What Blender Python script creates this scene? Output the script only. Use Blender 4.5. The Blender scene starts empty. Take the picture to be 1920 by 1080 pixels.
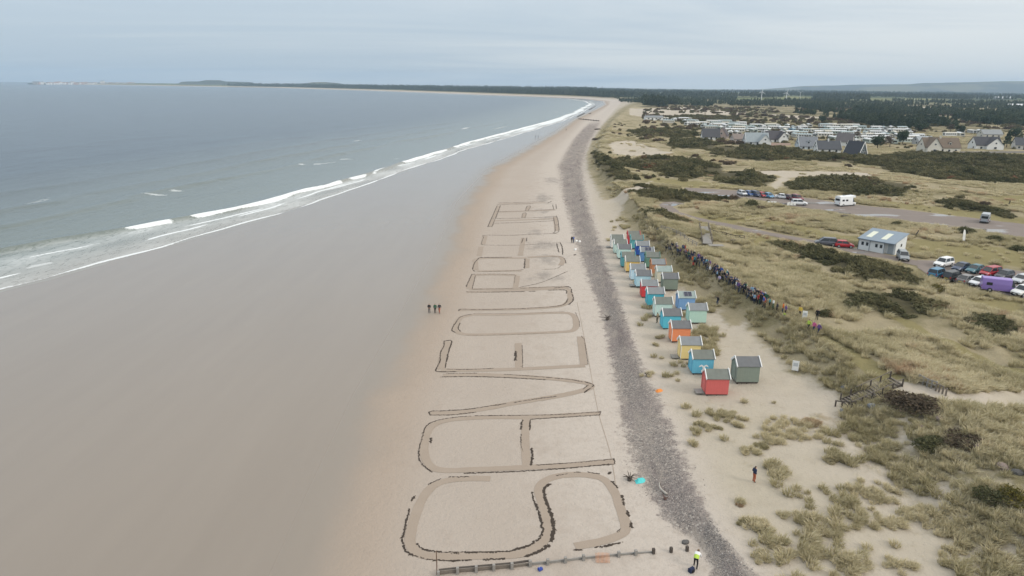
import bpy, math, random
import numpy as np
from mathutils import Vector, Matrix

random.seed(7)
RNG = np.random.default_rng(7)
SC = bpy.context.scene
COL = SC.collection
R = math.radians

# ------------------------------------------------------------------ camera
CAM_H, PITCH, ROLL = 38.0, R(16.56), R(0.65)
FPX = 1280.0
cam_d = bpy.data.cameras.new('camera')
cam_d.sensor_width = 36.0
cam_d.lens = 24.0
cam_d.clip_start = 0.5
cam_d.clip_end = 40000
cam = bpy.data.objects.new('camera', cam_d)
COL.objects.link(cam)
cam.matrix_world = (Matrix.Translation((0, 0, CAM_H)) @ Matrix.Rotation(R(90) - PITCH, 4, 'X')
                    @ Matrix.Rotation(ROLL, 4, 'Z'))
SC.camera = cam

# ------------------------------------------------------------------ world, sun, exposure
SUN_EL, SUN_AZ = R(33), R(118)          # azimuth clockwise from +y
SKY_GAIN = 1.0
world = bpy.data.worlds.new('World')
SC.world = world
world.use_nodes = True
nt = world.node_tree
nt.nodes.clear()


class NB:
    """small node-tree helper"""
    def __init__(self, tree):
        self.t = tree

    def n(self, kind, ins=None, **props):
        nd = self.t.nodes.new(kind)
        for k, v in props.items():
            setattr(nd, k, v)
        for k, v in (ins or {}).items():
            s = nd.inputs[k]
            if isinstance(v, bpy.types.NodeSocket):
                self.t.links.new(v, s)
            else:
                s.default_value = v
        return nd

    def link(self, a, b):
        self.t.links.new(a, b)

    def math(self, op, a, b=0.0, clamp=False):
        return self.n('ShaderNodeMath', {0: a, 1: b}, operation=op, use_clamp=clamp).outputs[0]

    def madd(self, a, b, c):
        return self.n('ShaderNodeMath', {0: a, 1: b, 2: c}, operation='MULTIPLY_ADD').outputs[0]

    def mix(self, f, a, b, blend='MIX'):
        nd = self.n('ShaderNodeMix', data_type='RGBA', blend_type=blend)
        for idx, v in ((0, f), (6, a), (7, b)):
            s = nd.inputs[idx]
            if isinstance(v, bpy.types.NodeSocket):
                self.t.links.new(v, s)
            else:
                s.default_value = v if idx == 0 else (tuple(v) + (1.0,))[:4]
        return nd.outputs[2]

    def step(self, v, lo, hi):
        nd = self.n('ShaderNodeMapRange', {'Value': v, 'From Min': lo, 'From Max': hi, 'To Min': 0.0, 'To Max': 1.0},
                    interpolation_type='SMOOTHSTEP', clamp=True)
        return nd.outputs[0]

    def rng(self, v, lo, hi, a, b):
        nd = self.n('ShaderNodeMapRange', {'Value': v, 'From Min': lo, 'From Max': hi, 'To Min': a, 'To Max': b}, clamp=True)
        return nd.outputs[0]

    def noise(self, vec, scale, detail=4.0, rough=0.55, dist=0.0):
        return self.n('ShaderNodeTexNoise', {'Vector': vec, 'Scale': scale, 'Detail': detail, 'Roughness': rough, 'Distortion': dist}).outputs[0]

    def attr(self, name, kind='GEOMETRY'):
        return self.n('ShaderNodeAttribute', attribute_name=name, attribute_type=kind).outputs['Fac']


W = NB(nt)
tc = W.n('ShaderNodeTexCoord')
sep = W.n('ShaderNodeSeparateXYZ', {0: tc.outputs['Generated']})
sx, sy, sz = sep.outputs
zc = W.math('MAXIMUM', sz, 0.0)
zden = W.math('ADD', zc, 0.06)
cx_ = W.math('DIVIDE', sx, zden)
cy_ = W.math('DIVIDE', sy, zden)
cvec = W.n('ShaderNodeCombineXYZ', {0: cx_, 1: cy_, 2: 0.0}).outputs[0]
mp = W.n('ShaderNodeMapping', {'Vector': cvec, 'Rotation': (0, 0, R(-14)), 'Scale': (0.20, 0.40, 1.0)})
c1 = W.noise(mp.outputs[0], 0.8, 6.0, 0.55, 0.9)
mp2 = W.n('ShaderNodeMapping', {'Vector': cvec, 'Location': (3.1, 1.7, 0), 'Rotation': (0, 0, R(8)), 'Scale': (0.25, 0.4, 1.0)})
c2 = W.noise(mp2.outputs[0], 0.35, 4.0, 0.5, 0.3)
cov = W.math('ADD', W.math('MULTIPLY', c1, 0.65), W.math('MULTIPLY', c2, 0.55))
cov = W.math('ADD', cov, W.math('MULTIPLY', sx, 0.30))       # the cloud thins towards the left of the bay
lit = W.step(cov, 0.38, 0.76)
thin = (0.480, 0.580, 0.672)
pale = (0.735, 0.785, 0.805)
ccol = W.mix(lit, thin, pale)
# overcast: brighter overhead than at the horizon
gr_, gg_, gb_ = W.madd(zc, 1.75, 1.0), W.madd(zc, 1.50, 1.0), W.madd(zc, 1.32, 1.0)
ccol = W.mix(1.0, ccol, W.n('ShaderNodeCombineXYZ', {0: gr_, 1: gg_, 2: gb_}).outputs[0], 'MULTIPLY')
bg_c = W.n('ShaderNodeBackground', {'Color': ccol, 'Strength': SKY_GAIN})
sky = W.n('ShaderNodeTexSky', sky_type='NISHITA', sun_disc=False, sun_elevation=SUN_EL, sun_rotation=SUN_AZ)
bg_s = W.n('ShaderNodeBackground', {'Color': sky.outputs[0], 'Strength': 0.07})
mixb = W.n('ShaderNodeMixShader', {0: 0.92, 1: bg_s.outputs[0], 2: bg_c.outputs[0]})
W.n('ShaderNodeOutputWorld', {'Surface': mixb.outputs[0]})

sun_d = bpy.data.lights.new('sun', 'SUN')
sun_d.energy = 1.5
sun_d.angle = R(16)
sun_d.color = (1.0, 0.93, 0.84)
sun = bpy.data.objects.new('sun', sun_d)
COL.objects.link(sun)
sdir = Vector((math.sin(SUN_AZ) * math.cos(SUN_EL), math.cos(SUN_AZ) * math.cos(SUN_EL), math.sin(SUN_EL)))
sun.rotation_euler = sdir.to_track_quat('Z', 'Y').to_euler()
sun.location = (60, -40, 120)

SC.view_settings.view_transform = 'Standard'
SC.view_settings.look = 'None'
SC.view_settings.gamma = 1.0
SC.view_settings.use_curve_mapping = False
SC.view_settings.exposure = 0.0
SC.render.engine = 'CYCLES'
SC.cycles.use_denoising = True
SC.cycles.max_bounces = 5
SC.cycles.diffuse_bounces = 2
SC.cycles.glossy_bounces = 2
SC.cycles.transparent_max_bounces = 6

# ------------------------------------------------------------------ helpers: numbers
SP, CP = math.sin(PITCH), math.cos(PITCH)
SR, CR = math.sin(ROLL), math.cos(ROLL)


def raydir(px, py):
    dx, dy = px - 960.0, py - 540.0
    u = (dx * CR + dy * SR) / FPX
    v = (-dx * SR + dy * CR) / FPX
    return u, CP - v * SP, -(SP + v * CP)


def at(px, py, z=0.0):
    """where the sight line of a point in the photograph meets a level of height z"""
    u, f, d = raydir(px, py)
    t = (CAM_H - z) / -d
    return u * t, f * t


_H = RNG.integers(0, 2 ** 31, 4096)


def gnoise(x, y, seed=0):
    x = np.asarray(x, float); y = np.asarray(y, float)
    xi = np.floor(x).astype(np.int64); yi = np.floor(y).astype(np.int64)
    xf = x - xi; yf = y - yi
    def g(ix, iy, fx, fy):
        h = _H[(ix * 73 + iy * 1543 + seed * 811 + (_H[(iy + seed) & 4095] & 1023)) & 4095]
        a = (h & 1023) * (2 * math.pi / 1024)
        return np.cos(a) * fx + np.sin(a) * fy
    sxx = xf * xf * xf * (xf * (xf * 6 - 15) + 10); syy = yf * yf * yf * (yf * (yf * 6 - 15) + 10)
    a = g(xi, yi, xf, yf); b = g(xi + 1, yi, xf - 1, yf)
    c = g(xi, yi + 1, xf, yf - 1); d = g(xi + 1, yi + 1, xf - 1, yf - 1)
    return ((a + (b - a) * sxx) * (1 - syy) + (c + (d - c) * sxx) * syy) * 1.4


def fbm(x, y, octv=3, seed=0):
    s = 0.0; a = 1.0; tot = 0.0
    for k in range(octv):
        s = s + a * gnoise(np.asarray(x) * 2 ** k, np.asarray(y) * 2 ** k, seed + k * 7)
        tot += a; a *= 0.5
    return s / tot


def sst(x, a, b):
    t = np.clip((np.asarray(x, float) - a) / (b - a), 0, 1)
    return t * t * (3 - 2 * t)


def in_poly(x, y, poly):
    x = np.asarray(x); y = np.asarray(y)
    res = np.zeros(x.shape, bool)
    n = len(poly)
    for i in range(n):
        x1, y1 = poly[i]; x2, y2 = poly[(i + 1) % n]
        if y1 == y2:
            continue
        c = ((y1 > y) != (y2 > y)) & (x < (x2 - x1) * (y - y1) / (y2 - y1) + x1)
        res ^= c
    return res


def seg_dist(x, y, line, closed=False):
    d = np.full(np.shape(x), 1e9)
    pts = list(line) + ([line[0]] if closed else [])
    for (x1, y1), (x2, y2) in zip(pts[:-1], pts[1:]):
        dx, dy = x2 - x1, y2 - y1
        L = dx * dx + dy * dy + 1e-9
        t = np.clip(((x - x1) * dx + (y - y1) * dy) / L, 0, 1)
        d = np.minimum(d, np.hypot(x - x1 - t * dx, y - y1 - t * dy))
    return d


def poly_sd(x, y, poly):
    """signed distance, positive inside"""
    d = seg_dist(x, y, poly, True)
    return np.where(in_poly(x, y, poly), d, -d)


def PL(pts, z=0.0):
    return [at(a, b, z) for a, b in pts]


# ------------------------------------------------------------------ the lie of the land: lines running along the coast
FAR = [(1105, 190), (1070, 185.5), (1000, 182), (900, 178.5), (700, 170.5), (500, 164.5), (270, 158), (60, 157.0)]
def coast_line(px, z, far_off, y_lo, x_lo):
    P = sorted(PL(px, z), key=lambda p: p[1])
    out = [(x_lo, y_lo)] + P
    ymax = P[-1][1]
    for (x, y) in sorted(PL(FAR, 0.0), key=lambda p: p[1]):
        if y > ymax + 60:
            out.append((x + far_off, y))
    xl, yl = out[-1]
    for yy in (yl + 400, 11000, 16000):
        out.append((-0.703 * yy + far_off + (xl - far_off + 0.703 * yl) * (1 if yy < yl + 500 else 0), yy))
    a = np.array(out)
    return a[:, 1], a[:, 0]


L0 = coast_line([(0, 548), (100, 522), (200, 492), (300, 467), (400, 437), (500, 410), (620, 372), (700, 342), (800, 308),
                 (880, 280), (1000, 245), (1060, 226), (1095, 210), (1116, 195)], 0.0, 0, 20, -122)
L1 = coast_line([(620, 1080), (680, 900), (735, 740), (800, 600), (858, 460), (885, 380), (935, 315), (1000, 278), (1050, 248),
                 (1085, 222), (1125, 203), (1138, 196)], 0.8, 40, 20, -13)
L2 = coast_line([(1335, 1080), (1322, 1035), (1290, 1003), (1252, 985), (1225, 945), (1192, 890), (1166, 800), (1147, 700), (1130, 600),
                 (1100, 520), (1075, 440), (1055, 370), (1046, 310), (1072, 265), (1100, 230), (1138, 203)], 1.3, 60, 20, 13)
L3 = coast_line([(1420, 1080), (1350, 1000), (1300, 900), (1268, 820), (1240, 760), (1208, 690), (1180, 620), (1160, 550), (1140, 500),
                 (1122, 440), (1108, 400), (1097, 350), (1092, 310), (1103, 270), (1122, 240), (1152, 205)], 2.6, 85, 20, 15)
L4 = coast_line([(1850, 1080), (1700, 920), (1560, 780), (1480, 690), (1400, 600), (1310, 535), (1255, 480), (1200, 425), (1150, 370),
                 (1118, 320), (1112, 290), (1120, 262), (1135, 235), (1160, 203)], 3.4, 110, 20, 24)
L5 = coast_line([(1920, 880), (1800, 790), (1700, 728), (1640, 695), (1540, 632), (1450, 575), (1400, 543), (1330, 497), (1260, 455), (1215, 400),
                 (1180, 363), (1130, 308), (1122, 275), (1135, 250), (1150, 225), (1180, 202)], 6.2, 150, 20, 46)


def lx(L, y):
    return np.interp(y, L[0], L[1])


ROAD_LOW = [(1275, 381), (1256, 385), (1247, 391), (1262, 402), (1310, 412), (1360, 422), (1420, 435), (1500, 449), (1560, 460), (1610, 472),
            (1700, 489), (1745, 500)]
ROAD_LOW_W = PL(ROAD_LOW, 5.0)
LOT_TOP = [(1720, 488), (1760, 490), (1800, 494), (1860, 501), (1920, 510), (1960, 516)]
LOT_BOT = [(1720, 502), (1745, 518), (1790, 530), (1850, 545), (1920, 560), (1960, 568)]
PARK_TOP = [(1285, 352), (1380, 357), (1500, 370), (1600, 384), (1700, 394), (1840, 411), (1960, 425)]
PARK_BOT = [(1285, 361), (1380, 370), (1500, 388), (1590, 404), (1700, 415), (1840, 433), (1960, 454)]
LOT_W = PL(LOT_TOP + LOT_BOT[::-1], 5.0)
PARK_W = PL(PARK_TOP + PARK_BOT[::-1], 5.0)


def flat_mask(x, y):
    """1 on roads and car parks, 0 a few metres away from them"""
    m = np.zeros(np.shape(x))
    sel = (y > 70) & (y < 420) & (x > 35)
    if not np.any(sel):
        return m
    xs, ys = np.asarray(x)[sel], np.asarray(y)[sel]
    d = np.minimum(seg_dist(xs, ys, ROAD_LOW_W) - 2.2, np.minimum(-poly_sd(xs, ys, LOT_W), -poly_sd(xs, ys, PARK_W)))
    m[sel] = 1 - sst(d, 0.5, 7.0)
    return m


def HZ(x, y):
    x = np.atleast_1d(np.asarray(x, float)); y = np.atleast_1d(np.asarray(y, float))
    a = [lx(L, y) for L in (L0, L1, L2, L3, L4, L5)]
    z = -np.clip((a[0] - x) * 0.022, 0, 4.0)
    zs = [0, 0.8, 1.3, 2.6, 3.4, 6.2]
    for k in range(5):
        t = np.clip((x - a[k]) / np.maximum(a[k + 1] - a[k], 0.5), 0, 1)
        if k == 4:
            t = 0.5 * t + 0.5 * t * t * (3 - 2 * t)
        if k == 2:
            t = t * t * (3 - 2 * t)
        z = z + (zs[k + 1] - zs[k]) * t
    z = z - 1.2 * sst(x - a[5], 1.5, 16)
    near = 1 - sst(y, 700, 1500)
    # swash unevenness, upper beach, hummocky dunes, gently rolling links
    z = z + 0.05 * fbm(x * 0.05, y * 0.05, 3, 3) * sst(x - a[0], -12, -2) * near
    z = z + 0.14 * fbm(x * 0.16, y * 0.16, 3, 5) * sst(x - a[3], -4, 4) * near
    dune = sst(x - a[4], -6, 5) * (1 - 0.72 * sst(x - a[5], 22, 60)) * near
    fm = flat_mask(x, y)
    calm = (1 - fm) * (1 - 0.75 * np.exp(-((x - a[5]) / 2.2) ** 2))
    z = z + dune * calm * (1.25 * fbm(x * 0.07, y * 0.07, 3, 11) + 0.8 * np.abs(fbm(x * 0.21, y * 0.21, 2, 12)))
    z = z + sst(x - a[5], 30, 120) * (1 - fm) * near * 1.2 * fbm(x * 0.025, y * 0.025, 3, 17)
    # far land
    far = sst(y, 900, 2500) * sst(x - a[5], 0, 400)
    z = z + far * (4.0 + 7.0 * fbm(x * 0.0012, y * 0.0012, 3, 23))
    return z


def drop(px, py, lift=0.0):
    """the ground point that a point of the photograph shows (sight line marched to the terrain)"""
    u, f, d = raydir(px, py)
    if d > -0.002:
        d = -0.002
    lo, hi = (CAM_H - 9.0) / -d, (CAM_H + 2.0) / -d
    ts = np.linspace(lo, hi, 160)
    h = CAM_H + d * ts - HZ(u * ts, f * ts) - lift
    k = int(np.argmax(h <= 0))
    if h[k] > 0:
        k = len(ts) - 1
    if k == 0:
        t = ts[0]
    else:
        t0, t1, h0, h1 = ts[k - 1], ts[k], h[k - 1], h[k]
        t = t0 + (t1 - t0) * h0 / (h0 - h1 + 1e-12)
    x, y = u * t, f * t
    return Vector((x, y, float(HZ(x, y)[0])))


def ground(x, y):
    return float(HZ(x, y)[0])


# ------------------------------------------------------------------ helpers: materials
MATS = {}


def mat(name, color, rough=0.8, var=0.12, scale=3.0, metal=0.0, spec=0.3, bump=0.0, bscale=20.0, dirt=0.0):
    if name in MATS:
        return MATS[name]
    m = bpy.data.materials.new(name)
    m.use_nodes = True
    t = m.node_tree; t.nodes.clear(); b = NB(t)
    g = b.n('ShaderNodeTexCoord').outputs['Object']
    nz = b.noise(g, scale, 4.0, 0.6)
    lo = tuple(c * (1 - var) for c in color); hi = tuple(min(1, c * (1 + var)) for c in color)
    c = b.mix(nz, lo, hi)
    if dirt:
        dn = b.step(b.noise(g, scale * 0.4, 5.0, 0.7), 0.48, 0.7)
        c = b.mix(b.math('MULTIPLY', dn, dirt), c, (0.20, 0.17, 0.13))
    p = b.n('ShaderNodeBsdfPrincipled', {'Base Color': c, 'Roughness': rough, 'Metallic': metal, 'Specular IOR Level': spec})
    if bump:
        bn = b.n('ShaderNodeBump', {'Height': b.noise(g, bscale, 3.0), 'Strength': bump, 'Distance': 0.05})
        b.link(bn.outputs[0], p.inputs['Normal'])
    b.n('ShaderNodeOutputMaterial', {'Surface': p.outputs[0]})
    MATS[name] = m
    return m


# ------------------------------------------------------------------ helpers: meshes and objects
class MB:
    def __init__(self):
        self.v, self.f, self.m = [], [], []

    def add(self, verts, faces, mi=0, M=None):
        o = len(self.v)
        if M is not None:
            verts = [tuple(M @ Vector(p)) for p in verts]
        self.v += [tuple(p) for p in verts]
        self.f += [tuple(i + o for i in f) for f in faces]
        self.m += [mi] * len(faces)
        return self

    def box(self, c, s, mi=0, rz=0.0, M=None):
        x, y, z = s[0] / 2, s[1] / 2, s[2] / 2
        vs = [(-x, -y, -z), (x, -y, -z), (x, y, -z), (-x, y, -z), (-x, -y, z), (x, -y, z), (x, y, z), (-x, y, z)]
        T = Matrix.Translation(c) @ Matrix.Rotation(rz, 4, 'Z')
        if M is not None:
            T = T @ M
        return self.add(vs, [(0, 3, 2, 1), (4, 5, 6, 7), (0, 1, 5, 4), (1, 2, 6, 5), (2, 3, 7, 6), (3, 0, 4, 7)], mi, T)

    def bar(self, a, b, w, h=None, mi=0):
        a, b = Vector(a), Vector(b)
        h = h or w
        d = b - a
        q = d.to_track_quat('X', 'Z').to_matrix().to_4x4()
        return self.box((0, 0, 0), (d.length, w, h), mi, 0, None) if False else self.add(
            [(sx * d.length / 2, sy * w / 2, sz * h / 2) for sz in (-1, 1) for sx, sy in ((-1, -1), (1, -1), (1, 1), (-1, 1))],
            [(0, 3, 2, 1), (4, 5, 6, 7), (0, 1, 5, 4), (1, 2, 6, 5), (2, 3, 7, 6), (3, 0, 4, 7)], mi,
            Matrix.Translation((a + b) / 2) @ q)

    def prism(self, prof, x0, x1, mi=0, M=None, x1prof=None):
        """profile in (y, z), extruded along x"""
        n = len(prof); p2 = x1prof or prof
        vs = [(x0, p[0], p[1]) for p in prof] + [(x1, p[0], p[1]) for p in p2]
        fs = [tuple(range(n))[::-1], tuple(range(n, 2 * n))] + [(i, (i + 1) % n, n + (i + 1) % n, n + i) for i in range(n)]
        return self.add(vs, fs, mi, M)

    def tube(self, path, rad, n=6, mi=0, cap=True):
        path = [Vector(p) for p in path]
        rads = rad if isinstance(rad, (list, tuple)) else [rad] * len(path)
        vs = []
        for i, p in enumerate(path):
            d = (path[min(i + 1, len(path) - 1)] - path[max(i - 1, 0)])
            q = (d if d.length > 1e-6 else Vector((0, 0, 1))).to_track_quat('Z', 'X')
            for k in range(n):
                a = 2 * math.pi * k / n
                vs.append(tuple(p + q @ Vector((math.cos(a) * rads[i], math.sin(a) * rads[i], 0))))
        fs = []
        for i in range(len(path) - 1):
            for k in range(n):
                fs.append((i * n + k, i * n + (k + 1) % n, (i + 1) * n + (k + 1) % n, (i + 1) * n + k))
        if cap:
            fs += [tuple(range(n))[::-1], tuple((len(path) - 1) * n + k for k in range(n))]
        return self.add(vs, fs, mi)

    def build(self, name, mats, parent=None, smooth=False, loc=None, rz=None):
        me = bpy.data.meshes.new(name)
        me.from_pydata(self.v, [], self.f)
        if not isinstance(mats, (list, tuple)):
            mats = [mats]
        for m in mats:
            me.materials.append(m)
        if len(mats) > 1:
            me.polygons.foreach_set('material_index', self.m)
        if smooth:
            me.polygons.foreach_set('use_smooth', [True] * len(self.f))
        me.update()
        return put(name, me, parent, loc, rz)


def put(name, me, parent=None, loc=None, rz=None):
    o = bpy.data.objects.new(name, me)
    COL.objects.link(o)
    if parent is not None:
        o.parent = parent
    if loc is not None:
        o.location = loc
    if rz is not None:
        o.rotation_euler = (0, 0, rz)
    return o


def tag(o, label=None, cat=None, group=None, kind=None):
    if label: o['label'] = label
    if cat: o['category'] = cat
    if group: o['group'] = group
    if kind: o['kind'] = kind
    return o


def thing(name, label, cat, loc, rz=0.0, group=None):
    o = bpy.data.objects.new(name, None)
    COL.objects.link(o)
    o.empty_display_size = 0.3
    o.location = loc
    o.rotation_euler = (0, 0, rz)
    return tag(o, label, cat, group)


def copy_tree(o, parent=None):
    c = o.copy()
    COL.objects.link(c)
    c.parent = parent
    for ch in o.children:
        copy_tree(ch, c)
    return c


def recolor(o, slot, m):
    s = o.material_slots[slot]
    s.link = 'OBJECT'
    s.material = m


def mesh_np(name, V, F, mats, smooth=False, matidx=None):
    """V (n,3) F (m,3|4) numpy -> mesh"""
    me = bpy.data.meshes.new(name)
    V = np.asarray(V, np.float32); F = np.asarray(F, np.int32)
    k = F.shape[1]
    me.vertices.add(len(V)); me.vertices.foreach_set('co', V.ravel())
    me.loops.add(F.size); me.loops.foreach_set('vertex_index', F.ravel())
    me.polygons.add(len(F))
    me.polygons.foreach_set('loop_start', np.arange(0, F.size, k, dtype=np.int32))
    for m in (mats if isinstance(mats, (list, tuple)) else [mats]):
        me.materials.append(m)
    if matidx is not None:
        me.polygons.foreach_set('material_index', np.asarray(matidx, np.int32))
    if smooth:
        me.polygons.foreach_set('use_smooth', np.ones(len(F), bool))
    me.update(calc_edges=True)
    return me


def grid_faces(nr, nc):
    i = np.arange(nr - 1)[:, None] * nc + np.arange(nc - 1)[None, :]
    return np.stack([i, i + 1, i + nc + 1, i + nc], -1).reshape(-1, 4)


def set_attr(me, name, vals):
    a = me.attributes.new(name, 'FLOAT', 'POINT')
    a.data.foreach_set('value', np.asarray(vals, np.float32).ravel())
# ------------------------------------------------------------------ gorse thickets, clearings (outlines read off the photograph, laid on the ground)
GORSE = {
    'crest_strip': [(1110, 285), (1130, 290), (1150, 300), (1165, 312), (1184, 333), (1172, 341), (1145, 333), (1125, 315), (1112, 297)],
    'upper_long': [(1146, 297), (1240, 294), (1300, 299), (1348, 310), (1360, 325), (1300, 335), (1250, 331), (1220, 319), (1170, 313)],
    'upper_right': [(1330, 323), (1420, 322), (1452, 338), (1432, 350), (1370, 346), (1335, 337)],
    'mid_long': [(1186, 347), (1222, 349), (1290, 361), (1382, 362), (1384, 374), (1330, 379), (1250, 380), (1200, 372), (1184, 362)],
    'crest_tongue': [(1204, 389), (1235, 394), (1292, 414), (1300, 418), (1250, 416), (1215, 403)],
    'house_front': [(1315, 276), (1420, 274), (1510, 284), (1505, 302), (1420, 303), (1345, 293)],
    'great_right': [(1500, 286), (1640, 293), (1700, 286), (1930, 294), (1930, 345), (1840, 342), (1750, 335), (1690, 325), (1640, 312), (1500, 301)],
    'park_back': [(1473, 346), (1505, 333), (1600, 331), (1700, 345), (1706, 355), (1690, 368), (1600, 366), (1540, 360), (1480, 356)],
    'park_side': [(1745, 378), (1800, 373), (1850, 388), (1902, 400), (1890, 410), (1820, 396), (1760, 386)],
    'road_front': [(1433, 454), (1500, 461), (1560, 475), (1640, 490), (1700, 510), (1733, 530), (1722, 541), (1650, 530), (1580, 512), (1540, 496), (1480, 478)],
    'dune_back': [(1580, 556), (1640, 549), (1700, 558), (1780, 570), (1787, 588), (1700, 596), (1640, 586), (1590, 576)],
    'dune_right': [(1815, 592), (1870, 592), (1916, 622), (1885, 637), (1830, 616)],
    'van_front': [(1812, 531), (1870, 548), (1862, 556), (1820, 545)],
    'heath_far': [(1170, 247), (1240, 242), (1312, 250), (1300, 259), (1200, 256)],
    'heath_mid': [(1250, 269), (1268, 262), (1322, 262), (1362, 270), (1320, 279), (1262, 276)],
    'heath_back': [(1225, 222), (1300, 216), (1390, 221), (1362, 230), (1280, 229)],
}
GORSE_W = {k: [tuple(drop(*p)[:2]) for p in v] for k, v in GORSE.items()}
# mown, greener ground
LAWN = [[(1290, 402), (1420, 400), (1560, 440), (1720, 448), (1930, 470), (1930, 505), (1740, 480), (1560, 452), (1420, 424), (1300, 410)],
        [(1780, 560), (1930, 556), (1930, 600), (1850, 588)], [(1200, 330), (1420, 352), (1470, 358), (1300, 352), (1210, 342)],
        [(1720, 285), (1930, 285), (1930, 296), (1760, 296)], [(1840, 368), (1930, 366), (1930, 392), (1880, 388)],
        [(1600, 372), (1840, 396), (1930, 412), (1930, 422), (1700, 392)], [(1440, 470), (1300, 425), (1310, 420), (1500, 455)]]
LAWN_W = [[tuple(drop(*p)[:2]) for p in v] for v in LAWN]
# bare sand among the dunes
BARE = [[(1118, 380), (1150, 372), (1190, 350), (1225, 338), (1215, 352), (1170, 385), (1160, 420), (1180, 440), (1140, 440)],
        [(1340, 620), (1400, 600), (1430, 640), (1500, 700), (1580, 740), (1600, 770), (1500, 790), (1380, 740), (1350, 700)],
        [(1140, 270), (1180, 262), (1240, 282), (1290, 290), (1200, 292), (1150, 290)],
        [(1440, 350), (1475, 322), (1500, 322), (1470, 345), (1462, 358)],
        [(1400, 320), (1600, 322), (1690, 328), (1560, 331), (1480, 333), (1420, 326)],
        [(1180, 203), (1290, 200), (1420, 214), (1300, 216), (1230, 222), (1180, 215)],
        [(1440, 214), (1560, 220), (1500, 224)], [(1700, 200), (1760, 201), (1740, 207)], [(1730, 212), (1800, 214), (1760, 218)]]
BARE_W = [[tuple(drop(*p)[:2]) for p in v] for v in BARE]
TRAIL_W = [tuple(drop(*p)[:2]) for p in [(1700, 727), (1740, 738), (1800, 750), (1860, 752), (1935, 741)]]
CREST_PATH_W = [tuple(drop(*p)[:2]) for p in [(1545, 632), (1600, 664), (1650, 700), (1690, 722)]]
DARK_PATH_W = [tuple(drop(*p)[:2]) for p in [(1690, 600), (1740, 628), (1830, 672), (1930, 705)]]

# ------------------------------------------------------------------ ground sheet
NR, NCOL = 640, 600
gy = 22.0 * (10500 / 22.0) ** (np.linspace(0, 1, NR) ** 1.06)
xl = np.maximum(-(0.84 * gy + 30), lx(L0, gy) - 45)
xr = 0.84 * gy + 30
uu = np.linspace(0, 1, NCOL)
GX = xl[:, None] + (xr - xl)[:, None] * uu[None, :]
GY = np.repeat(gy[:, None], NCOL, 1)
gx, gyy = GX.ravel(), GY.ravel()
gz = HZ(gx, gyy)

c0, c1_, c2_, c3, c4, c5 = [lx(L, gyy) for L in (L0, L1, L2, L3, L4, L5)]
wet = np.clip(0.5 + (c1_ - gx) / 34.0, 0, 1)
shw = np.clip((c3 - c2_) * 0.75, 2.2, 8.0)
shin = np.clip(0.5 + np.minimum(gx - c2_, c3 - gx) / shw, 0, 1) * (1 - 0.85 * sst(gyy, 500, 900))
grass = np.clip((gx - c4 + 5) / np.maximum(c5 - c4, 4) * 0.75 + 0.25, 0, 1)
grass = np.where((gx > c3 + 5) & (gx < c4), np.maximum(grass, 0.30), grass)
grass = grass * (0.62 + 0.38 * sst(gyy, 58, 90))
grass[gx < c3] = 0
for pl in BARE_W:
    grass = np.minimum(grass, 1 - sst(poly_sd(gx, gyy, pl), -2.5, 3.5))
dtr = seg_dist(gx, gyy, TRAIL_W)
grass = np.minimum(grass, sst(dtr, 0.8, 2.4))
lawn = np.zeros(len(gx))
for pl in LAWN_W:
    lawn = np.maximum(lawn, sst(poly_sd(gx, gyy, pl), -7, 7))
lawn = np.maximum(lawn, 1 - sst(seg_dist(gx, gyy, CREST_PATH_W), 0.6, 2.0))
lawn = np.maximum(lawn, 0.8 * (1 - sst(seg_dist(gx, gyy, DARK_PATH_W), 0.6, 2.2)))
slope_side = np.clip((gx - c4) / np.maximum(c5 - c4, 3), 0, 1) * (gx < c5 - 0.5)
gor = np.zeros(len(gx))
dry = np.clip((gx - c1_) / np.maximum(c2_ - c1_, 4), 0, 1.1)
upper = sst(gx - c3, -1.5, 4)
stain = np.zeros(len(gx))
for (a, b_, rx_, ry_) in ((1012, 397, 3.6, 5), (1022, 411, 4.2, 3.5), (1000, 436, 4.0, 5), (1018, 462, 5.0, 7), (1030, 488, 4.5, 7), (1025, 520, 4.5, 5), (1020, 372, 5, 14), (1035, 340, 5, 16)):
    q_ = at(a, b_, 1.0)
    stain = np.maximum(stain, np.exp(-((gx - q_[0]) / rx_) ** 2 - ((gyy - q_[1]) / ry_) ** 2))
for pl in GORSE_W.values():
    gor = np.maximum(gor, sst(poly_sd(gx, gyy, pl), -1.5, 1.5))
farm = sst(gyy, 1300, 2300) * sst(gx - c5, 0, 60)
heath_ = sst(gyy, 330, 560) * sst(gx - c5, 20, 120)

# ground material
gm = bpy.data.materials.new('ground')
gm.use_nodes = True
t = gm.node_tree; t.nodes.clear(); b = NB(t)
P = b.n('ShaderNodeTexCoord').outputs['Object']
n_f = b.noise(P, 5.0, 5, 0.62)
n_m = b.noise(P, 0.55, 5, 0.6)
n_l = b.noise(P, 0.06, 4, 0.55)
n_xl = b.noise(P, 0.008, 4, 0.6)
SAND_A, SAND_B = (0.395, 0.340, 0.290), (0.345, 0.292, 0.246)
sand = b.mix(n_l, SAND_A, SAND_B)
dryf = b.step(b.math('ADD', b.attr('dry'), b.math('MULTIPLY', b.math('SUBTRACT', n_m, 0.5), 0.9)), 0.45, 0.95)
sand = b.mix(b.math('MULTIPLY', dryf, 0.75), sand, (0.465, 0.412, 0.360))
sand = b.mix(b.math('MULTIPLY', b.step(b.noise(P, 1.7, 6, 0.75), 0.50, 0.66), b.math('MULTIPLY', dryf, 0.30)), sand, (0.27, 0.228, 0.19))
trod = b.step(n_m, 0.52, 0.72)
sand = b.mix(b.math('MULTIPLY', trod, 0.28), sand, (0.30, 0.245, 0.20))
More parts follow.
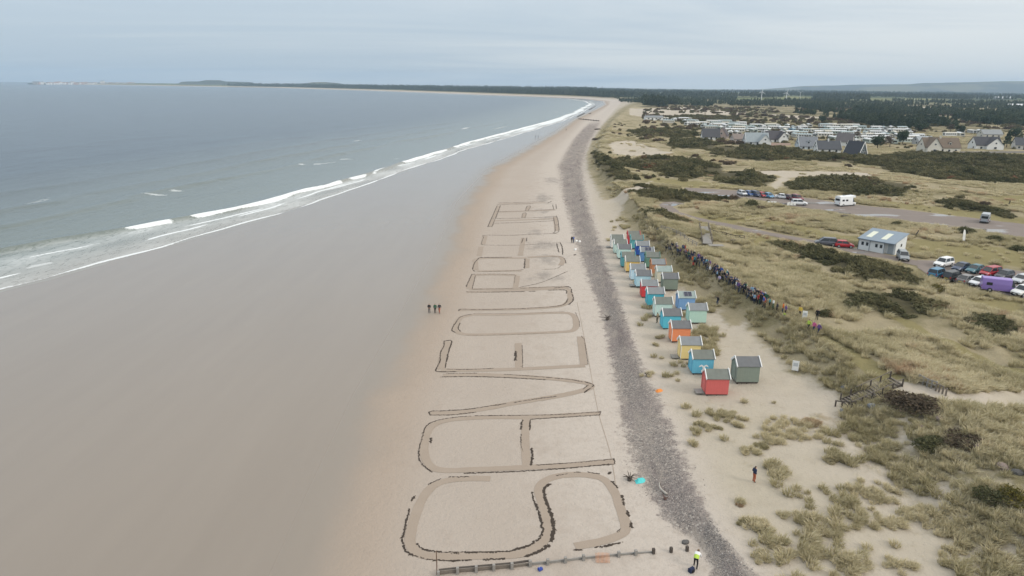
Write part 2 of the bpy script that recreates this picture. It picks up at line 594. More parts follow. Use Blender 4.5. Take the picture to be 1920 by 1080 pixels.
sand = b.mix(b.math('MULTIPLY', b.step(n_f, 0.55, 0.75), 0.25), sand, (0.20, 0.17, 0.14))
upm = b.attr('upper')
sand = b.mix(b.math('MULTIPLY', upm, b.rng(n_l, 0.3, 0.7, 0.35, 0.95)), sand, b.mix(n_m, (0.315, 0.272, 0.205), (0.435, 0.385, 0.305)))
sand = b.mix(b.math('MULTIPLY', b.step(b.math('ADD', b.attr('stain'), b.math('MULTIPLY', b.math('SUBTRACT', b.noise(b.n('ShaderNodeMapping', {'Vector': P, 'Scale': (0.35, 0.22, 1)}).outputs[0], 1.0, 6, 0.75), 0.5), 2.6)), 0.40, 1.25), 0.50), sand, (0.155, 0.142, 0.13))
wetm = b.attr('wet')
wetf = b.step(b.math('ADD', wetm, b.math('MULTIPLY', b.math('SUBTRACT', n_l, 0.5), 0.28)), 0.42, 0.60)
strk = b.n('ShaderNodeMapping', {'Vector': P, 'Rotation': (0, 0, R(12)), 'Scale': (0.25, 0.03, 1)}).outputs[0]
n_s = b.noise(strk, 1.0, 4, 0.6)
n_s2 = b.noise(b.n('ShaderNodeMapping', {'Vector': P, 'Rotation': (0, 0, R(-20)), 'Scale': (0.9, 0.12, 1)}).outputs[0], 1.0, 5, 0.65)
wcol = b.mix(n_s, (0.196, 0.161, 0.126), (0.230, 0.191, 0.151))
wcol = b.mix(b.math('MULTIPLY', b.step(n_s2, 0.52, 0.70), 0.06), wcol, (0.255, 0.212, 0.172))
wcol = b.mix(b.step(wetm, 0.62, 0.46), wcol, (0.240, 0.197, 0.155))
sand = b.mix(b.math('MULTIPLY', b.step(wetm, 0.26, 0.46), 0.7), sand, (0.320, 0.255, 0.200))
col = b.mix(wetf, sand, wcol)
# shingle bank
shf = b.step(b.math('ADD', b.attr('shingle'), b.math('MULTIPLY', b.math('SUBTRACT', b.noise(P, 0.9, 5, 0.75), 0.5), 1.5)), 0.38, 0.72)
vor = b.n('ShaderNodeTexVoronoi', {'Vector': P, 'Scale': 6.0, 'Randomness': 1.0})
peb = b.n('ShaderNodeValToRGB', {0: b.n('ShaderNodeSeparateColor', {0: vor.outputs['Color']}).outputs[0]})
cr = peb.color_ramp
cr.elements[0].color = (0.150, 0.130, 0.116, 1); cr.elements[1].color = (0.43, 0.385, 0.335, 1)
for pos, c in ((0.3, (0.225, 0.197, 0.176)), (0.6, (0.262, 0.228, 0.202)), (0.85, (0.32, 0.272, 0.236))):
    e = cr.elements.new(pos); e.color = c + (1,)
pebc = b.mix(b.math('MULTIPLY', b.step(n_l, 0.4, 0.65), 0.5), peb.outputs[0], (0.215, 0.175, 0.165))
pebc = b.mix(b.math('MULTIPLY', b.step(b.noise(b.n('ShaderNodeMapping', {'Vector': P, 'Scale': (0.6, 0.06, 1)}).outputs[0], 1.0, 4, 0.6), 0.52, 0.68), 0.5), pebc, (0.135, 0.105, 0.10))
pebc = b.mix(b.math('MULTIPLY', b.step(b.noise(b.n('ShaderNodeMapping', {'Vector': P, 'Scale': (0.5, 0.14, 1)}).outputs[0], 1.0, 5, 0.65), 0.46, 0.66), 0.6), pebc, (0.36, 0.31, 0.26))
col = b.mix(shf, col, pebc)
# grassland
gn = b.noise(P, 0.33, 5, 0.65)
grf = b.step(b.math('ADD', b.attr('grass'), b.math('MULTIPLY', b.math('SUBTRACT', gn, 0.5), 1.5)), 0.32, 0.78)
straw = b.mix(n_f, (0.245, 0.205, 0.130), (0.385, 0.330, 0.220))
olive = b.mix(n_f, (0.140, 0.120, 0.060), (0.215, 0.188, 0.100))
olf = b.math('ADD', b.step(b.noise(P, 0.10, 4, 0.6), 0.46, 0.64), b.math('MULTIPLY', b.attr('slope'), 0.35), True)
gcol = b.mix(b.math('MULTIPLY', olf, 0.75), straw, olive)
lawnc = b.mix(n_m, (0.195, 0.172, 0.078), (0.270, 0.228, 0.115))
lawf = b.math('MULTIPLY', b.step(b.math('ADD', b.attr('lawn'), b.math('MULTIPLY', b.math('SUBTRACT', n_m, 0.5), 0.7)), 0.35, 0.65), 0.9)
gcol = b.mix(lawf, gcol, lawnc)
gcol = b.mix(b.math('MULTIPLY', b.step(b.noise(P, 0.045, 4, 0.6), 0.60, 0.72), 0.5), gcol, (0.21, 0.14, 0.08))
# far farmland and heath
fv = b.n('ShaderNodeTexVoronoi', {'Vector': b.n('ShaderNodeMapping', {'Vector': P, 'Scale': (0.0016, 0.0034, 1)}).outputs[0], 'Scale': 1.0})
fr = b.n('ShaderNodeValToRGB', {0: b.n('ShaderNodeSeparateColor', {0: fv.outputs['Color']}).outputs[0]})
fr.color_ramp.interpolation = 'CONSTANT'
fr.color_ramp.elements[0].color = (0.055, 0.070, 0.034, 1); fr.color_ramp.elements[1].color = (0.30, 0.26, 0.16, 1)
for pos, c in ((0.3, (0.14, 0.16, 0.06)), (0.55, (0.10, 0.095, 0.05)), (0.7, (0.19, 0.19, 0.085))):
    e = fr.color_ramp.elements.new(pos); e.color = c + (1,)
fcol = b.mix(b.step(n_xl, 0.46, 0.60), fr.outputs[0], (0.075, 0.080, 0.040))
gcol = b.mix(b.math('MULTIPLY', b.attr('heath'), b.step(b.noise(P, 0.022, 4, 0.65), 0.40, 0.58)), gcol, (0.120, 0.105, 0.058))
gcol = b.mix(b.attr('far'), gcol, fcol)
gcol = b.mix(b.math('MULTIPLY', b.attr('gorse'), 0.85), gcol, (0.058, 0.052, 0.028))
col = b.mix(grf, col, gcol)
rough = b.math('MULTIPLY', wetf, b.math('SUBTRACT', 1.0, b.math('MAXIMUM', shf, grf)))
wetness = b.step(wetm, 0.42, 0.85)
rgh = b.rng(rough, 0, 1, 0.95, 0.40)
rgh = b.math('SUBTRACT', rgh, b.math('MULTIPLY', b.math('MULTIPLY', wetness, rough), 0.24))
spec = b.rng(rough, 0, 1, 0.05, 0.52)
hgt = b.math('ADD', b.math('MULTIPLY', n_f, 0.07), b.math('MULTIPLY', n_m, 0.16))
hgt = b.math('ADD', hgt, b.math('MULTIPLY', b.noise(P, 2.0, 5, 0.7), 0.16))
hgt = b.math('MULTIPLY', hgt, b.rng(rough, 0, 1, 1.0, 0.02))
hgt = b.math('ADD', hgt, b.math('MULTIPLY', b.math('MULTIPLY', vor.outputs['Distance'], -0.09), shf))
hgt = b.math('ADD', hgt, b.math('MULTIPLY', b.math('MULTIPLY', b.noise(P, 2.2, 5, 0.7), 0.45), grf))
bp = b.n('ShaderNodeBump', {'Height': hgt, 'Strength': 0.8, 'Distance': 1.0})
pr = b.n('ShaderNodeBsdfPrincipled', {'Base Color': col, 'Roughness': rgh, 'Specular IOR Level': spec, 'Normal': bp.outputs[0]})
b.n('ShaderNodeOutputMaterial', {'Surface': pr.outputs[0]})

gme = mesh_np('ground', np.stack([gx, gyy, gz], 1), grid_faces(NR, NCOL), gm, True)
for nm, vals in (('wet', wet), ('shingle', shin), ('grass', grass), ('lawn', lawn), ('gorse', gor), ('far', farm), ('slope', slope_side), ('dry', dry), ('upper', upper), ('stain', stain), ('heath', heath_)):
    set_attr(gme, nm, vals)
tag(put('ground', gme), kind='structure')

# ------------------------------------------------------------------ sea: columns run along the shoreline
SNR, SNC = 460, 330
sy_ = 22.0 * (11500 / 22.0) ** np.linspace(0, 1, SNR)
BRK = PL([(0, 470), (100, 452), (230, 432), (345, 410), (440, 393), (580, 357), (690, 333), (800, 294), (900, 262), (1000, 235), (1060, 217), (1105, 201)], 0.3)
BRK = np.array(sorted(BRK, key=lambda p: p[1]))
s_near = np.linspace(-16, 70, 200)
tt = np.linspace(0, 1, SNC - 200 + 1)[1:]
X0 = lx(L0, sy_)
far_s = X0 + 0.86 * sy_ + 60
SS = np.concatenate([np.repeat(s_near[None, :], SNR, 0), 70 * (np.maximum(far_s, 140) / 70)[:, None] ** tt[None, :]], 1)
SYY = np.repeat(sy_[:, None], SNC, 1)
SXX = X0[:, None] - SS
s, yy = SS.ravel(), SYY.ravel(); xx = SXX.ravel()
nearw = 1 - sst(yy, 500, 1100)
wob = 5.0 * fbm(yy * 0.018, s * 0.004, 2, 41) + 1.2 * gnoise(yy * 0.11, s * 0.03, 42)
brk_c = np.clip(np.interp(yy, BRK[:, 1], lx(L0, BRK[:, 1]) - BRK[:, 0]), 12, 60) + .45 * wob
def ridge(c, a, wf, wb):
    d = s - c
    return a * np.where(d < 0, np.exp(-(d / wf) ** 2), np.exp(-(d / wb) ** 2))
z_s = ridge(brk_c, 0.95, 0.9, 4.5) * sst(s, 6, 14)
for c, a, ww in ((62, 1.1, 5), (84, 1.0, 6), (112, .9, 7), (150, .42, 9), (185, .28, 11), (240, .25, 13)):
    z_s = z_s + ridge(c + wob * 1.6 + 4 * gnoise(yy * 0.01, yy * 0 + c, 50), a * (0.55 + 0.45 * gnoise(yy * 0.012, yy * 0 + c * 3.1, 51)), ww * .6, ww)
z_s = z_s * nearw + 0.05 * fbm(xx * 0.08, yy * 0.05, 2, 55) * sst(s, 10, 40) * nearw
z_s = z_s + 0.012 * np.clip(-s, 0, 20) * 0
tzz = HZ(xx, yy)
depth = z_s - tzz
# foam: crest of the breaker, lace behind it, lines of the run-up
broken = sst(0.5 * gnoise(yy * 0.022, yy * 0 + 3.7, 61) + 0.85 * gnoise(yy * 0.06, yy * 0 + 9.1, 62) * (1 - .8 * sst(yy, 255, 320)) + .6 * gnoise(yy * .018, yy * 0 + 2.3, 74) * sst(yy, 255, 320) + 0.50 - .30 * sst(yy, 255, 310) - .10 + .55 * sst(yy, 520, 700), 0.0, 0.22) * sst(yy, 172, 182)
crest = np.where(s < brk_c, np.exp(-((s - brk_c) / (1.5 + 1.2 * gnoise(yy * .06, yy * 0, 60))) ** 2), np.exp(-((s - brk_c) / 0.55) ** 2)) * broken
lace = sst(s, 1.0, 3.0) * (1 - sst(s - brk_c, -3.0, 0.5)) * np.clip(0.55 + 1.0 * fbm(yy * 0.035, s * 0.09, 3, 63), 0.05, 1.1) * (.55 + .45 * sst(brk_c - s, 18, 4))
edge_c = 1.5 + 3.5 * fbm(yy * 0.02, yy * 0, 3, 64)
lines = np.exp(-((s - edge_c) / 0.75) ** 2) * (0.75 + 0.5 * gnoise(yy * 0.05, yy * 0, 65))
e2 = edge_c + 8.5 + 3 * fbm(yy * 0.03, yy * 0, 2, 66)
lines = np.maximum(lines, np.exp(-((s - e2) / 0.7) ** 2) * sst(gnoise(yy * 0.03, yy * 0, 67), -.25, .15))
e3 = edge_c - 7 + 2 * fbm(yy * 0.03, yy * 0, 2, 68)
lines = np.maximum(lines, 0.55 * np.exp(-((s - e3) / 0.4) ** 2) * sst(gnoise(yy * 0.025, yy * 0, 69), 0.0, .3))
off = np.exp(-((s - 62 - wob * 2) / 3.0) ** 2) * sst(gnoise(yy * 0.02, yy * 0 + 2.2, 70), .20, .45)
CAPS = [PL(q, .3) for q in ([(565, 308), (600, 306), (634, 302)], [(640, 297), (690, 299), (748, 296)], [(262, 365), (330, 363), (372, 364)], [(320, 357), (372, 355), (425, 351)], [(56, 498), (90, 491)])]
for q in CAPS:
    off = np.maximum(off, 1.15 * np.exp(-(seg_dist(xx, yy, q) / 1.5) ** 2) * (.75 + .6 * gnoise(xx * .15, yy * .15, 75)))
off = np.maximum(off, 0.8 * np.exp(-((s - 88 - wob * 2) / 3.0) ** 2) * sst(gnoise(yy * 0.02, yy * 0 + 8.2, 71), .33, .55))
e4 = brk_c * .62 + 3 * fbm(yy * .03, yy * 0, 2, 72)
lines = np.maximum(lines, .8 * np.exp(-((s - e4) / 0.8) ** 2) * sst(gnoise(yy * 0.028, yy * 0 + 5, 73), -.1, .2))
farwhite = (np.exp(-((s - 10) / 8.0) ** 2) * (0.62 + .5 * gnoise(yy * .012, s * .05, 78)) + 0.40 * np.exp(-((s - 38) / 6.0) ** 2) * (.6 + .8 * gnoise(yy * .01, s * .05, 79))) * sst(yy, 350, 650) * (1 - sst(yy, 1300, 2000))
foam = np.clip(np.maximum(np.maximum(crest * 1.2, lines), farwhite), 0, 1)
sm = bpy.data.materials.new('sea')
sm.use_nodes = True
t = sm.node_tree; t.nodes.clear(); b = NB(t)
P = b.n('ShaderNodeTexCoord').outputs['Object']
sh = b.attr('shore')
wv1 = b.n('ShaderNodeMapping', {'Vector': P, 'Rotation': (0, 0, R(9)), 'Scale': (0.42, 0.16, 1)}).outputs[0]
wv2 = b.n('ShaderNodeMapping', {'Vector': P, 'Rotation': (0, 0, R(-22)), 'Scale': (0.06, 0.022, 1)}).outputs[0]
nw1 = b.noise(wv1, 1.0, 5, 0.65, 0.4)
nw2 = b.noise(wv2, 1.0, 4, 0.6, 0.5)
deep = b.mix(b.step(nw2, 0.35, 0.7), (0.016, 0.030, 0.044), (0.034, 0.054, 0.068))
shal = (0.125, 0.148, 0.134)
thin_ = (0.245, 0.225, 0.192)
wc = b.mix(b.step(sh, 20.0, 190.0), shal, deep)
wc = b.mix(b.step(sh, -3.0, 26.0), thin_, wc)
lc = b.n('ShaderNodeTexVoronoi', {'Vector': b.n('ShaderNodeMapping', {'Vector': P, 'Rotation': (0, 0, R(10)), 'Scale': (1.25, 0.55, 1)}).outputs[0], 'Scale': 1.0, 'Randomness': 1.0}, feature='DISTANCE_TO_EDGE')
lcn = b.noise(P, 1.3, 5, 0.7)
lacep = b.step(b.math('ADD', b.math('MULTIPLY', b.noise(b.n('ShaderNodeMapping', {'Vector': P, 'Rotation': (0, 0, R(14)), 'Scale': (0.9, 0.30, 1)}).outputs[0], 1.0, 7, 0.75, 0.8), 0.7), b.math('MULTIPLY', lcn, 0.3)), 0.35, 0.55)
lf = b.math('MULTIPLY', lacep, b.attr('lace'))
ff = b.attr('foam')
fm_ = b.step(b.math('ADD', ff, b.math('MULTIPLY', b.math('SUBTRACT', lcn, 0.5), 0.9)), 0.32, 0.62)
of_ = b.step(b.math('ADD', b.attr('whitecap'), b.math('MULTIPLY', b.math('SUBTRACT', b.noise(P, 0.5, 5, 0.75), 0.5), 1.6)), 0.45, 0.85)
foamf = b.math('MAXIMUM', b.math('MAXIMUM', b.math('MULTIPLY', lf, 0.85), fm_), b.math('MULTIPLY', of_, 0.6), True)
wc = b.mix(foamf, wc, (0.66, 0.68, 0.68))
rg = b.rng(foamf, 0, 1, 0.20, 0.85)
hh = b.math('ADD', b.math('MULTIPLY', nw1, 0.75), b.math('MULTIPLY', nw2, 1.4))
hh = b.math('MULTIPLY', hh, b.step(sh, 2.0, 45.0))
bp = b.n('ShaderNodeBump', {'Height': b.math('ADD', hh, b.math('MULTIPLY', foamf, 0.06)), 'Strength': 0.55, 'Distance': 0.9})
pr = b.n('ShaderNodeBsdfPrincipled', {'Base Color': wc, 'Roughness': rg, 'IOR': 1.33, 'Specular IOR Level': 0.42, 'Normal': bp.outputs[0]})
b.n('ShaderNodeOutputMaterial', {'Surface': pr.outputs[0]})
sme = mesh_np('sea', np.stack([xx, yy, z_s], 1), grid_faces(SNR, SNC)[:, ::-1], sm, True)
for nm, vals in (('shore', s), ('foam', foam), ('lace', lace * nearw), ('whitecap', off * nearw)):
    set_attr(sme, nm, vals)
tag(put('sea', sme), kind='structure')

# ------------------------------------------------------------------ tarmac: draped sheets
def drape(name, top, bot, n, m, material, lift=0.05):
    def resample(line, k):
        a = np.array(line, float)
        d = np.concatenate([[0], np.cumsum(np.hypot(*(a[1:] - a[:-1]).T))])
        q = np.linspace(0, d[-1], k)
        return np.stack([np.interp(q, d, a[:, 0]), np.interp(q, d, a[:, 1])], 1)
    A, B = resample(top, n), resample(bot, n)
    w = np.linspace(0, 1, m)[None, :, None]
    G = A[:, None, :] * (1 - w) + B[:, None, :] * w
    x, y = G[..., 0].ravel(), G[..., 1].ravel()
    nz = 0.8 * gnoise(x * 0.3, y * 0.3, 77)
    e = np.zeros((n, m)); e[:, 0] = 1; e[:, -1] = -1
    x = x + (e.ravel() * nz) * 0.5
    z = HZ(x, y) + lift
    me = mesh_np(name, np.stack([x, y, z], 1), grid_faces(n, m), material, True)
    return tag(put(name, me), kind='structure')


tm = bpy.data.materials.new('worn_tarmac')
tm.use_nodes = True
t = tm.node_tree; t.nodes.clear(); b = NB(t)
P = b.n('ShaderNodeTexCoord').outputs['Object']
tc_ = b.mix(b.noise(P, 0.22, 4, 0.6), (0.165, 0.138, 0.122), (0.220, 0.182, 0.158))
tc_ = b.mix(b.math('MULTIPLY', b.step(b.noise(P, 2.5, 5, 0.7), 0.5, 0.75), 0.3), tc_, (0.11, 0.10, 0.095))
pud = b.step(b.noise(b.n('ShaderNodeMapping', {'Vector': P, 'Scale': (0.07, 0.16, 1)}).outputs[0], 1.0, 2, 0.5), 0.56, 0.63)
tc_ = b.mix(b.math('MULTIPLY', pud, 0.5), tc_, (0.12, 0.11, 0.10))
pr = b.n('ShaderNodeBsdfPrincipled', {'Base Color': tc_, 'Roughness': b.rng(pud, 0, 1, 0.85, 0.06), 'Specular IOR Level': b.rng(pud, 0, 1, 0.2, 0.6)})
b.n('ShaderNodeOutputMaterial', {'Surface': pr.outputs[0]})


def offset_line(line, w):
    a = np.array(line); d = np.gradient(a, axis=0)
    nrm = np.stack([-d[:, 1], d[:, 0]], 1); nrm /= np.linalg.norm(nrm, axis=1)[:, None]
    return a + nrm * w, a - nrm * w


rl, rr = offset_line(ROAD_LOW_W, 2.0)
drape('road', rl, rr, 120, 6, tm, 0.05)
drape('car_park', PL(LOT_TOP, 5), PL(LOT_BOT, 5), 60, 16, tm, 0.07)
drape('overflow_car_park', PL(PARK_TOP, 5), PL(PARK_BOT, 5), 110, 20, tm, 0.05)

# ------------------------------------------------------------------ far hills (each a mound with its own distance)
hm = bpy.data.materials.new('hillside')
hm.use_nodes = True
t = hm.node_tree; t.nodes.clear(); b = NB(t)
P = b.n('ShaderNodeTexCoord').outputs['Object']
hc = b.mix(b.step(b.noise(P, 0.0016, 4, 0.6), 0.50, 0.60), (0.05, 0.058, 0.04), (0.13, 0.125, 0.065))
pr = b.n('ShaderNodeBsdfPrincipled', {'Base Color': hc, 'Roughness': 0.95, 'Specular IOR Level': 0.05})
b.n('ShaderNodeOutputMaterial', {'Surface': pr.outputs[0]})


def hill_range(name, prof, dist, depth, seed):
    """ridge whose crest follows the skyline points (px, py) as seen from the drone, at a real distance"""
    a = np.array(prof, float)
    n = 220
    px = np.linspace(a[0, 0], a[-1, 0], n); py = np.interp(px, a[:, 0], a[:, 1])
    cx, cz = [], []
    for p, q in zip(px, py):
        u, f, d = raydir(p, q)
        tq = dist / f
        cx.append(u * tq); cz.append(CAM_H + d * tq)
    cx, cz = np.array(cx), np.array(cz)
    cz = np.maximum(cz + 5 * fbm(cx * 0.004, cx * 0, 3, seed), 4)
    rows = np.array([-1.0, -.8, -.6, -.42, -.26, -.12, 0.0, .2, .5, 1.0])
    hprof = np.array([0, .10, .26, .46, .70, .90, 1.0, .92, .6, 0])
    V = []
    for r_, h_ in zip(rows, hprof):
        yb = dist + depth * r_ + 60 * fbm(cx * 0.001, cx * 0 + r_, 2, seed + 3)
        V.append(np.stack([cx, yb, 2 + (cz - 2) * h_ + 6 * h_ * fbm(cx * 0.003, cx * 0 + r_ * 3, 2, seed + 5)], 1))
    V = np.concatenate(V)
    return tag(put(name, mesh_np(name, V, grid_faces(len(rows), n), hm, True)), kind='structure')


hill_range('hills', [(1480, 176), (1540, 170), (1600, 166), (1640, 163), (1690, 159), (1730, 156), (1790, 154.5), (1850, 153.5), (1900, 152), (1990, 150), (2080, 153)], 8200, 900, 81)
hill_range('hills', [(1200, 172), (1300, 171), (1380, 170), (1460, 165.5), (1500, 162), (1560, 160), (1620, 158.5), (1680, 158), (1800, 158), (1960, 158)], 9200, 600, 82)
hill_range('hills', [(880, 169), (930, 168), (980, 167.5), (1010, 165), (1040, 163), (1075, 162), (1110, 163.5), (1135, 166.5), (1160, 165), (1180, 167), (1260, 169), (1330, 173)], 8800, 500, 83)
hill_range('hills', [(530, 159), (565, 157), (585, 154.5), (610, 153.5), (635, 156), (658, 160)], 6600, 260, 84)
hill_range('hills', [(340, 153.5), (372, 152.5), (385, 150.5), (412, 150), (425, 152.5), (470, 154.5)], 6900, 240, 85)
# ------------------------------------------------------------------ vegetation: sources and scatter
def veg_mat(name, ca, cb, cc=None, rough=0.9):
    """colour runs from ca to cb with the plant's own tint; cc appears on a few plants"""
    m = bpy.data.materials.new(name); m.use_nodes = True
    t = m.node_tree; t.nodes.clear(); b = NB(t)
    ti = b.attr('tint', 'INSTANCER')
    rnd = b.n('ShaderNodeObjectInfo').outputs['Random']
    g = b.n('ShaderNodeTexCoord').outputs['Object']
    v = b.n('ShaderNodeNewGeometry').outputs['Random Per Island']
    f = b.math('ADD', b.math('MULTIPLY', ti, 0.75), b.math('MULTIPLY', b.math('SUBTRACT', v, 0.35), 0.5), True)
    c = b.mix(f, ca, cb)
    if cc:
        c = b.mix(b.step(ti, 0.86, 0.97), c, cc)
    p = b.n('ShaderNodeBsdfPrincipled', {'Base Color': c, 'Roughness': rough, 'Specular IOR Level': 0.1})
    tr = b.n('ShaderNodeBsdfTranslucent', {'Color': c})
    ms = b.n('ShaderNodeMixShader', {0: 0.32, 1: p.outputs[0], 2: tr.outputs[0]})
    b.n('ShaderNodeOutputMaterial', {'Surface': ms.outputs[0]})
    return m


M_MARRAM = veg_mat('marram', (0.35, 0.31, 0.17), (0.78, 0.69, 0.49), (0.48, 0.35, 0.23))
M_GORSE = veg_mat('gorse', (0.085, 0.088, 0.043), (0.275, 0.238, 0.128), (0.22, 0.115, 0.065))
M_GORSE_F = veg_mat('gorse_in_flower', (0.085, 0.080, 0.025), (0.33, 0.24, 0.03))
M_PINE = veg_mat('pine_needles', (0.050, 0.076, 0.048), (0.130, 0.152, 0.088))
M_BROWNBUSH = veg_mat('bare_twigs', (0.10, 0.078, 0.055), (0.20, 0.15, 0.10))
M_BARK = mat('bark', (0.10, 0.075, 0.055), 0.9)


def tuft_mesh(name, n, rad, hgt, lean, seed, width=0.028, mats=None):
    r = np.random.default_rng(seed)
    a = r.uniform(0, 2 * np.pi, n); q = rad * np.sqrt(r.uniform(0, 1, n))
    bx, by = q * np.cos(a), q * np.sin(a)
    L = hgt * r.uniform(0.6, 1.1, n)
    out = 0.50 * q / rad + 0.12
    aa = a + r.normal(0, 0.6, n)
    dx, dy = out * np.cos(aa) + lean[0] + r.normal(0, .1, n), out * np.sin(aa) + lean[1] + r.normal(0, .1, n)
    V, F = [], []
    wv = r.uniform(0, 2 * np.pi, n)
    ux, uy = np.cos(wv) * width, np.sin(wv) * width
    for k, (tt, wd) in enumerate(((0, 1.0), (0.5, 0.85), (1.0, 0.0))):
        hx = bx + dx * L * tt ** 1.6; hy = by + dy * L * tt ** 1.6
        hz_ = L * (tt - 0.32 * tt * tt * np.hypot(dx, dy)) - 0.05 * (k == 0)
        if k < 2:
            V.append(np.stack([hx - ux * wd, hy - uy * wd, hz_], 1)); V.append(np.stack([hx + ux * wd, hy + uy * wd, hz_], 1))
        else:
            V.append(np.stack([hx, hy, hz_], 1))
    V = np.stack(V, 1).reshape(-1, 3)          # 5 per blade
    i = np.arange(n) * 5
    F = np.concatenate([np.stack([i, i + 1, i + 3], 1), np.stack([i, i + 3, i + 2], 1), np.stack([i + 2, i + 3, i + 4], 1)])
    return mesh_np(name, V, F, mats or M_MARRAM)


def leafy_mesh(name, n, seed, shape, leaf, mats, core=None):
    """leaf-sized faces through a crown's volume; shape(r) -> points, core adds twig stems"""
    r = np.random.default_rng(seed)
    C = shape(r, n)
    d = r.normal(0, 1, (n, 3)); d /= np.linalg.norm(d, axis=1)[:, None]
    e = np.cross(d, r.normal(0, 1, (n, 3))); e /= np.linalg.norm(e, axis=1)[:, None]
    sz = leaf * r.uniform(0.6, 1.3, (n, 1))
    V = np.stack([C + d * sz, C - d * sz * 0.6 + e * sz * .55, C - d * sz * .5 - e * sz * .55], 1).reshape(-1, 3)
    F = np.arange(3 * n).reshape(-1, 3)
    return mesh_np(name, V, F, mats)


def dome(rx, rz, lumps=4):
    def f(r, n):
        ctr = r.uniform(-.55, .55, (lumps, 2)) * rx
        k = r.integers(0, lumps, n)
        a = r.uniform(0, 2 * np.pi, n); el = np.arcsin(r.uniform(0, 1, n))
        q = r.uniform(0.72, 1.0, n)
        hs = r.uniform(.7, 1.0, lumps)[k]
        return np.stack([ctr[k, 0] + .62 * rx * q * np.cos(a) * np.cos(el), ctr[k, 1] + .62 * rx * q * np.sin(a) * np.cos(el),
                         rz * hs * q * np.sin(el) + 0.03], 1)
    return f


def pine(h, w):
    def f(r, n):
        tiers = 7
        k = r.integers(0, tiers, n)
        th = 0.30 + 0.70 * k / (tiers - 1)
        rad = w * (1.08 - 0.86 * ((th - .3) / .7) ** 1.3) * r.uniform(.7, 1.15, tiers)[k]
        a = r.uniform(0, 2 * np.pi, n); q = np.sqrt(r.uniform(0.1, 1, n))
        return np.stack([rad * q * np.cos(a), rad * q * np.sin(a), h * (th - 0.07 * q + r.normal(0, .03, n))], 1)
    return f


def round_crown(h, w):
    def f(r, n):
        lumps = 8
        c = np.stack([r.uniform(-.55, .55, lumps) * w, r.uniform(-.55, .55, lumps) * w, h * r.uniform(.38, .8, lumps)], 1)
        k = r.integers(0, lumps, n)
        d = r.normal(0, 1, (n, 3)); d /= np.linalg.norm(d, axis=1)[:, None]
        return c[k] + d * (np.array([w * .5, w * .5, h * .2]) * r.uniform(.65, 1.0, (n, 1)))
    return f


SRC = bpy.data.collections.new('plant_sources')      # kept out of the scene: only instanced


def source(me):
    o = bpy.data.objects.new(me.name, me); SRC.objects.link(o); return o


TUFTS = [source(tuft_mesh('marram_tuft', 90, 0.42, 0.80, (-.10 + .1 * k, -.38), 100 + k, 0.03)) for k in range(4)]
TUFTS_FAR = [source(tuft_mesh('marram_clump', 110, 1.0, 0.85, (-.08 + .08 * k, -.3), 120 + k, 0.075)) for k in range(3)]
SHRUBS = [source(leafy_mesh('gorse_bush', 420, 140 + k, dome(1.0, 0.95), 0.17, M_GORSE)) for k in range(3)]
FLOWERY = leafy_mesh('flowering_gorse', 700, 150, dome(1.0, 0.95, 5), 0.10, M_GORSE_F)
PINES = [source(leafy_mesh('pine', 260, 160 + k, pine(11 + k, 2.7), 0.95, M_PINE)) for k in range(3)] + \
        [source(leafy_mesh('broad_pine', 300, 170 + k, round_crown(10, 4.0), 1.0, M_PINE)) for k in range(2)]
HEATH = [source(leafy_mesh('heath_bush', 200, 180 + k, dome(1.5, 1.0), 0.34, M_BROWNBUSH)) for k in range(2)]


def scatter(name, xyz, scale, sources, tint, label=None):
    n = len(xyz)
    me = bpy.data.meshes.new(name)
    me.vertices.add(n); me.vertices.foreach_set('co', np.asarray(xyz, np.float32).ravel())
    rot = np.zeros((n, 3), np.float32); rot[:, 2] = RNG.uniform(-0.7, 0.7, n) if 'marram' in name else RNG.uniform(0, 6.28, n)
    a = me.attributes.new('rot', 'FLOAT_VECTOR', 'POINT'); a.data.foreach_set('vector', rot.ravel())
    sc = np.asarray(scale, np.float32)
    if sc.ndim == 1:
        sc = np.stack([sc, sc, sc], 1)
    a = me.attributes.new('scl', 'FLOAT_VECTOR', 'POINT'); a.data.foreach_set('vector', sc.ravel())
    set_attr(me, 'tint', tint)
    a = me.attributes.new('pick', 'INT', 'POINT'); a.data.foreach_set('value', RNG.integers(0, len(sources), n).astype(np.int32))
    o = put(name, me)
    g = bpy.data.node_groups.new(name, 'GeometryNodeTree')
    g.interface.new_socket('Geometry', in_out='INPUT', socket_type='NodeSocketGeometry')
    g.interface.new_socket('Geometry', in_out='OUTPUT', socket_type='NodeSocketGeometry')
    gb = NB(g)
    gi = gb.n('NodeGroupInput'); go = gb.n('NodeGroupOutput')
    join = gb.n('GeometryNodeJoinGeometry')
    for s_ in sources[::-1]:
        oi = gb.n('GeometryNodeObjectInfo', {'Object': s_, 'As Instance': True})
        gb.link(oi.outputs['Geometry'], join.inputs[0])
    def na(nm, ty):
        nd = gb.n('GeometryNodeInputNamedAttribute', data_type=ty); nd.inputs['Name'].default_value = nm
        return nd.outputs['Attribute']
    ip = gb.n('GeometryNodeInstanceOnPoints', {'Points': gi.outputs[0], 'Instance': join.outputs[0], 'Pick Instance': True})
    gb.link(na('pick', 'INT'), ip.inputs['Instance Index'])
    er = gb.n('FunctionNodeEulerToRotation'); gb.link(na('rot', 'FLOAT_VECTOR'), er.inputs[0])
    gb.link(er.outputs[0], ip.inputs['Rotation']); gb.link(na('scl', 'FLOAT_VECTOR'), ip.inputs['Scale'])
    gb.link(ip.outputs[0], go.inputs[0])
    md = o.modifiers.new('scatter', 'NODES'); md.node_group = g
    return tag(o, kind='stuff')


def visible(x, y, m=1.08):
    """inside the camera's field, with a margin"""
    return (np.abs(x) < 0.77 * y * m + 14) & (y > 38)


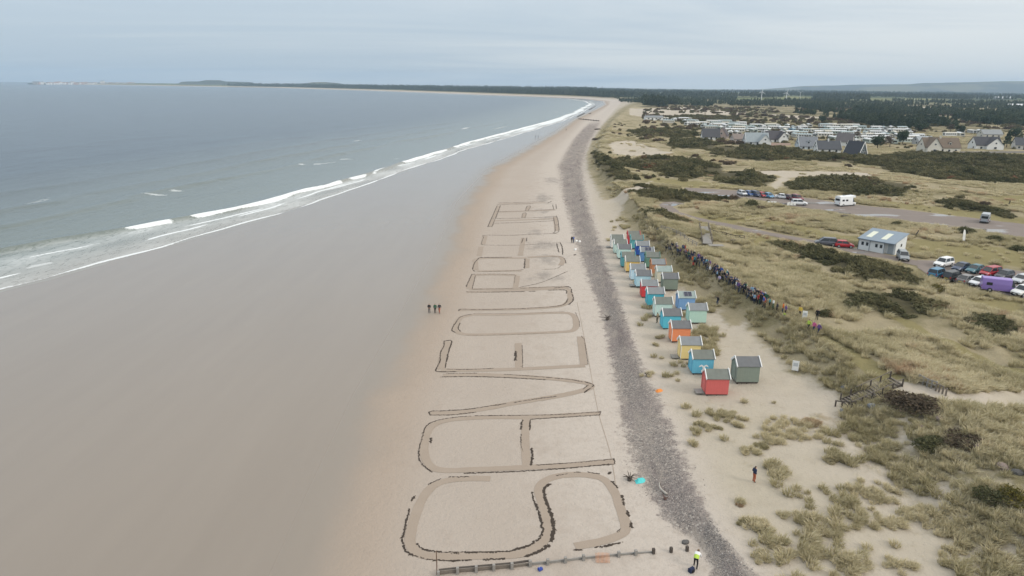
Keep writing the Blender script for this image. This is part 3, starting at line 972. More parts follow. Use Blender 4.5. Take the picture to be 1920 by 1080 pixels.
HUTS = [  # px, py of the near seaward corner, colour name, colour, roof, extras
    (1146, 466, 'white', (.74, .72, .68), 'green_grey'), (1152, 476, 'frosty mint', (.52, .66, .60), 'green_grey'),
    (1159, 486, 'pale mint', (.55, .71, .65), 'dark_grey'), (1165, 502, 'dull teal', (.10, .33, .38), 'green_grey'),
    (1173, 511, 'mustard yellow', (.72, .49, .15), 'green_grey'), (1182.5, 526, 'powder blue', (.50, .68, .78), 'grey'),
    (1192.5, 540, 'ice blue', (.42, .64, .72), 'dark_grey'), (1203, 559, 'bright red', (.60, .055, .06), 'grey'),
    (1214, 576, 'cyan blue', (.07, .40, .50), 'grey'), (1228, 595, 'light mint', (.55, .70, .64), 'green_grey'),
    (1243, 618, 'turquoise', (.10, .47, .60), 'dark_grey'), (1259, 643, 'orange', (.76, .26, .12), 'dark_grey'),
    (1275.6, 675.5, 'primrose yellow', (.78, .60, .26), 'grey'), (1297.6, 703, 'sky blue', (.13, .43, .58), 'green_grey'),
    (1323, 743, 'crimson red', (.56, .125, .115), 'green_grey'),
    (1177.5, 459, 'cherry red', (.55, .06, .07), 'green_grey'), (1183, 468, 'sea green', (.12, .38, .40), 'green_grey'),
    (1193, 480, 'royal blue', (.025, .09, .38), 'grey'), (1201, 491.5, 'mid blue', (.12, .27, .52), 'grey'),
    (1211, 503, 'sage green', (.14, .27, .21), 'green_grey'), (1221, 516.5, 'terracotta', (.50, .23, .12), 'grey'),
    (1231.5, 531, 'cream', (.66, .63, .50), 'mint_grey'), (1242.5, 546, 'moss grey', (.20, .245, .20), 'dark_grey'),
    (1271.7, 583, 'cornflower blue', (.19, .34, .58), 'mint_grey'), (1291.5, 608, 'mint green', (.45, .64, .55), 'grey'),
    (1380, 721, 'olive grey', (.205, .245, .205), 'dark_grey')]
HUT_POS = [drop(h[0], h[1]) for h in HUTS]


def keep_clear(x, y):
    ok = np.ones(len(x), bool)
    for p in HUT_POS:
        ok &= ~((x > p.x - .4) & (x < p.x + 3.3) & (y > p.y - 0.6) & (y < p.y + 2.8))
    ok &= flat_mask(x, y) < 0.9
    ok &= seg_dist(x, y, TRAIL_W) > 1.6
    ok &= seg_dist(x, y, CREST_PATH_W) > 0.9
    for pl in BARE_W:
        ok &= ~in_poly(x, y, pl) | (RNG.uniform(0, 1, len(x)) < 0.05)
    return ok


# --- marram on the upper beach, the dune face and behind the crest
def cand(x0, x1, y0, y1, dens):
    n = int((x1 - x0) * (y1 - y0) * dens)
    return RNG.uniform(x0, x1, n), RNG.uniform(y0, y1, n)


NEAR_TUFTS = [  # px, py, width in px: clumps standing on the sand
    (1490, 803, 110), (1440, 826, 55), (1410, 848, 42), (1450, 744, 70), (1350, 780, 62), (1385, 792, 44), (1312, 802, 46), (1298, 832, 26),
    (1420, 985, 55), (1455, 1022, 48), (1480, 968, 40), (1440, 1046, 55), (1512, 1036, 52), (1557, 1000, 34), (1640, 925, 92),
    (1612, 970, 88), (1722, 967, 72), (1762, 988, 62), (1742, 892, 56), (1660, 862, 50), (1855, 866, 56), (1828, 1002, 60), (1780, 1038, 46),
    (1690, 1062, 56), (1862, 1052, 56), (1902, 1002, 50), (1462, 887, 34), (1556, 862, 22), (1386, 942, 16), (1212, 703, 26), (1238, 633, 24),
    (1895, 930, 60), (1700, 905, 50), (1590, 1060, 50), (1330, 655, 24), (1225, 648, 16), (1665, 800, 50), (1720, 830, 36), (1690, 985, 50), (1800, 960, 50)]
px_, py_, pz_ = [], [], []
X, Y, S_, T_ = [], [], [], []
for (a, c, w) in NEAR_TUFTS:
    p = drop(a, c)
    dist = math.hypot(p.y, CAM_H)
    wm = w * dist / FPX
    k = max(3, int(3.2 * wm * wm * 0.55))
    th = RNG.uniform(0, 6.28, k); q = np.sqrt(RNG.uniform(0, 1, k))
    X.append(p.x + q * np.cos(th) * wm * .5); Y.append(p.y + q * np.sin(th) * wm * .42)
    S_.append(RNG.uniform(.7, 1.05, k) * (1 - .35 * q)); T_.append(np.full(k, RNG.uniform(.35, .85)) + RNG.normal(0, .12, k))
cx, cy = cand(16, 48, 40, 185, 2.8)
a3, a4, a5 = lx(L3, cy), lx(L4, cy), lx(L5, cy)
cl = fbm(cx * .13, cy * .10, 3, 201)
p_up = sst(cl, 0.02, 0.30) * .8 * (cx > a3 + 1.5) * (cx < a4 + 1) * sst((cx - a3) / np.maximum(a4 - a3, 1), .05, .6)
p_fc = .80 * sst(fbm(cx * .2, cy * .16, 3, 202), -.45, .05) * (cx >= a4) * (cx < a5 + 2)
pr_ = np.maximum(p_up, p_fc)
k = (RNG.uniform(0, 1, len(cx)) < pr_) & visible(cx, cy)
cx, cy, cl = cx[k], cy[k], cl[k]
X.append(cx); Y.append(cy); S_.append(RNG.uniform(.6, 1.2, len(cx))); T_.append(.42 + .45 * fbm(cx * .1, cy * .1, 2, 203) + RNG.normal(0, .13, len(cx)))
X, Y, S_, T_ = map(np.concatenate, (X, Y, S_, T_))
k = keep_clear(X, Y)
X, Y, S_, T_ = X[k], Y[k], S_[k], T_[k]
scatter('marram_grass_on_the_beach_side', np.stack([X, Y, HZ(X, Y)], 1), S_, TUFTS, np.clip(T_, 0, .85))

cx, cy = cand(28, 150, 45, 235, 2.3)
a5 = lx(L5, cy)
lawn_at = np.zeros(len(cx))
for pl in LAWN_W:
    lawn_at = np.maximum(lawn_at, sst(poly_sd(cx, cy, pl), -4, 3))
dn = sst(fbm(cx * .09, cy * .08, 3, 205), -.32, .10) * (1 - .85 * sst(cx - a5, 45, 85) * (1 - sst(fbm(cx * .03, cy * .03, 2, 206), 0, .3)))
dn = dn * (1 - .93 * lawn_at) * (cx > a5 - .5)
gors = np.zeros(len(cx), bool)
for pl in GORSE_W.values():
    gors |= in_poly(cx, cy, pl)
k = (RNG.uniform(0, 1, len(cx)) < dn) & visible(cx, cy) & ~gors & (seg_dist(cx, cy, DARK_PATH_W) > 1.3)
cx, cy = cx[k], cy[k]
k = keep_clear(cx, cy)
cx, cy = cx[k], cy[k]
scatter('marram_grass_behind_the_crest', np.stack([cx, cy, HZ(cx, cy)], 1), RNG.uniform(.75, 1.45, len(cx)), TUFTS,
        np.clip(.55 + .75 * fbm(cx * .06, cy * .06, 2, 207) + RNG.normal(0, .12, len(cx)), 0, .97))
print('near tufts', len(X), len(cx))

cx, cy = cand(20, 420, 150, 560, .30)
a5 = lx(L5, cy)
lawn_at = np.zeros(len(cx))
for pl in LAWN_W:
    lawn_at = np.maximum(lawn_at, sst(poly_sd(cx, cy, pl), -6, 4))
gors = np.zeros(len(cx), bool)
for pl in GORSE_W.values():
    gors |= in_poly(cx, cy, pl)
dn = sst(fbm(cx * .05, cy * .03, 3, 208), -.12, .2) * (1 - .93 * lawn_at) * (cx > lx(L4, cy))
k = (RNG.uniform(0, 1, len(cx)) < dn) & visible(cx, cy) & ~gors & ((cx > 150) | (cy > 230) | (cx < a5 + 2))
cx, cy = cx[k], cy[k]
k = keep_clear(cx, cy)
cx, cy = cx[k], cy[k]
scatter('marram_grass_on_the_far_links', np.stack([cx, cy, HZ(cx, cy)], 1), np.stack([RNG.uniform(.9, 1.7, len(cx))] * 2 + [RNG.uniform(.6, 1.1, len(cx))], 1), TUFTS_FAR,
        np.clip(.6 + .6 * fbm(cx * .03, cy * .03, 2, 209) + RNG.normal(0, .12, len(cx)), 0, .97))
print('far tufts', len(cx))

# --- gorse thickets: each one mass of its own
for nm, pl in GORSE_W.items():
    a = np.array(pl)
    x0, y0 = a.min(0); x1, y1 = a.max(0)
    dist = float(a[:, 1].mean())
    area_px = dist / 300.0
    dens = .62 if dist < 220 else (.27 if dist < 340 else .11)
    sc = 1.0 if dist < 220 else (1.45 if dist < 340 else 2.0)
    cx, cy = cand(x0, x1, y0, y1, dens)
    sd = poly_sd(cx, cy, pl)
    edge = 2.0 * fbm(cx * .12, cy * .12, 3, 210) * sc
    gap = fbm(cx * .06 / sc, cy * .06 / sc, 3, 211)
    k = (sd + edge > 0) & visible(cx, cy, 1.05) & (gap > -.22)
    cx, cy, sd = cx[k], cy[k], sd[k]
    k = flat_mask(cx, cy) < .6
    cx, cy, sd = cx[k], cy[k], sd[k]
    hgt = (0.55 + .75 * sst(sd, 0, 5)) * RNG.uniform(.75, 1.25, len(cx)) * (1 + .35 * fbm(cx * .1, cy * .1, 2, 212))
    vs_ = RNG.lognormal(0, .28, len(cx))
    scl = np.stack([sc * vs_] * 2 + [sc ** .5 * hgt * vs_ ** .8], 1)
    heath = nm.startswith('heath')
    ti = np.clip(.35 + .7 * fbm(cx * .08, cy * .08, 2, 213) + RNG.normal(0, .14, len(cx)), 0, .97)
    scatter('gorse_thicket', np.stack([cx, cy, HZ(cx, cy) - .05], 1), scl, SHRUBS, ti)

# scrub dotted about the links
cx, cy = cand(30, 560, 190, 640, .010)
k = visible(cx, cy) & (cx > lx(L5, cy) + 4) & (fbm(cx * .02, cy * .02, 3, 214) > .02)
cx, cy = cx[k], cy[k]
k = keep_clear(cx, cy); cx, cy = cx[k], cy[k]
scatter('heath_scrub', np.stack([cx, cy, HZ(cx, cy)], 1), RNG.uniform(.6, 1.6, len(cx)), SHRUBS + HEATH, RNG.uniform(0, .9, len(cx)))

# --- woods
PARKED = [tuple(drop(*p)[:2]) for p in [(1220, 224), (1420, 230), (1640, 240), (1725, 246), (1725, 290), (1560, 296), (1300, 272)]]
WOOD = [tuple(drop(*p)[:2]) for p in [(1150, 191), (1200, 194), (1300, 200), (1390, 206), (1480, 214), (1560, 222), (1640, 240), (1720, 243), (1800, 246), (1940, 250), (1940, 196),
                                      (1800, 192), (1640, 189), (1480, 187), (1300, 184), (1150, 182.5)]]
CLEAR = [[tuple(drop(*p)[:2]) for p in v] for v in (
    [(1455, 203), (1490, 201), (1490, 213), (1462, 214)], [(1552, 212), (1590, 213), (1590, 221), (1552, 221)], [(1705, 199), (1760, 200), (1755, 207), (1700, 207)],
    [(1380, 183), (1470, 184), (1470, 192), (1380, 191)], [(1468, 181), (1525, 182), (1525, 188.5), (1468, 189)], [(1730, 216), (1800, 218), (1790, 224), (1735, 223)])]
a = np.array(WOOD)
n = 42000
px = RNG.uniform(1140, 1930, n); py = RNG.uniform(178, 250, n)
# even in the photograph would be uneven on the ground: sample the ground by bands of distance instead
yy_ = np.exp(RNG.uniform(np.log(500), np.log(3600), n))
xx_ = RNG.uniform(-.05, .80, n) * yy_ + 40
k = in_poly(xx_, yy_, WOOD)
for c in CLEAR:
    k &= ~in_poly(xx_, yy_, c)
gp = fbm(xx_ * .006, yy_ * .004, 3, 220)
k &= (gp + .5 * fbm(xx_ * .022, yy_ * .012, 2, 224) > -.06 + .08 * sst(yy_, 900, 1800))
xx_, yy_, gp = xx_[k], yy_[k], gp[k]
sc = RNG.uniform(.38, .90, len(xx_))
scatter('pine_wood', np.stack([xx_, yy_, HZ(xx_, yy_)], 1), sc, PINES, np.clip(.45 + gp + RNG.normal(0, .2, len(xx_)), 0, 1))
print('wood', len(xx_))
hx_, hy_ = cand(60, 900, 430, 1250, .006)
k = visible(hx_, hy_) & (hx_ > lx(L5, hy_) + 25) & (fbm(hx_ * .008, hy_ * .006, 3, 222) > -.12) & ~in_poly(hx_, hy_, PARKED)
for c in CLEAR:
    k &= ~in_poly(hx_, hy_, c)
hx_, hy_ = hx_[k], hy_[k]
scatter('heath_scrub', np.stack([hx_, hy_, HZ(hx_, hy_)], 1), RNG.uniform(1.2, 3.2, len(hx_)), SHRUBS + HEATH, RNG.uniform(0, .9, len(hx_)))
hx_, hy_ = cand(100, 480, 420, 720, .010)
k = visible(hx_, hy_) & in_poly(hx_, hy_, PARKED) & (fbm(hx_ * .03, hy_ * .03, 2, 227) > -.1)
hx_, hy_ = hx_[k], hy_[k]
scatter('garden_shrubs', np.stack([hx_, hy_, HZ(hx_, hy_)], 1), RNG.uniform(1.2, 2.8, len(hx_)), SHRUBS + HEATH, RNG.uniform(0, .8, len(hx_)))
# the wood that lines the curve of the bay
n = 26000
yy_ = np.exp(RNG.uniform(np.log(1180), np.log(6000), n))
dd = 95 + 1300 * RNG.uniform(0, 1, n) ** 2.6 * sst(yy_, 1000, 2600) + 60 * RNG.uniform(0, 1, n)
xx_ = lx(L0, yy_) + dd * (1 + sst(yy_, 1500, 3500))
k = (yy_ < 5500) & ~in_poly(xx_, yy_, WOOD) & ((xx_ / yy_ < .115 + .04 * gnoise(yy_ * .004, yy_ * 0)) | ((yy_ < 2500) & (xx_ / yy_ < .5) & (fbm(xx_ * .004, yy_ * .003, 3, 226) > -.15)))
for c in CLEAR:
    k &= ~in_poly(xx_, yy_, c)
xx_, yy_ = xx_[k], yy_[k]
scatter('coastal_wood', np.stack([xx_, yy_, HZ(xx_, yy_)], 1), RNG.uniform(.9, 1.5, len(xx_)) * (1 + .3 * sst(yy_, 2500, 5000)), PINES, RNG.uniform(0, .9, len(xx_)))

n = 16000
yy_ = np.exp(RNG.uniform(np.log(2300), np.log(6200), n)); xx_ = RNG.uniform(.10, .80, n) * yy_
k = (fbm(xx_ * .0022, yy_ * .0012, 3, 228) > .02) & ~in_poly(xx_, yy_, WOOD)
for c in CLEAR:
    k &= ~in_poly(xx_, yy_, c)
xx_, yy_ = xx_[k], yy_[k]
scatter('inland_wood', np.stack([xx_, yy_, HZ(xx_, yy_)], 1), RNG.uniform(.8, 1.4, len(xx_)), PINES, RNG.uniform(0, .9, len(xx_)))
# --- stones on the shingle bank
st = bpy.data.materials.new('beach_stone'); st.use_nodes = True
t = st.node_tree; t.nodes.clear(); b = NB(t)
cr_ = b.n('ShaderNodeValToRGB', {0: b.attr('tint', 'INSTANCER')})
cr_.color_ramp.elements[0].color = (.12, .108, .10, 1); cr_.color_ramp.elements[1].color = (.50, .46, .41, 1)
for pos, c in ((.35, (.215, .193, .18)), (.7, (.28, .25, .228)), (.85, (.34, .285, .25))):
    e = cr_.color_ramp.elements.new(pos); e.color = c + (1,)
pr = b.n('ShaderNodeBsdfPrincipled', {'Base Color': cr_.outputs[0], 'Roughness': .85, 'Specular IOR Level': .2})
b.n('ShaderNodeOutputMaterial', {'Surface': pr.outputs[0]})


def stone_mesh(seed, name='beach_stone', m=None, sub=1):
    import bmesh
    bm = bmesh.new(); bmesh.ops.create_icosphere(bm, subdivisions=sub, radius=1)
    r = np.random.default_rng(seed); off = r.uniform(0, 20)
    for v in bm.verts:
        c = v.co
        f = 1 + .28 * float(gnoise(c.x * 1.1 + off, c.y * 1.1 + c.z * 2, seed % 50))
        v.co = Vector((c.x * f * r.uniform(.95, 1.05), c.y * f * .8, c.z * f * .62))
    me = bpy.data.meshes.new(name); bm.to_mesh(me); bm.free(); me.materials.append(m or st)
    return me


STONES = [source(stone_mesh(300 + k)) for k in range(4)]
yy_ = 40 * (260 / 40) ** RNG.uniform(0, 1, 30000)
u = RNG.normal(.5, .23, len(yy_))
xx_ = lx(L2, yy_) + (lx(L3, yy_) - lx(L2, yy_)) * u
k = visible(xx_, yy_) & (fbm(xx_ * .3, yy_ * .15, 3, 231) > -.25 + .5 * np.clip(np.abs(u - .5) - .45, 0, 1))
xx_, yy_ = xx_[k], yy_[k]
sz_ = .03 + .05 * RNG.uniform(0, 1, len(xx_)) ** 2.5
scatter('shingle_stones', np.stack([xx_, yy_, HZ(xx_, yy_)], 1), sz_, STONES, RNG.uniform(0, 1, len(xx_)))
# ------------------------------------------------------------------ materials for built things
WHITE = mat('white_paint', (.74, .74, .72), .55, .04)
TIMBER = mat('weathered_timber', (.17, .145, .12), .9, .3, 6, bump=.3)
TIMBER_D = mat('dark_timber', (.075, .062, .052), .9, .3, 6, bump=.3)
TIMBER_G = mat('silvered_timber', (.25, .235, .215), .9, .22, 6, bump=.3)
ROOFS = {'green_grey': mat('roof_green_grey', (.155, .165, .145), .85, .25, 1.6, dirt=.3), 'grey': mat('roof_grey', (.20, .21, .215), .8, .18, 1.6, dirt=.25),
         'dark_grey': mat('roof_dark_grey', (.135, .138, .142), .85, .2, 1.6, dirt=.25), 'mint_grey': mat('roof_mint_grey', (.26, .31, .29), .8, .18, 1.6, dirt=.25)}
DARKGLASS = mat('dark_glass', (.018, .022, .026), .08, .1, spec=.6)
PANE = mat('window_pane', (.03, .036, .042), .12, .15, spec=.6)
RUBBER = mat('rubber', (.018, .018, .019), .8)
STEEL = mat('steel', (.42, .43, .44), .4, .1, metal=.6)
SOLAR = mat('solar_cell', (.012, .016, .04), .15, .2, spec=.6)


def board_mat(name, color):
    """painted boards: fine vertical joints as relief, paint slightly uneven"""
    if name in MATS: return MATS[name]
    m = bpy.data.materials.new(name); m.use_nodes = True
    t = m.node_tree; t.nodes.clear(); b = NB(t)
    g = b.n('ShaderNodeTexCoord').outputs['Object']
    nz = b.noise(g, 2.0, 5, .65)
    c = b.mix(nz, tuple(x * .88 for x in color), tuple(min(1, x * 1.08) for x in color))
    c = b.mix(b.math('MULTIPLY', b.step(b.noise(g, 1.1, 5, .7), .56, .74), .16), c, (.30, .27, .22))
    w = b.n('ShaderNodeTexWave', {'Vector': b.n('ShaderNodeMapping', {'Vector': g, 'Scale': (1, 1, .02)}).outputs[0], 'Scale': 2.1, 'Distortion': 0.0}, wave_type='BANDS', bands_direction='DIAGONAL')
    bn = b.n('ShaderNodeBump', {'Height': b.step(w.outputs['Fac'], 0, .12), 'Strength': .5, 'Distance': .02})
    p = b.n('ShaderNodeBsdfPrincipled', {'Base Color': c, 'Roughness': .6, 'Specular IOR Level': .3, 'Normal': bn.outputs[0]})
    b.n('ShaderNodeOutputMaterial', {'Surface': p.outputs[0]})
    MATS[name] = m
    return m


# ------------------------------------------------------------------ beach huts
HL, HD, HWALL, HRIDGE = 2.62, 2.05, 2.0, 2.78


def beach_hut(i, h, p):
    px, py, cname, colr, roof = h
    seaward = i < 15
    neigh = {0: 'farthest of the seaward row', 1: 'second from the far end of the seaward row', 2: 'third from the far end of the seaward row'}
    extra = {14: 'in front at the near end of the seaward row', 13: 'with white emblem on its wall, just behind the crimson red one', 12: 'between the orange and sky blue huts',
             11: 'between turquoise and primrose yellow huts', 10: 'behind the orange hut', 9: 'between cyan blue and turquoise huts', 8: 'just in front of the bright red hut',
             7: 'in the middle of the seaward row', 6: 'behind the bright red hut of the seaward row', 5: 'in front of the mustard yellow hut', 4: 'in front of the dull teal hut', 3: 'behind the mustard yellow hut',
             15: 'farthest of the landward row', 16: 'beside the cherry red one, landward row', 17: 'in the landward row before the sea green one', 18: 'with a solar panel on its roof, beside the royal blue hut',
             19: 'beyond the terracotta hut', 20: 'between sage green and cream huts', 21: 'beside the moss grey hut', 22: 'standing tall before the cream hut',
             23: 'with solar panel, set back alone behind the mint green hut', 24: 'at the path beside the turquoise hut', 25: 'standing apart landward of the crimson red hut'}
    extra.update(neigh)
    label = cname + ' beach hut ' + extra[i]
    rz = R(random.uniform(-1.5, 1.5)) if i not in (14, 13, 12) else 0
    base = ground(p.x + 1.2, p.y + 1.0)
    root = thing('beach_hut', label, 'beach hut', (p.x, p.y, min(base, p.z) - .02), rz, 'beach huts in two rows above the shingle')
    wm = board_mat('paint_' + cname.replace(' ', '_'), colr)
    wall = MB(); z0 = .30 + random.uniform(-.06, .10)
    k = 1.0 if i != 25 else 1.05
    L, D, HW, HR = HL * k, HD * k, HWALL * k, HRIDGE * k
    wall.prism([(0, 0), (D, 0), (D, HW), (D / 2, HR), (0, HW)], 0, L, 0, Matrix.Translation((0, 0, z0)))
    wall.build('wall', wm, root)
    # roof: two slabs running seaward to landward
    rm = ROOFS[roof]
    ov = .10
    slope = math.atan2(HR - HW, D / 2)
    for sgn in (1, -1):
        s = MB()
        y_e = -ov if sgn == 1 else D + ov
        z_e = HW - ov * math.tan(slope)
        nrm = .055
        s.prism([(y_e, z_e + .004), (D / 2, HR + .004), (D / 2, HR + nrm), (y_e, z_e + nrm)], -.06, L + .06, 0, Matrix.Translation((0, 0, z0)))
        s.build('roof', rm, root)
    trim = WHITE if i not in (3, 15, 16, 19, 20) else wm
    for xx_ in (-.105, L + .105):
        for sgn in (1, -1):
            y_e = -ov - .05 if sgn == 1 else D + ov + .05
            z_e = HW - (ov + .05) * math.tan(slope)
            q = MB().bar((xx_, y_e, z0 + z_e + .06), (xx_, D / 2, z0 + HR + .06), .085, .25, 0)
            q.build('bargeboard', trim, root)
    # corner boards on the seaward end, door, floor frame, feet
    cm = WHITE if i in (4, 11, 12, 9, 5) else wm
    for yy in (0, D):
        MB().box((-.012, yy, z0 + HW / 2), (.06, .09, HW - .02)).build('corner_board', cm, root)
    dr = MB().box((-.022, D / 2, z0 + .92), (.04, .82, 1.80)).build('door', mat('door_' + cname.replace(' ', '_'), tuple(min(1, c * 1.12) for c in colr), .55), root)
    MB().box((-.055, D / 2 + .32, z0 + .95), (.03, .03, .14)).build('handle', STEEL, dr)
    for yy in (.12, D - .12):
        MB().box((L / 2, yy, z0 - .075), (L - .06, .10, .14)).build('floor_beam', TIMBER_D, root)
    for xx_ in (.2, L / 2, L - .2):
        for yy in (.15, D - .15):
            MB().box((xx_, yy, z0 - .32), (.14, .14, .36)).build('foot', TIMBER_D, root)
    if i in (0, 6, 9, 12, 14):
        MB().box((-.55, D / 2, z0 - .08), (.95, 1.3, .06)).build('deck', TIMBER_G, root)
    if i in (18, 23):
        f = MB(); yy, q = D * .25, .70
        Mx = Matrix.Translation((L * .56, D * .25, z0 + HW + (HR - HW) * .5 + .10)) @ Matrix.Rotation(slope, 4, 'X')
        sp = MB().box((0, 0, 0), (1.25, .92, .04), 0).build('solar_panel', SOLAR, root)
        sp.matrix_local = Mx
        fq = MB()
        for a in (-.63, 0, .63):
            fq.box((a, 0, .026), (.022, .94, .012))
        for a in (-.46, .46):
            fq.box((0, a, .026), (1.26, .022, .012))
        fq.build('panel_frame', STEEL, sp)
    if i == 13:     # white spread emblem on the wall that faces along the beach
        e = MB()
        up = [(-.62, .98), (-.50, 1.20), (-.30, 1.31), (-.13, 1.22), (-.02, 1.12), (.0, 1.11), (.02, 1.12), (.13, 1.22), (.30, 1.31), (.50, 1.20), (.62, .98)]
        lo = [(-.62, .96), (-.44, 1.02), (-.30, 1.10), (-.20, 1.03), (-.10, .84), (-.17, .58), (.17, .58), (.10, .84), (.20, 1.03), (.30, 1.10), (.44, 1.02), (.62, .96)]
        ring = up + lo[::-1]
        cxx = L * .53
        n = len(ring)
        vs = [(cxx + a, -.012, z0 + c - .12) for a, c in ring] + [(cxx + a, -.003, z0 + c - .12) for a, c in ring]
        fs = [tuple(range(n))] + [(j, n + j, n + (j + 1) % n, (j + 1) % n) for j in range(n)]
        e.add(vs, fs).build('emblem', WHITE, root)
    if i == 11:
        MB().box((L * .62, D / 2 - .02, z0 + HR + .2), (.05, .05, .40)).build('flue', WHITE, root)
    return root


for i, (h, p) in enumerate(zip(HUTS, HUT_POS)):
    beach_hut(i, h, p)

# ------------------------------------------------------------------ letters worked into the sand
STROKE = bpy.data.materials.new('raked_damp_sand'); STROKE.use_nodes = True
t = STROKE.node_tree; t.nodes.clear(); b = NB(t)
P = b.n('ShaderNodeTexCoord').outputs['Object']
c = b.mix(b.noise(P, .5, 4, .6), (.272, .218, .170), (.325, .265, .212))
c = b.mix(b.math('MULTIPLY', b.step(b.noise(P, 5, 4, .7), .5, .75), .2), c, (.215, .172, .135))
bn = b.n('ShaderNodeBump', {'Height': b.noise(P, 7, 4, .6), 'Strength': .5, 'Distance': .06})
pr = b.n('ShaderNodeBsdfPrincipled', {'Base Color': c, 'Roughness': .8, 'Specular IOR Level': .2, 'Normal': bn.outputs[0]})
b.n('ShaderNodeOutputMaterial', {'Surface': pr.outputs[0]})
WEED = mat('dried_seaweed', (.046, .034, .025), .85, .4, 9)


def smooth_line(P, step):
    a = np.array(P, float)
    if len(a) > 2:            # Catmull-Rom
        ext = np.vstack([2 * a[0] - a[1], a, 2 * a[-1] - a[-2]])
        out = []
        for k in range(1, len(ext) - 2):
            p0, p1, p2, p3 = ext[k - 1:k + 3]
            for tq in np.linspace(0, 1, 8, endpoint=False):
                out.append(.5 * ((2 * p1) + (p2 - p0) * tq + (2 * p0 - 5 * p1 + 4 * p2 - p3) * tq ** 2 + (3 * p1 - p0 - 3 * p2 + p3) * tq ** 3))
        a = np.array(out + [a[-1]])
    d = np.concatenate([[0], np.cumsum(np.hypot(*(a[1:] - a[:-1]).T))])
    q = np.linspace(0, d[-1], max(2, int(d[-1] / step) + 1))
    return np.stack([np.interp(q, d, a[:, 0]), np.interp(q, d, a[:, 1])], 1)


def sand_letter(label, fills, weeds, conv, width, thick=1.0, lift=.022):
    first = at(*conv(*fills[0][0]), .95)
    root = thing('sand_letter', label, 'sand letter', (first[0], first[1], ground(*first)))
    inv = Vector((first[0], first[1], ground(*first)))
    V, F = [], []
    for line in fills:
        wd = width
        L = smooth_line([at(*conv(*q), .95) for q in line], .35)
        d = np.gradient(L, axis=0); nrm = np.stack([-d[:, 1], d[:, 0]], 1); nrm /= np.linalg.norm(nrm, axis=1)[:, None] + 1e-9
        ww = wd / 2 * (1 + .10 * gnoise(L[:, 0] * .8, L[:, 1] * .8, 401))
        o = sum(len(v) for v in V)
        cols = np.array([-1, -.5, 0, .5, 1])
        G = L[:, None, :] + nrm[:, None, :] * (ww[:, None] * cols[None, :])[..., None]
        gx_, gy_ = G[..., 0].ravel(), G[..., 1].ravel()
        zz = HZ(gx_, gy_) + lift + .004 * len(V)
        V.append(np.stack([gx_ - inv.x, gy_ - inv.y, zz - inv.z], 1))
        F.append(grid_faces(len(L), 5) + o)
    me = mesh_np('raked_stroke', np.concatenate(V), np.concatenate(F), STROKE, True)
    put('raked_stroke', me, root)
    V, F = [], []
    base = np.array([(1, 0, 0), (0, 1, 0), (-1, 0, 0), (0, -1, 0), (0, 0, 1)], float)
    fc = np.array([(0, 1, 4), (1, 2, 4), (2, 3, 4), (3, 0, 4)])
    n0 = 0
    r = np.random.default_rng(len(label))
    thick_ = thick
    for line in weeds:
        th = thick
        if isinstance(line[0], (int, float)):
            th = line[0]; line = line[1:]
        L = smooth_line([at(*conv(*q), .95) for q in line], .085 * max(1, thick ** 2))
        n = len(L)
        tg = np.gradient(L, axis=0)
        keep = gnoise(L[:, 0] * 1.3, L[:, 1] * 1.3, 411) > -.62
        for (x, y), kp, tv in zip(L, keep, tg):
            if not kp: continue
            s_ = th * r.uniform(.04, .105)
            a = math.atan2(tv[1], tv[0]) + r.normal(0, .45)
            ca, sa = math.cos(a), math.sin(a)
            pts = base * np.array([s_ * r.uniform(1.0, 2.2), s_ * r.uniform(.6, 1.1), s_ * .55])
            pts = np.stack([pts[:, 0] * ca - pts[:, 1] * sa, pts[:, 0] * sa + pts[:, 1] * ca, pts[:, 2]], 1)
            x += r.normal(0, .032 * th); y += r.normal(0, .032 * th)
            V.append(pts + np.array([x - inv.x, y - inv.y, 0])); F.append(fc + n0); n0 += 5
    V = np.concatenate(V)
    V[:, 2] += HZ(V[:, 0] + inv.x, V[:, 1] + inv.y) - inv.z + .02
    o = put('seaweed_edging', mesh_np('seaweed_edging', V, np.concatenate(F), WEED), root)
    o['kind'] = 'stuff'


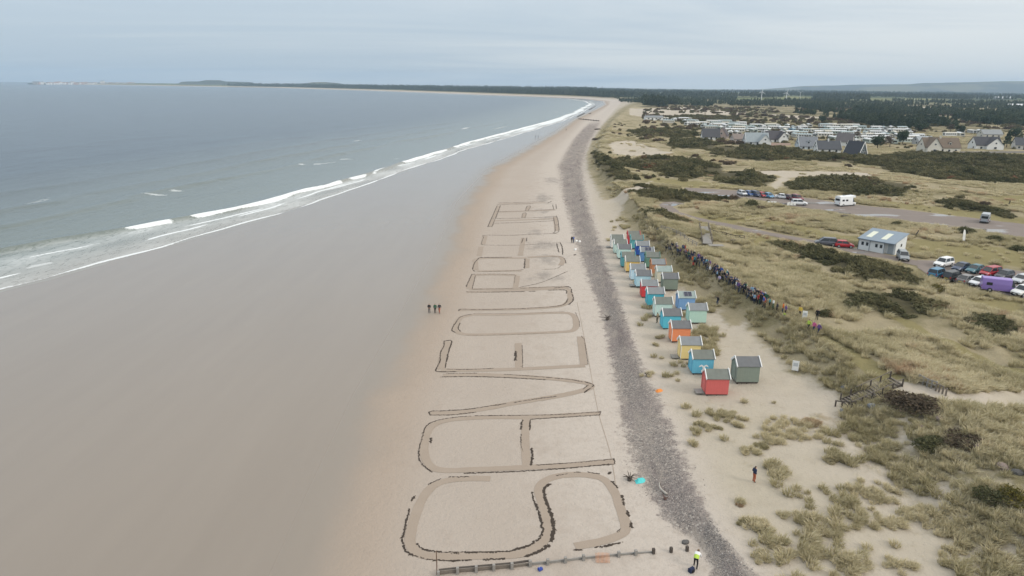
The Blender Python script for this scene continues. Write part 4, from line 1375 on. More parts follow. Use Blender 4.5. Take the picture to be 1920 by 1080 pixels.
z1 = lambda X, Y: (740 + X / 3.375, 760 + Y / 3.375)
z2 = lambda X, Y: (780 + X / 4.5, 560 + Y / 4.5)
z4 = lambda X, Y: (860 + X / 7.68, 470 + Y / 7.68)
z3 = lambda X, Y: (860 + X / 8.309, 370 + Y / 8.309)
sand_letter('letter S drawn in the sand beside the groyne, nearest of the word', [
    [(605, 470), (480, 466), (340, 475), (240, 512), (175, 590), (130, 700), (98, 830), (112, 900), (180, 945), (300, 957), (500, 955), (700, 955), (830, 940),
     (920, 890), (965, 820), (962, 720), (932, 620), (912, 545), (950, 490), (1050, 457), (1200, 455), (1320, 485), (1390, 570), (1430, 680), (1462, 790), (1425, 838), (1300, 878), (1140, 905)]],
    [[(340, 455), (470, 455)], [(290, 465), (210, 500)], [1.3, (125, 570), (110, 600)], [1.2, (95, 650), (75, 720), (60, 800), (48, 840), (55, 890), (80, 930), (140, 955), (180, 965)],
     [1.2, (140, 875), (180, 908), (230, 920), (300, 930)], [1.2, (360, 938), (410, 936)], [1.2, (450, 935), (600, 935), (740, 930)], [1.4, (740, 925), (850, 895), (920, 845), (935, 790), (915, 700), (890, 630)],
     [1.9, (985, 508), (945, 540), (955, 610), (985, 690), (1005, 780), (995, 860), (950, 915), (840, 962)], [1.3, (350, 985), (480, 982)], [(200, 972), (350, 985)], [1.2, (560, 980), (650, 978), (700, 975)],
     [(870, 560), (878, 600), (890, 640)], [(1030, 455), (1090, 447)], [(1140, 438), (1170, 437)], [(1230, 440), (1290, 450)], [1.3, (1370, 498), (1410, 540)], [1.3, (1435, 590), (1450, 650)], [1.4, (1470, 690), (1480, 720)], [1.4, (1490, 750), (1497, 795)],
     [(1425, 800), (1410, 822)], [1.4, (1150, 930), (1200, 925)], [1.3, (1270, 915), (1340, 905), (1430, 885)], [.8, (310, 930), (740, 932)]], z1, .92)
sand_letter('letter A drawn in the sand between the S and the V', [
    [(1390, 375), (1100, 392), (800, 402), (500, 410), (330, 412), (240, 392), (195, 330), (188, 250), (208, 165), (262, 115), (380, 88), (600, 80), (850, 82), (1298, 66)], [(830, 92), (825, 240), (836, 395)]],
    [[1.0, (1300, 58), (1296, 76), (1290, 78)], [1.0, (1290, 78), (1100, 86), (870, 97)], [(1300, 57), (1000, 71), (800, 71), (500, 70), (350, 80), (250, 100), (195, 135), (175, 200), (155, 270), (155, 330), (180, 375), (235, 420)],
     [1.1, (440, 433), (800, 425), (1100, 410), (1380, 390)], [(1388, 358), (1100, 378), (900, 388)], [(1388, 358), (1392, 388)], [1.2, (808, 100), (800, 160)], [.8, (800, 190), (800, 260), (812, 300)], [1.3, (858, 100), (855, 160)], [1.6, (865, 285), (872, 330), (865, 385)], [1.4, (232, 205), (225, 232)]], z1, .90)
sand_letter('letter V drawn in the sand between the A and the E', [
    [(120, 965), (400, 958), (800, 895), (1200, 835), (1430, 785), (1478, 752)], [(1478, 752), (1400, 722), (1100, 683), (800, 660), (500, 643), (230, 645)]],
    [[1.1, (118, 978), (120, 950), (250, 945), (450, 935), (600, 915), (760, 895)], [1.1, (830, 885), (880, 878), (1000, 860), (1180, 840)], [1.4, (1420, 810), (1470, 775), (1496, 748), (1430, 722)], [1.1, (1170, 685), (1300, 698), (1400, 718)], [1.1, (740, 645), (900, 658), (1140, 680)],
     [1.1, (210, 656), (500, 660), (800, 675), (1090, 696)], [(1410, 780), (1450, 748)], [(120, 978), (300, 980), (500, 962)], [(260, 630), (510, 632)]], z2, 1.05)
sand_letter('letter E drawn in the sand between the V and the O, three arms', [
    [(210, 602), (600, 604), (900, 600), (1425, 582)], [(268, 360), (232, 460), (208, 590)], [(862, 382), (868, 598)], [(1385, 335), (1415, 575)]],
    [[1.2, (240, 355), (300, 355), (280, 430), (262, 500), (245, 580)], [1.2, (238, 355), (235, 400), (208, 450), (200, 530), (168, 595), (200, 612), (340, 615)], [(245, 592), (450, 598), (650, 592)], [2.0, (840, 450), (840, 525)], [1.0, (1395, 332), (1418, 360)], [1.0, (885, 580), (900, 588)], [.8, (895, 400), (900, 580)], [.6, (1420, 365), (1452, 570)]], z2, 1.05)
sand_letter('letter O drawn in the sand between the E and the U', [
    [(480, 133), (800, 138), (1200, 130), (1320, 150), (1350, 220), (1320, 282), (1150, 295), (700, 303), (450, 303), (350, 280), (335, 230), (375, 160), (480, 133)]],
    [[1.1, (490, 127), (380, 150), (335, 200), (310, 240), (303, 265), (330, 284)], [1.2, (372, 205), (355, 245), (375, 275)], [.6, (500, 126), (900, 130), (1250, 122)], [.6, (430, 308), (700, 310), (1100, 300)], [.6, (1345, 130), (1375, 200), (1380, 250)]], z2, 1.0)
sand_letter('letter U drawn in the sand between the O and the R', [
    [(20, 845), (500, 852), (1000, 848), (1430, 822), (1570, 765), (1608, 690), (1590, 610), (1530, 568), (1000, 577), (120, 590)]],
    [[1.3, (0, 858), (30, 840), (300, 850), (800, 848), (1200, 835), (1450, 815), (1540, 775), (1575, 715)], [1.3, (1555, 640), (1530, 590), (1300, 588)], [1.4, (1380, 558), (1590, 548), (1630, 640), (1650, 730), (1590, 795)], [1.3, (120, 590), (500, 600), (1100, 600)]], z4, 1.05, 1.15)
sand_letter('letter R drawn in the sand with a slanting leg, beyond the U', [
    [(150, 552), (600, 556), (1000, 550), (1580, 546)], [(150, 540), (180, 440), (215, 345)], [(215, 345), (520, 346), (840, 362)], [(845, 370), (815, 550)]],
    [[1.2, (110, 515), (160, 400), (190, 340)], [1.3, (190, 335), (520, 340), (800, 352)], [1.0, (195, 545), (225, 420), (240, 350)], [1.2, (200, 552), (780, 555)], [1.2, (890, 552), (1300, 540), (1590, 538)], [1.0, (815, 365), (798, 480)], [1.0, (880, 537), (1200, 470), (1560, 320)]], z4, 1.1, 1.15)
sand_letter('rounded sand letter beyond the R, with a hooked end by the shingle', [
    [(250, 275), (245, 180), (300, 112), (980, 115)], [(985, 125), (980, 260)], [(900, 297), (260, 292)], [(990, 105), (1400, 98), (1500, 150), (1470, 230)]],
    [[1.4, (200, 265), (225, 180), (280, 120), (340, 98), (760, 100)], [1.6, (955, 130), (948, 265)], [1.2, (210, 280), (280, 297), (700, 298), (930, 285)], [1.3, (1350, 95), (1480, 110), (1530, 145), (1542, 200)], [.8, (1200, 287), (1400, 277), (1480, 232)]], z4, 1.15, 1.2)
sand_letter('third sand letter from the far end of the word, with a cross bar', [
    [(350, 765), (320, 910)], [(1010, 640), (960, 920)], [(415, 600), (375, 735)]],
    [[1.2, (370, 740), (355, 715), (385, 630), (410, 590), (800, 598), (1100, 588), (1540, 580)], [1.3, (980, 720), (1005, 645)], [1.3, (1055, 690), (1062, 640)], [1.0, (370, 742), (950, 752), (1570, 720)], [1.5, (1525, 740), (1560, 870)], [1.5, (1580, 725), (1612, 800), (1622, 910)], [1.3, (340, 930), (430, 940), (750, 950)]], z3, 1.2, 1.3)
sand_letter('second sand letter from the far end, a long stroke with a foot', [
    [(490, 452), (545, 340)], [(1500, 320), (1528, 540)], [(560, 365), (1480, 350)]],
    [[1.4, (455, 455), (510, 330)], [1.2, (520, 455), (565, 345)], [1.2, (455, 457), (520, 457)], [1.3, (560, 405), (1000, 398), (1480, 380)], [1.2, (520, 332), (1060, 330), (1470, 315), (1525, 315), (1555, 435), (1500, 437), (1478, 330)], [1.2, (1500, 440), (1500, 545), (1470, 572)], [1.2, (1555, 440), (1560, 545), (1480, 580)]], z3, 1.2, 1.3)
sand_letter('last sand letter at the far end of the word, with three short arms', [
    [(545, 325), (625, 135)], [(620, 100), (1350, 95)], [(600, 232), (1500, 212)], [(1062, 215), (1095, 150)], [(1010, 325), (1025, 255)]],
    [[1.3, (510, 330), (600, 130)], [1.3, (575, 330), (650, 130)], [1.2, (600, 222), (1150, 220)], [1.2, (1150, 215), (1510, 200)], [1.2, (1465, 130), (1478, 200)], [1.2, (1515, 125), (1522, 200)], [1.2, (1040, 215), (1065, 150), (1120, 150), (1085, 215)], [1.2, (985, 325), (1000, 260), (1050, 255), (1035, 325)],
     [1.3, (620, 85), (940, 85), (1340, 75)], [1.2, (600, 117), (1150, 110)], [1.5, (1390, 102), (1450, 75)]], z3, 1.2, 1.3)
# faint setting-out line beside the word
so = MB()
lp = [at(a, c_, .95) for a, c_ in ((1165, 1005), (1146, 865), (1120, 770), (1100, 660), (1082, 570))]
q = smooth_line(lp, .5)
for a, c_ in zip(q[:-1], q[1:]):
    so.bar((a[0], a[1], ground(*a) + .012), (c_[0], c_[1], ground(*c_) + .012), .07, .015)
tag(so.build('scratched_line', STROKE), 'thin scratched guide line in the sand along the right ends of letters', 'scratched line')

# ------------------------------------------------------------------ groyne by the nearest letter
GP = [(858, 1076), (893, 1073), (926, 1070), (960, 1067), (994, 1062), (1027, 1059), (1060, 1055), (1094, 1050.5), (1160, 1044), (1192, 1041), (1225, 1038), (1258, 1035.5), (1288, 1033)]
g0 = drop(858, 1076)
root = thing('groyne', 'low timber groyne of posts and planks across the sand beside the letter S', 'groyne', g0)
pts = [drop(*p) - g0 for p in [(822, 1080)] + GP]
for k, p in enumerate(pts):
    h = .62 - .012 * k if k > 0 else .42
    s_ = .22 if 0 < k < 11 else .22
    MB().box((p.x, p.y, p.z + h / 2 - .2), (s_, s_, h + .4), rz=.15).build('post', TIMBER_G if k not in (11, 12, 13) else TIMBER_D, root)
for k, (p, q) in enumerate(zip(pts[:-1], pts[1:])):
    if k >= 11: break
    off = Vector((0, .16, 0))
    hh = (.26, .22) if k < 4 else (.22,)
    for j, h in enumerate(hh):
        top = (.34 if k < 4 else .22 - .012 * max(0, k - 5)) - j * .24
        MB().bar(p + off + Vector((0, 0, top - h / 2)), q + off + Vector((0, 0, top - h / 2 - (.06 if k == 10 else 0))), .09, h).build('plank', TIMBER if k < 5 else TIMBER_G, root)
for k in range(0, 5):
    p, q = pts[k], pts[k + 1]
    MB().bar(p + Vector((0, .32, .30)), q + Vector((0, .32, .30)), .16, .10).build('rail', TIMBER_D, root)
pp = drop(819, 1077)
tag(MB().tube([(0, 0, -.3), (.02, 0, 1.1), (.0, .02, 2.15)], [.045, .042, .035], 8).build('marker_pole', mat('rusty_iron', (.13, .075, .05), .85), None, False, pp), 'thin rusty marker pole at the seaward end of the near groyne', 'pole')
np_ = drop(1117, 1052)
root = thing('paling_roll', 'orange wooden pale fencing leaning over the groyne planks', 'pale fence', np_)
OR = mat('orange_pale', (.50, .235, .12), .8, .2)
for k in range(11):
    x = k * .105
    MB().bar((x, -.30 + .02 * random.random(), .05 + .03 * random.random()), (x + .03, .35, .52 + .06 * random.random()), .035, .018).build('pale', OR, root)
for zz, yy in ((.16, -.12), (.40, .20)):
    MB().bar((-.05, yy, zz + .02), (1.15, yy + .02, zz + .02), .012, .012).build('wire', STEEL, root)
# blue bag
bp_ = drop(1013, 1069)
bag = MB()
bag.prism([(-.13, 0), (.13, 0), (.17, .12), (.10, .25), (-.10, .26), (-.16, .10)], -.17, .17, 0, None, [(-.10, 0), (.10, 0), (.14, .12), (.07, .22), (-.08, .23), (-.13, .10)])
BLUE = mat('blue_nylon', (.03, .06, .28), .7)
root = thing('bag', 'small blue bag lying on the sand by the groyne', 'bag', bp_, .5)
bag.build('bag_body', BLUE, root)
MB().tube([(-.1, 0, .24), (-.06, .02, .38), (.05, .02, .39), (.1, 0, .24)], .014, 6).build('strap', mat('pale_strap', (.45, .47, .52), .8), root)

# boulders
BOULDER = mat('boulder_rock', (.10, .095, .09), .9, .35, 4, bump=.4, bscale=9)
BOULDER_B = mat('blue_grey_rock', (.19, .20, .215), .9, .2, 4, bump=.4, bscale=9)
BOULDER_P = mat('pinkish_rock', (.24, .19, .165), .9, .25, 4, bump=.4, bscale=9)
for (a, c_, s_, m_, lab) in ((1285, 1018, .33, BOULDER, 'dark rounded boulder on the sand beyond the groyne end'), (1581, 772, .42, BOULDER_B, 'blue grey boulder at the foot of the dune steps'),
                             (1635, 673 + 90, .55, BOULDER_B, 'large grey boulder beneath the middle of the dune steps'), (1582, 727, .42, BOULDER_B, 'grey boulder in the sand uphill of the steps'),
                             (1615, 764, .45, BOULDER, 'low grey boulder just right of the bench by the steps'), (1716, 765, .35, BOULDER_P, 'pale boulder among grass under the brown scrub'),
                             (1762, 786, .45, BOULDER_P, 'pinkish boulder in the eroded bank below the dune path'), (1725, 803, .5, BOULDER_P, 'flat pinkish rock just above the dark gorse bush'),
                             (1880, 877, .55, BOULDER_P, 'flat reddish rock on the slope by the right edge'), (1908, 888, .5, BOULDER, 'dark rock beside the reddish rock at the right edge'), (1832, 838, .40, BOULDER_P, 'flat pale rock beside the gorse bush')):
    p = drop(a, c_)
    o = put('boulder', stone_mesh(500 + int(a), 'boulder', m_, 2), None, (p.x, p.y, p.z + s_ * .2), random.uniform(0, 3))
    o.scale = (s_, s_, s_)
    tag(o, lab, 'boulder', 'boulders about the beach')

# ------------------------------------------------------------------ driftwood
DRIFT = mat('driftwood', (.085, .068, .055), .9, .3, 8)
BLEACH = mat('bleached_wood', (.36, .33, .29), .9, .2, 8)


def root_ball(px, py, r, n, seed, label, m=DRIFT):
    p = drop(px, py); rr = random.Random(seed)
    t_ = thing('driftwood_stump', label, 'driftwood', p, 0, 'tree stumps washed up on the beach')
    q = MB(); q.tube([(0, 0, -.05), (.02, .05, .25 * r), (.03, .1, .5 * r)], [.25 * r, .30 * r, .16 * r], 7); q.build('stump', m, t_, True)
    for k in range(n):
        a = 6.28 * k / n + rr.uniform(-.3, .3); el = rr.uniform(-.05, .8); L = r * rr.uniform(.7, 1.25)
        d = Vector((math.cos(a) * math.cos(el), math.sin(a) * math.cos(el), math.sin(el)))
        s_ = Vector((0, .05, .28 * r))
        MB().tube([s_, s_ + d * L * .5 + Vector((0, 0, .05)), s_ + d * L + Vector((rr.uniform(-.1, .1), rr.uniform(-.1, .1), -.06 * r))], [.075 * r, .05 * r, .018 * r], 5).build('root', m, t_, True)


root_ball(1180, 901, .80, 13, 1, 'dark spreading stump beside the turquoise tarpaulin at the shingle edge')
root_ball(1139, 600, .95, 9, 2, 'dark stump with raised branches on the shingle edge near the O')
root_ball(1247, 937, .42, 8, 3, 'reddish stump at the foot of the bleached log on the shingle', mat('red_driftwood', (.13, .075, .06), .9, .3, 8))
root_ball(1213, 705, .5, 9, 4, 'grey stump on the shingle left of the crimson hut', TIMBER_D)
root_ball(1106, 214, 2.6, 8, 5, 'dark wreckage stump at the water edge far along the beach', DRIFT)
p = drop(1241, 921)
q = MB(); q.tube([(0.05, 1.35, .14), (-.10, .75, .16), (-.12, .2, .16), (.12, -.5, .20), (.3, -.75, .2)], [.03, .07, .09, .10, .12], 7)
tag(q.build('driftwood_log', BLEACH, None, True, p), 'bleached bent log lying on the shingle above the reddish stump', 'driftwood')
# turquoise tarpaulin, gathered
p = drop(1201, 902)
tw, th_ = 18, 12
V = []
for j in range(th_):
    for i_ in range(tw):
        a, c_ = i_ / (tw - 1) - .5, j / (th_ - 1) - .5
        x = a * 1.15 + .12 * c_ ; y = c_ * .85 * (1 - .5 * abs(a)) + .15 * a
        h = .10 + .16 * max(0, 1 - 3.4 * (a * a + c_ * c_)) + .10 * float(gnoise(a * 6, c_ * 6, 601)[()]) if True else 0
        edge = min(1, 4 * (0.5 - abs(a)), 4 * (0.5 - abs(c_)))
        V.append((x, y, .02 + h * edge))
me = mesh_np('tarpaulin', np.array(V), grid_faces(th_, tw), mat('turquoise_sheet', (.08, .50, .50), .55, .1), True)
o = put('tarpaulin', me, None, p, .25); tag(o, 'crumpled turquoise tarpaulin on the shingle beside the dark stump', 'tarpaulin')
# orange jacket-like cloth lying on the sand
p = drop(1236, 733)
me = mesh_np('cloth', np.array(V) * np.array([.9, .9, .8]), grid_faces(th_, tw), mat('orange_cloth', (.62, .22, .05), .8, .1), True)
o = put('cloth', me, None, p, .4); tag(o, 'crumpled orange cloth on the shingle left of the crimson hut', 'cloth')
for (a, c_, lab) in ((1081, 453, 'white bag on the shingle beside the two people in blue'), (1087, 454, 'white bag farther right on the shingle near the two people'), (1079, 469, 'single white bag on the shingle nearer than the two people')):
    p = drop(a, c_)
    q = MB(); q.prism([(-.2, 0), (.2, 0), (.24, .2), (.1, .42), (-.12, .40), (-.22, .2)], -.25, .25, 0, None, [(-.16, 0), (.16, 0), (.2, .2), (.08, .36), (-.1, .35), (-.18, .2)])
    tag(q.build('bag', WHITE, None, False, p, .4), lab, 'bag', 'white bags on the shingle')
for (a, c_, s_, lab) in ((1078, 478, .5, 'dark lump of seaweed on the sand edge below the white bag'), (1062, 377, .6, 'dark lump of seaweed on the shingle near the far letters'), (1090, 375, .8, 'dark heap of seaweed in the middle of the shingle'), (1143, 887, .3, 'dark scrap of seaweed by the right foot of the A')):
    p = drop(a, c_)
    o = put('seaweed_heap', stone_mesh(int(a), 'seaweed_heap', WEED, 2), None, p, 1.0); o.scale = (s_, s_ * .7, s_ * .4)
    tag(o, lab, 'seaweed', 'seaweed lumps')
for (a, b_, lab) in (((1085, 223.6), (1123, 227.5), 'dark low groyne line across the far wet sand'), ((1082, 220), (1096, 213), 'short dark groyne slanting in the far shallows'), ((1104, 206.5), (1117, 199.5), 'farthest dark groyne slanting out at the bend of the beach')):
    p, q = drop(*a), drop(*b_)
    t_ = thing('groyne', lab, 'groyne', p, 0, 'far timber groynes')
    d = q - p; n = 9
    for k in range(n):
        MB().box(tuple(d * (k / (n - 1)) + Vector((0, 0, .4))), (.45, .45, 1.9)).build('post', TIMBER_D, t_)
    for k in range(n - 1):
        MB().bar(d * (k / (n - 1)) + Vector((0, .3, .55)), d * ((k + 1) / (n - 1)) + Vector((0, .3, .55)), .2, .7).build('plank', TIMBER_D, t_)
# ------------------------------------------------------------------ dune steps, boardwalk, fences, signs
def steps():
    a, c_ = drop(1586, 757), drop(1680, 717)
    # the steps stand clear of the uneven slope
    d = Vector((c_.x - a.x, c_.y - a.y, 0)); L = d.length; dn = d.normalized(); sd = Vector((-dn.y, dn.x, 0))
    root = thing('dune_steps', 'weathered timber steps with handrails climbing the dune to the sandy path', 'steps', a)
    n = 17
    rise = c_.z - a.z + .12
    for k in range(n):
        p = d * (k / (n - 1)); z = rise * k / (n - 1) + .05
        MB().bar(p - sd * .85 + Vector((0, 0, z)), p + sd * .85 + Vector((0, 0, z)), .22, .14).build('sleeper', TIMBER, root)
    for s_ in (-1, 1):
        MB().bar(sd * .95 * s_ + Vector((0, 0, .02)), d + sd * .95 * s_ + Vector((0, 0, rise)), .10, .22).build('stringer', TIMBER_D, root)
        for k in range(6):
            p = d * (k / 5) + sd * 1.03 * s_; z = rise * k / 5
            MB().box((p.x, p.y, z + .25), (.12, .12, 1.1)).build('post', TIMBER_D, root)
        MB().bar(sd * 1.03 * s_ + d * (.0 if s_ < 0 else .30) + Vector((0, 0, .78 + (0 if s_ < 0 else rise * .3))), d + sd * 1.03 * s_ + Vector((0, 0, rise + .78)), .07, .07).build('handrail', TIMBER, root)


steps()


def post_fence(pa, pb, n, label, h=1.05, rails=2, m=TIMBER, gap=None):
    a, c_ = drop(*pa), drop(*pb)
    root = thing('post_fence', label, 'fence', a)
    prev = None
    for k in range(n):
        x, y = a.x + (c_.x - a.x) * k / (n - 1), a.y + (c_.y - a.y) * k / (n - 1)
        z = ground(x, y)
        p = Vector((x, y, z)) - a
        MB().box((p.x, p.y, p.z + h / 2 - .15), (.13, .13, h + .3)).build('post', m, root)
        if prev is not None and not (gap and k in gap):
            for j in range(rails):
                zz = h * (.92 - .42 * j)
                MB().bar(prev + Vector((0, 0, zz)), p + Vector((0, 0, zz)), .06, .11).build('rail', m, root)
        prev = p


post_fence((1722, 717), (1754, 731), 5, 'short post and rail fence on the brow right of the steps', 1.0, 2, TIMBER_G)
post_fence((1754, 733), (1773, 742), 4, 'broken fence posts going down beside the sandy path', .9, 1, TIMBER, (3,))
post_fence((1566, 762), (1603, 764), 4, 'low dark rail fence at the foot of the dune steps', .75, 1, TIMBER_D)
post_fence((1226, 440), (1306, 462), 12, 'long low rail fence from the crowd head towards the ramp', .95, 2, TIMBER_G)
post_fence((1330, 436), (1395, 450), 9, 'dark rail fence running from the ramp towards the track', 1.0, 3, TIMBER_D)


def ramp():
    a, c_ = drop(1326, 463), drop(1319, 430)
    root = thing('boardwalk', 'grey boarded ramp between rails leading to the track behind the crowd', 'boardwalk', a)
    d = Vector((c_.x - a.x, c_.y - a.y, 0)); dn = d.normalized(); sd = Vector((dn.y, -dn.x, 0))
    n = 34; up = max(ground(a.x + d.x * q / 20, a.y + d.y * q / 20) - a.z - (c_.z - a.z) * q / 20 for q in range(21)) + .3
    z0, z1_ = up, c_.z - a.z + up
    for k in range(n):
        p = d * ((k + .5) / n); z = z0 + (z1_ - z0) * k / n + random.uniform(-.01, .01)
        MB().bar(p - sd * .95 + Vector((0, 0, z)), p + sd * .95 + Vector((0, 0, z)), d.length / n * .9, .07).build('plank', TIMBER_G, root)
    for s_ in (-1, 1):
        MB().bar(sd * .8 * s_ + Vector((0, 0, z0 - .12)), d + sd * .8 * s_ + Vector((0, 0, z1_ - .12)), .12, .2).build('bearer', TIMBER_D, root)
        for k in range(8):
            p = d * (k / 7) + sd * 1.02 * s_
            MB().box((p.x, p.y, z0 + (z1_ - z0) * k / 7 + .2), (.11, .11, 1.7)).build('post', TIMBER, root)
        for hh in (.95, .55):
            MB().bar(sd * 1.02 * s_ + Vector((0, 0, z0 + hh)), d + sd * 1.02 * s_ + Vector((0, 0, z1_ + hh)), .06, .12).build('handrail', TIMBER, root)
    MB().box((sd.x * .9 + .6, sd.y * .9 - .9, z0 - .06), (3.0, 1.6, .10)).build('landing', TIMBER_G, root)


ramp()


def sign(px, py, w, h, leg, label, cat='sign', rz=0.0):
    p = drop(px, py)
    root = thing('information_sign', label, cat, p, rz)
    MB().box((0, 0, leg + h / 2), (w, .05, h)).build('board', WHITE, root)
    MB().box((0, -.03, leg + h * .62), (w * .7, .012, h * .34)).build('printed_panel', mat('sign_print', (.45, .47, .48), .6, .2), root)
    for s_ in (-1, 1):
        MB().box((s_ * w * .4, .045, (leg + h) / 2 - .1), (.07, .06, leg + h - .1)).build('leg', TIMBER_G, root)


sign(1490, 698, .78, 1.3, .25, 'white information board on short legs in the sand beneath the dune', rz=R(-25))
sign(1508, 600, .65, 1.2, .15, 'white board leaning on the dune path beside the person in yellow', rz=R(-20))
for (a, c_, lab) in ((1441, 384, 'white barrier boards at the edge of the overflow car park'), (1478, 386, 'white notice boards left of the white off-roader')):
    p = drop(a, c_)
    root = thing('barrier', lab, 'barrier', p)
    for k in range(3):
        MB().box((k * .9, 0, .62), (.72, .06, .9)).build('board', WHITE, root)
        MB().box((k * .9, .06, .5), (.08, .08, 1.1)).build('post', TIMBER_D, root)

# feather flag
p = drop(1809, 455)
root = thing('feather_flag', 'white feather flag leaning over the grass below the overflow car park', 'flag', p, R(10))
pole = [(0, 0, 0), (-.10, 0, 1.2), (-.25, 0, 2.2), (-.50, 0, 2.9), (-.75, 0, 3.05)]
MB().tube(pole, [.03, .028, .024, .02, .014], 6).build('pole', STEEL, root)
q = MB(); L = [(-.02, 0, .5), (-.10, 0, 1.2), (-.25, 0, 2.2), (-.50, 0, 2.9), (-.72, 0, 3.03)]; w_ = [.62, .72, .72, .42, .06]
vs = [(a + .02, -.01, z) for a, y, z in L] + [(a - w, -.01 + .05 * math.sin(z * 2), z + .02) for (a, y, z), w in zip(L, w_)]
vs += [(x, y + .012, z) for x, y, z in vs]
fs = [(k, k + 1, 6 + k, 5 + k) for k in range(4)] + [(10 + k, 15 + k, 16 + k, 11 + k) for k in range(4)]
q.add(vs, fs).build('banner', WHITE, root)

# rubble heaps and odd things round the overflow car park
RUB = mat('rubble', (.20, .185, .17), .95, .3, 3, bump=.5, bscale=5)
for (a, c_, w, h, lab) in ((1523, 382, 2.6, 1.0, 'low grey heap of gravel beside the row of cars'), (1580, 402, 3.0, 1.5, 'grey earth bund in front of the white motorhome')):
    p = drop(a, c_)
    o = put('rubble_heap', stone_mesh(int(a), 'rubble_heap', RUB, 3), None, (p.x, p.y, p.z - .1), .1); o.scale = (w * .75, w * .45, h)
    tag(o, lab, 'heap', 'heaps beside the car park')
p = drop(1583, 409)
root = thing('picnic_table', 'dark picnic table on the grass below the grey bund', 'picnic table', p, .2)
MB().box((0, 0, .74), (1.7, .75, .05)).build('table_top', TIMBER_D, root)
for s_ in (-1, 1):
    MB().box((0, s_ * .65, .44), (1.7, .27, .05)).build('seat', TIMBER_D, root)
    q = MB(); q.bar((s_ * .6, -.7, 0), (s_ * .6, -.2, .74), .07, .07); q.bar((s_ * .6, .7, 0), (s_ * .6, .2, .74), .07, .07); q.build('leg', TIMBER_D, root)
p = drop(1374, 455)
root = thing('trough', 'small wooden trestle at the edge of the track beyond the crowd', 'trestle', p, .2)
MB().box((0, 0, .7), (1.1, .5, .08)).build('top', TIMBER, root)
for s_ in (-1, 1):
    MB().box((s_ * .45, 0, .33), (.1, .45, .66)).build('leg', TIMBER_D, root)
p = drop(1714, 443)
root = thing('bench', 'black slanting bench on the grass right of the white building', 'bench', p, R(-20))
BLK = mat('black_metal', (.02, .02, .022), .5)
MB().box((-.2, 0, .45), (1.3, .5, .08)).build('seat', BLK, root)
q = MB().bar((.35, 0, .45), (.75, 0, 1.5), .5, .10); q.build('backrest', BLK, root)
for s_ in (-.7, .3):
    MB().box((s_, 0, .2), (.1, .45, .42)).build('leg', BLK, root)

# ------------------------------------------------------------------ vehicles (nose along +x)
def hull(st, mi=0):
    """st: x, z_low, z_top, half width -> lofted body"""
    q = MB(); n = 8
    V = []
    for x, zl, zt, w in st:
        h = zt - zl
        V += [(x, -w * .90, zl), (x, -w, zl + h * .28), (x, -w, zl + h * .72), (x, -w * .90, zt), (x, w * .90, zt), (x, w, zl + h * .72), (x, w, zl + h * .28), (x, w * .90, zl)]
    F = []
    for k in range(len(st) - 1):
        for j in range(n):
            F.append((k * n + j, k * n + (j + 1) % n, (k + 1) * n + (j + 1) % n, (k + 1) * n + j))
    F += [tuple(range(n))[::-1], tuple((len(st) - 1) * n + j for j in range(n))]
    return q.add(V, F)


CARS = {  # length, half width, sill, bonnet, belt, roof height, cabin: x rear base, rear roof, front roof, front base
    'hatchback': (3.95, .86, .24, .86, .93, 1.47, (-1.90, -1.35, .35, 1.05)),
    'people_carrier': (4.55, .90, .25, .95, 1.02, 1.68, (-2.15, -1.85, .60, 1.45)),
    'off_roader': (4.45, .92, .34, 1.02, 1.10, 1.74, (-2.10, -1.85, .45, 1.05)),
    'saloon': (4.50, .89, .23, .86, .93, 1.44, (-1.85, -1.00, .30, 1.10)),
}


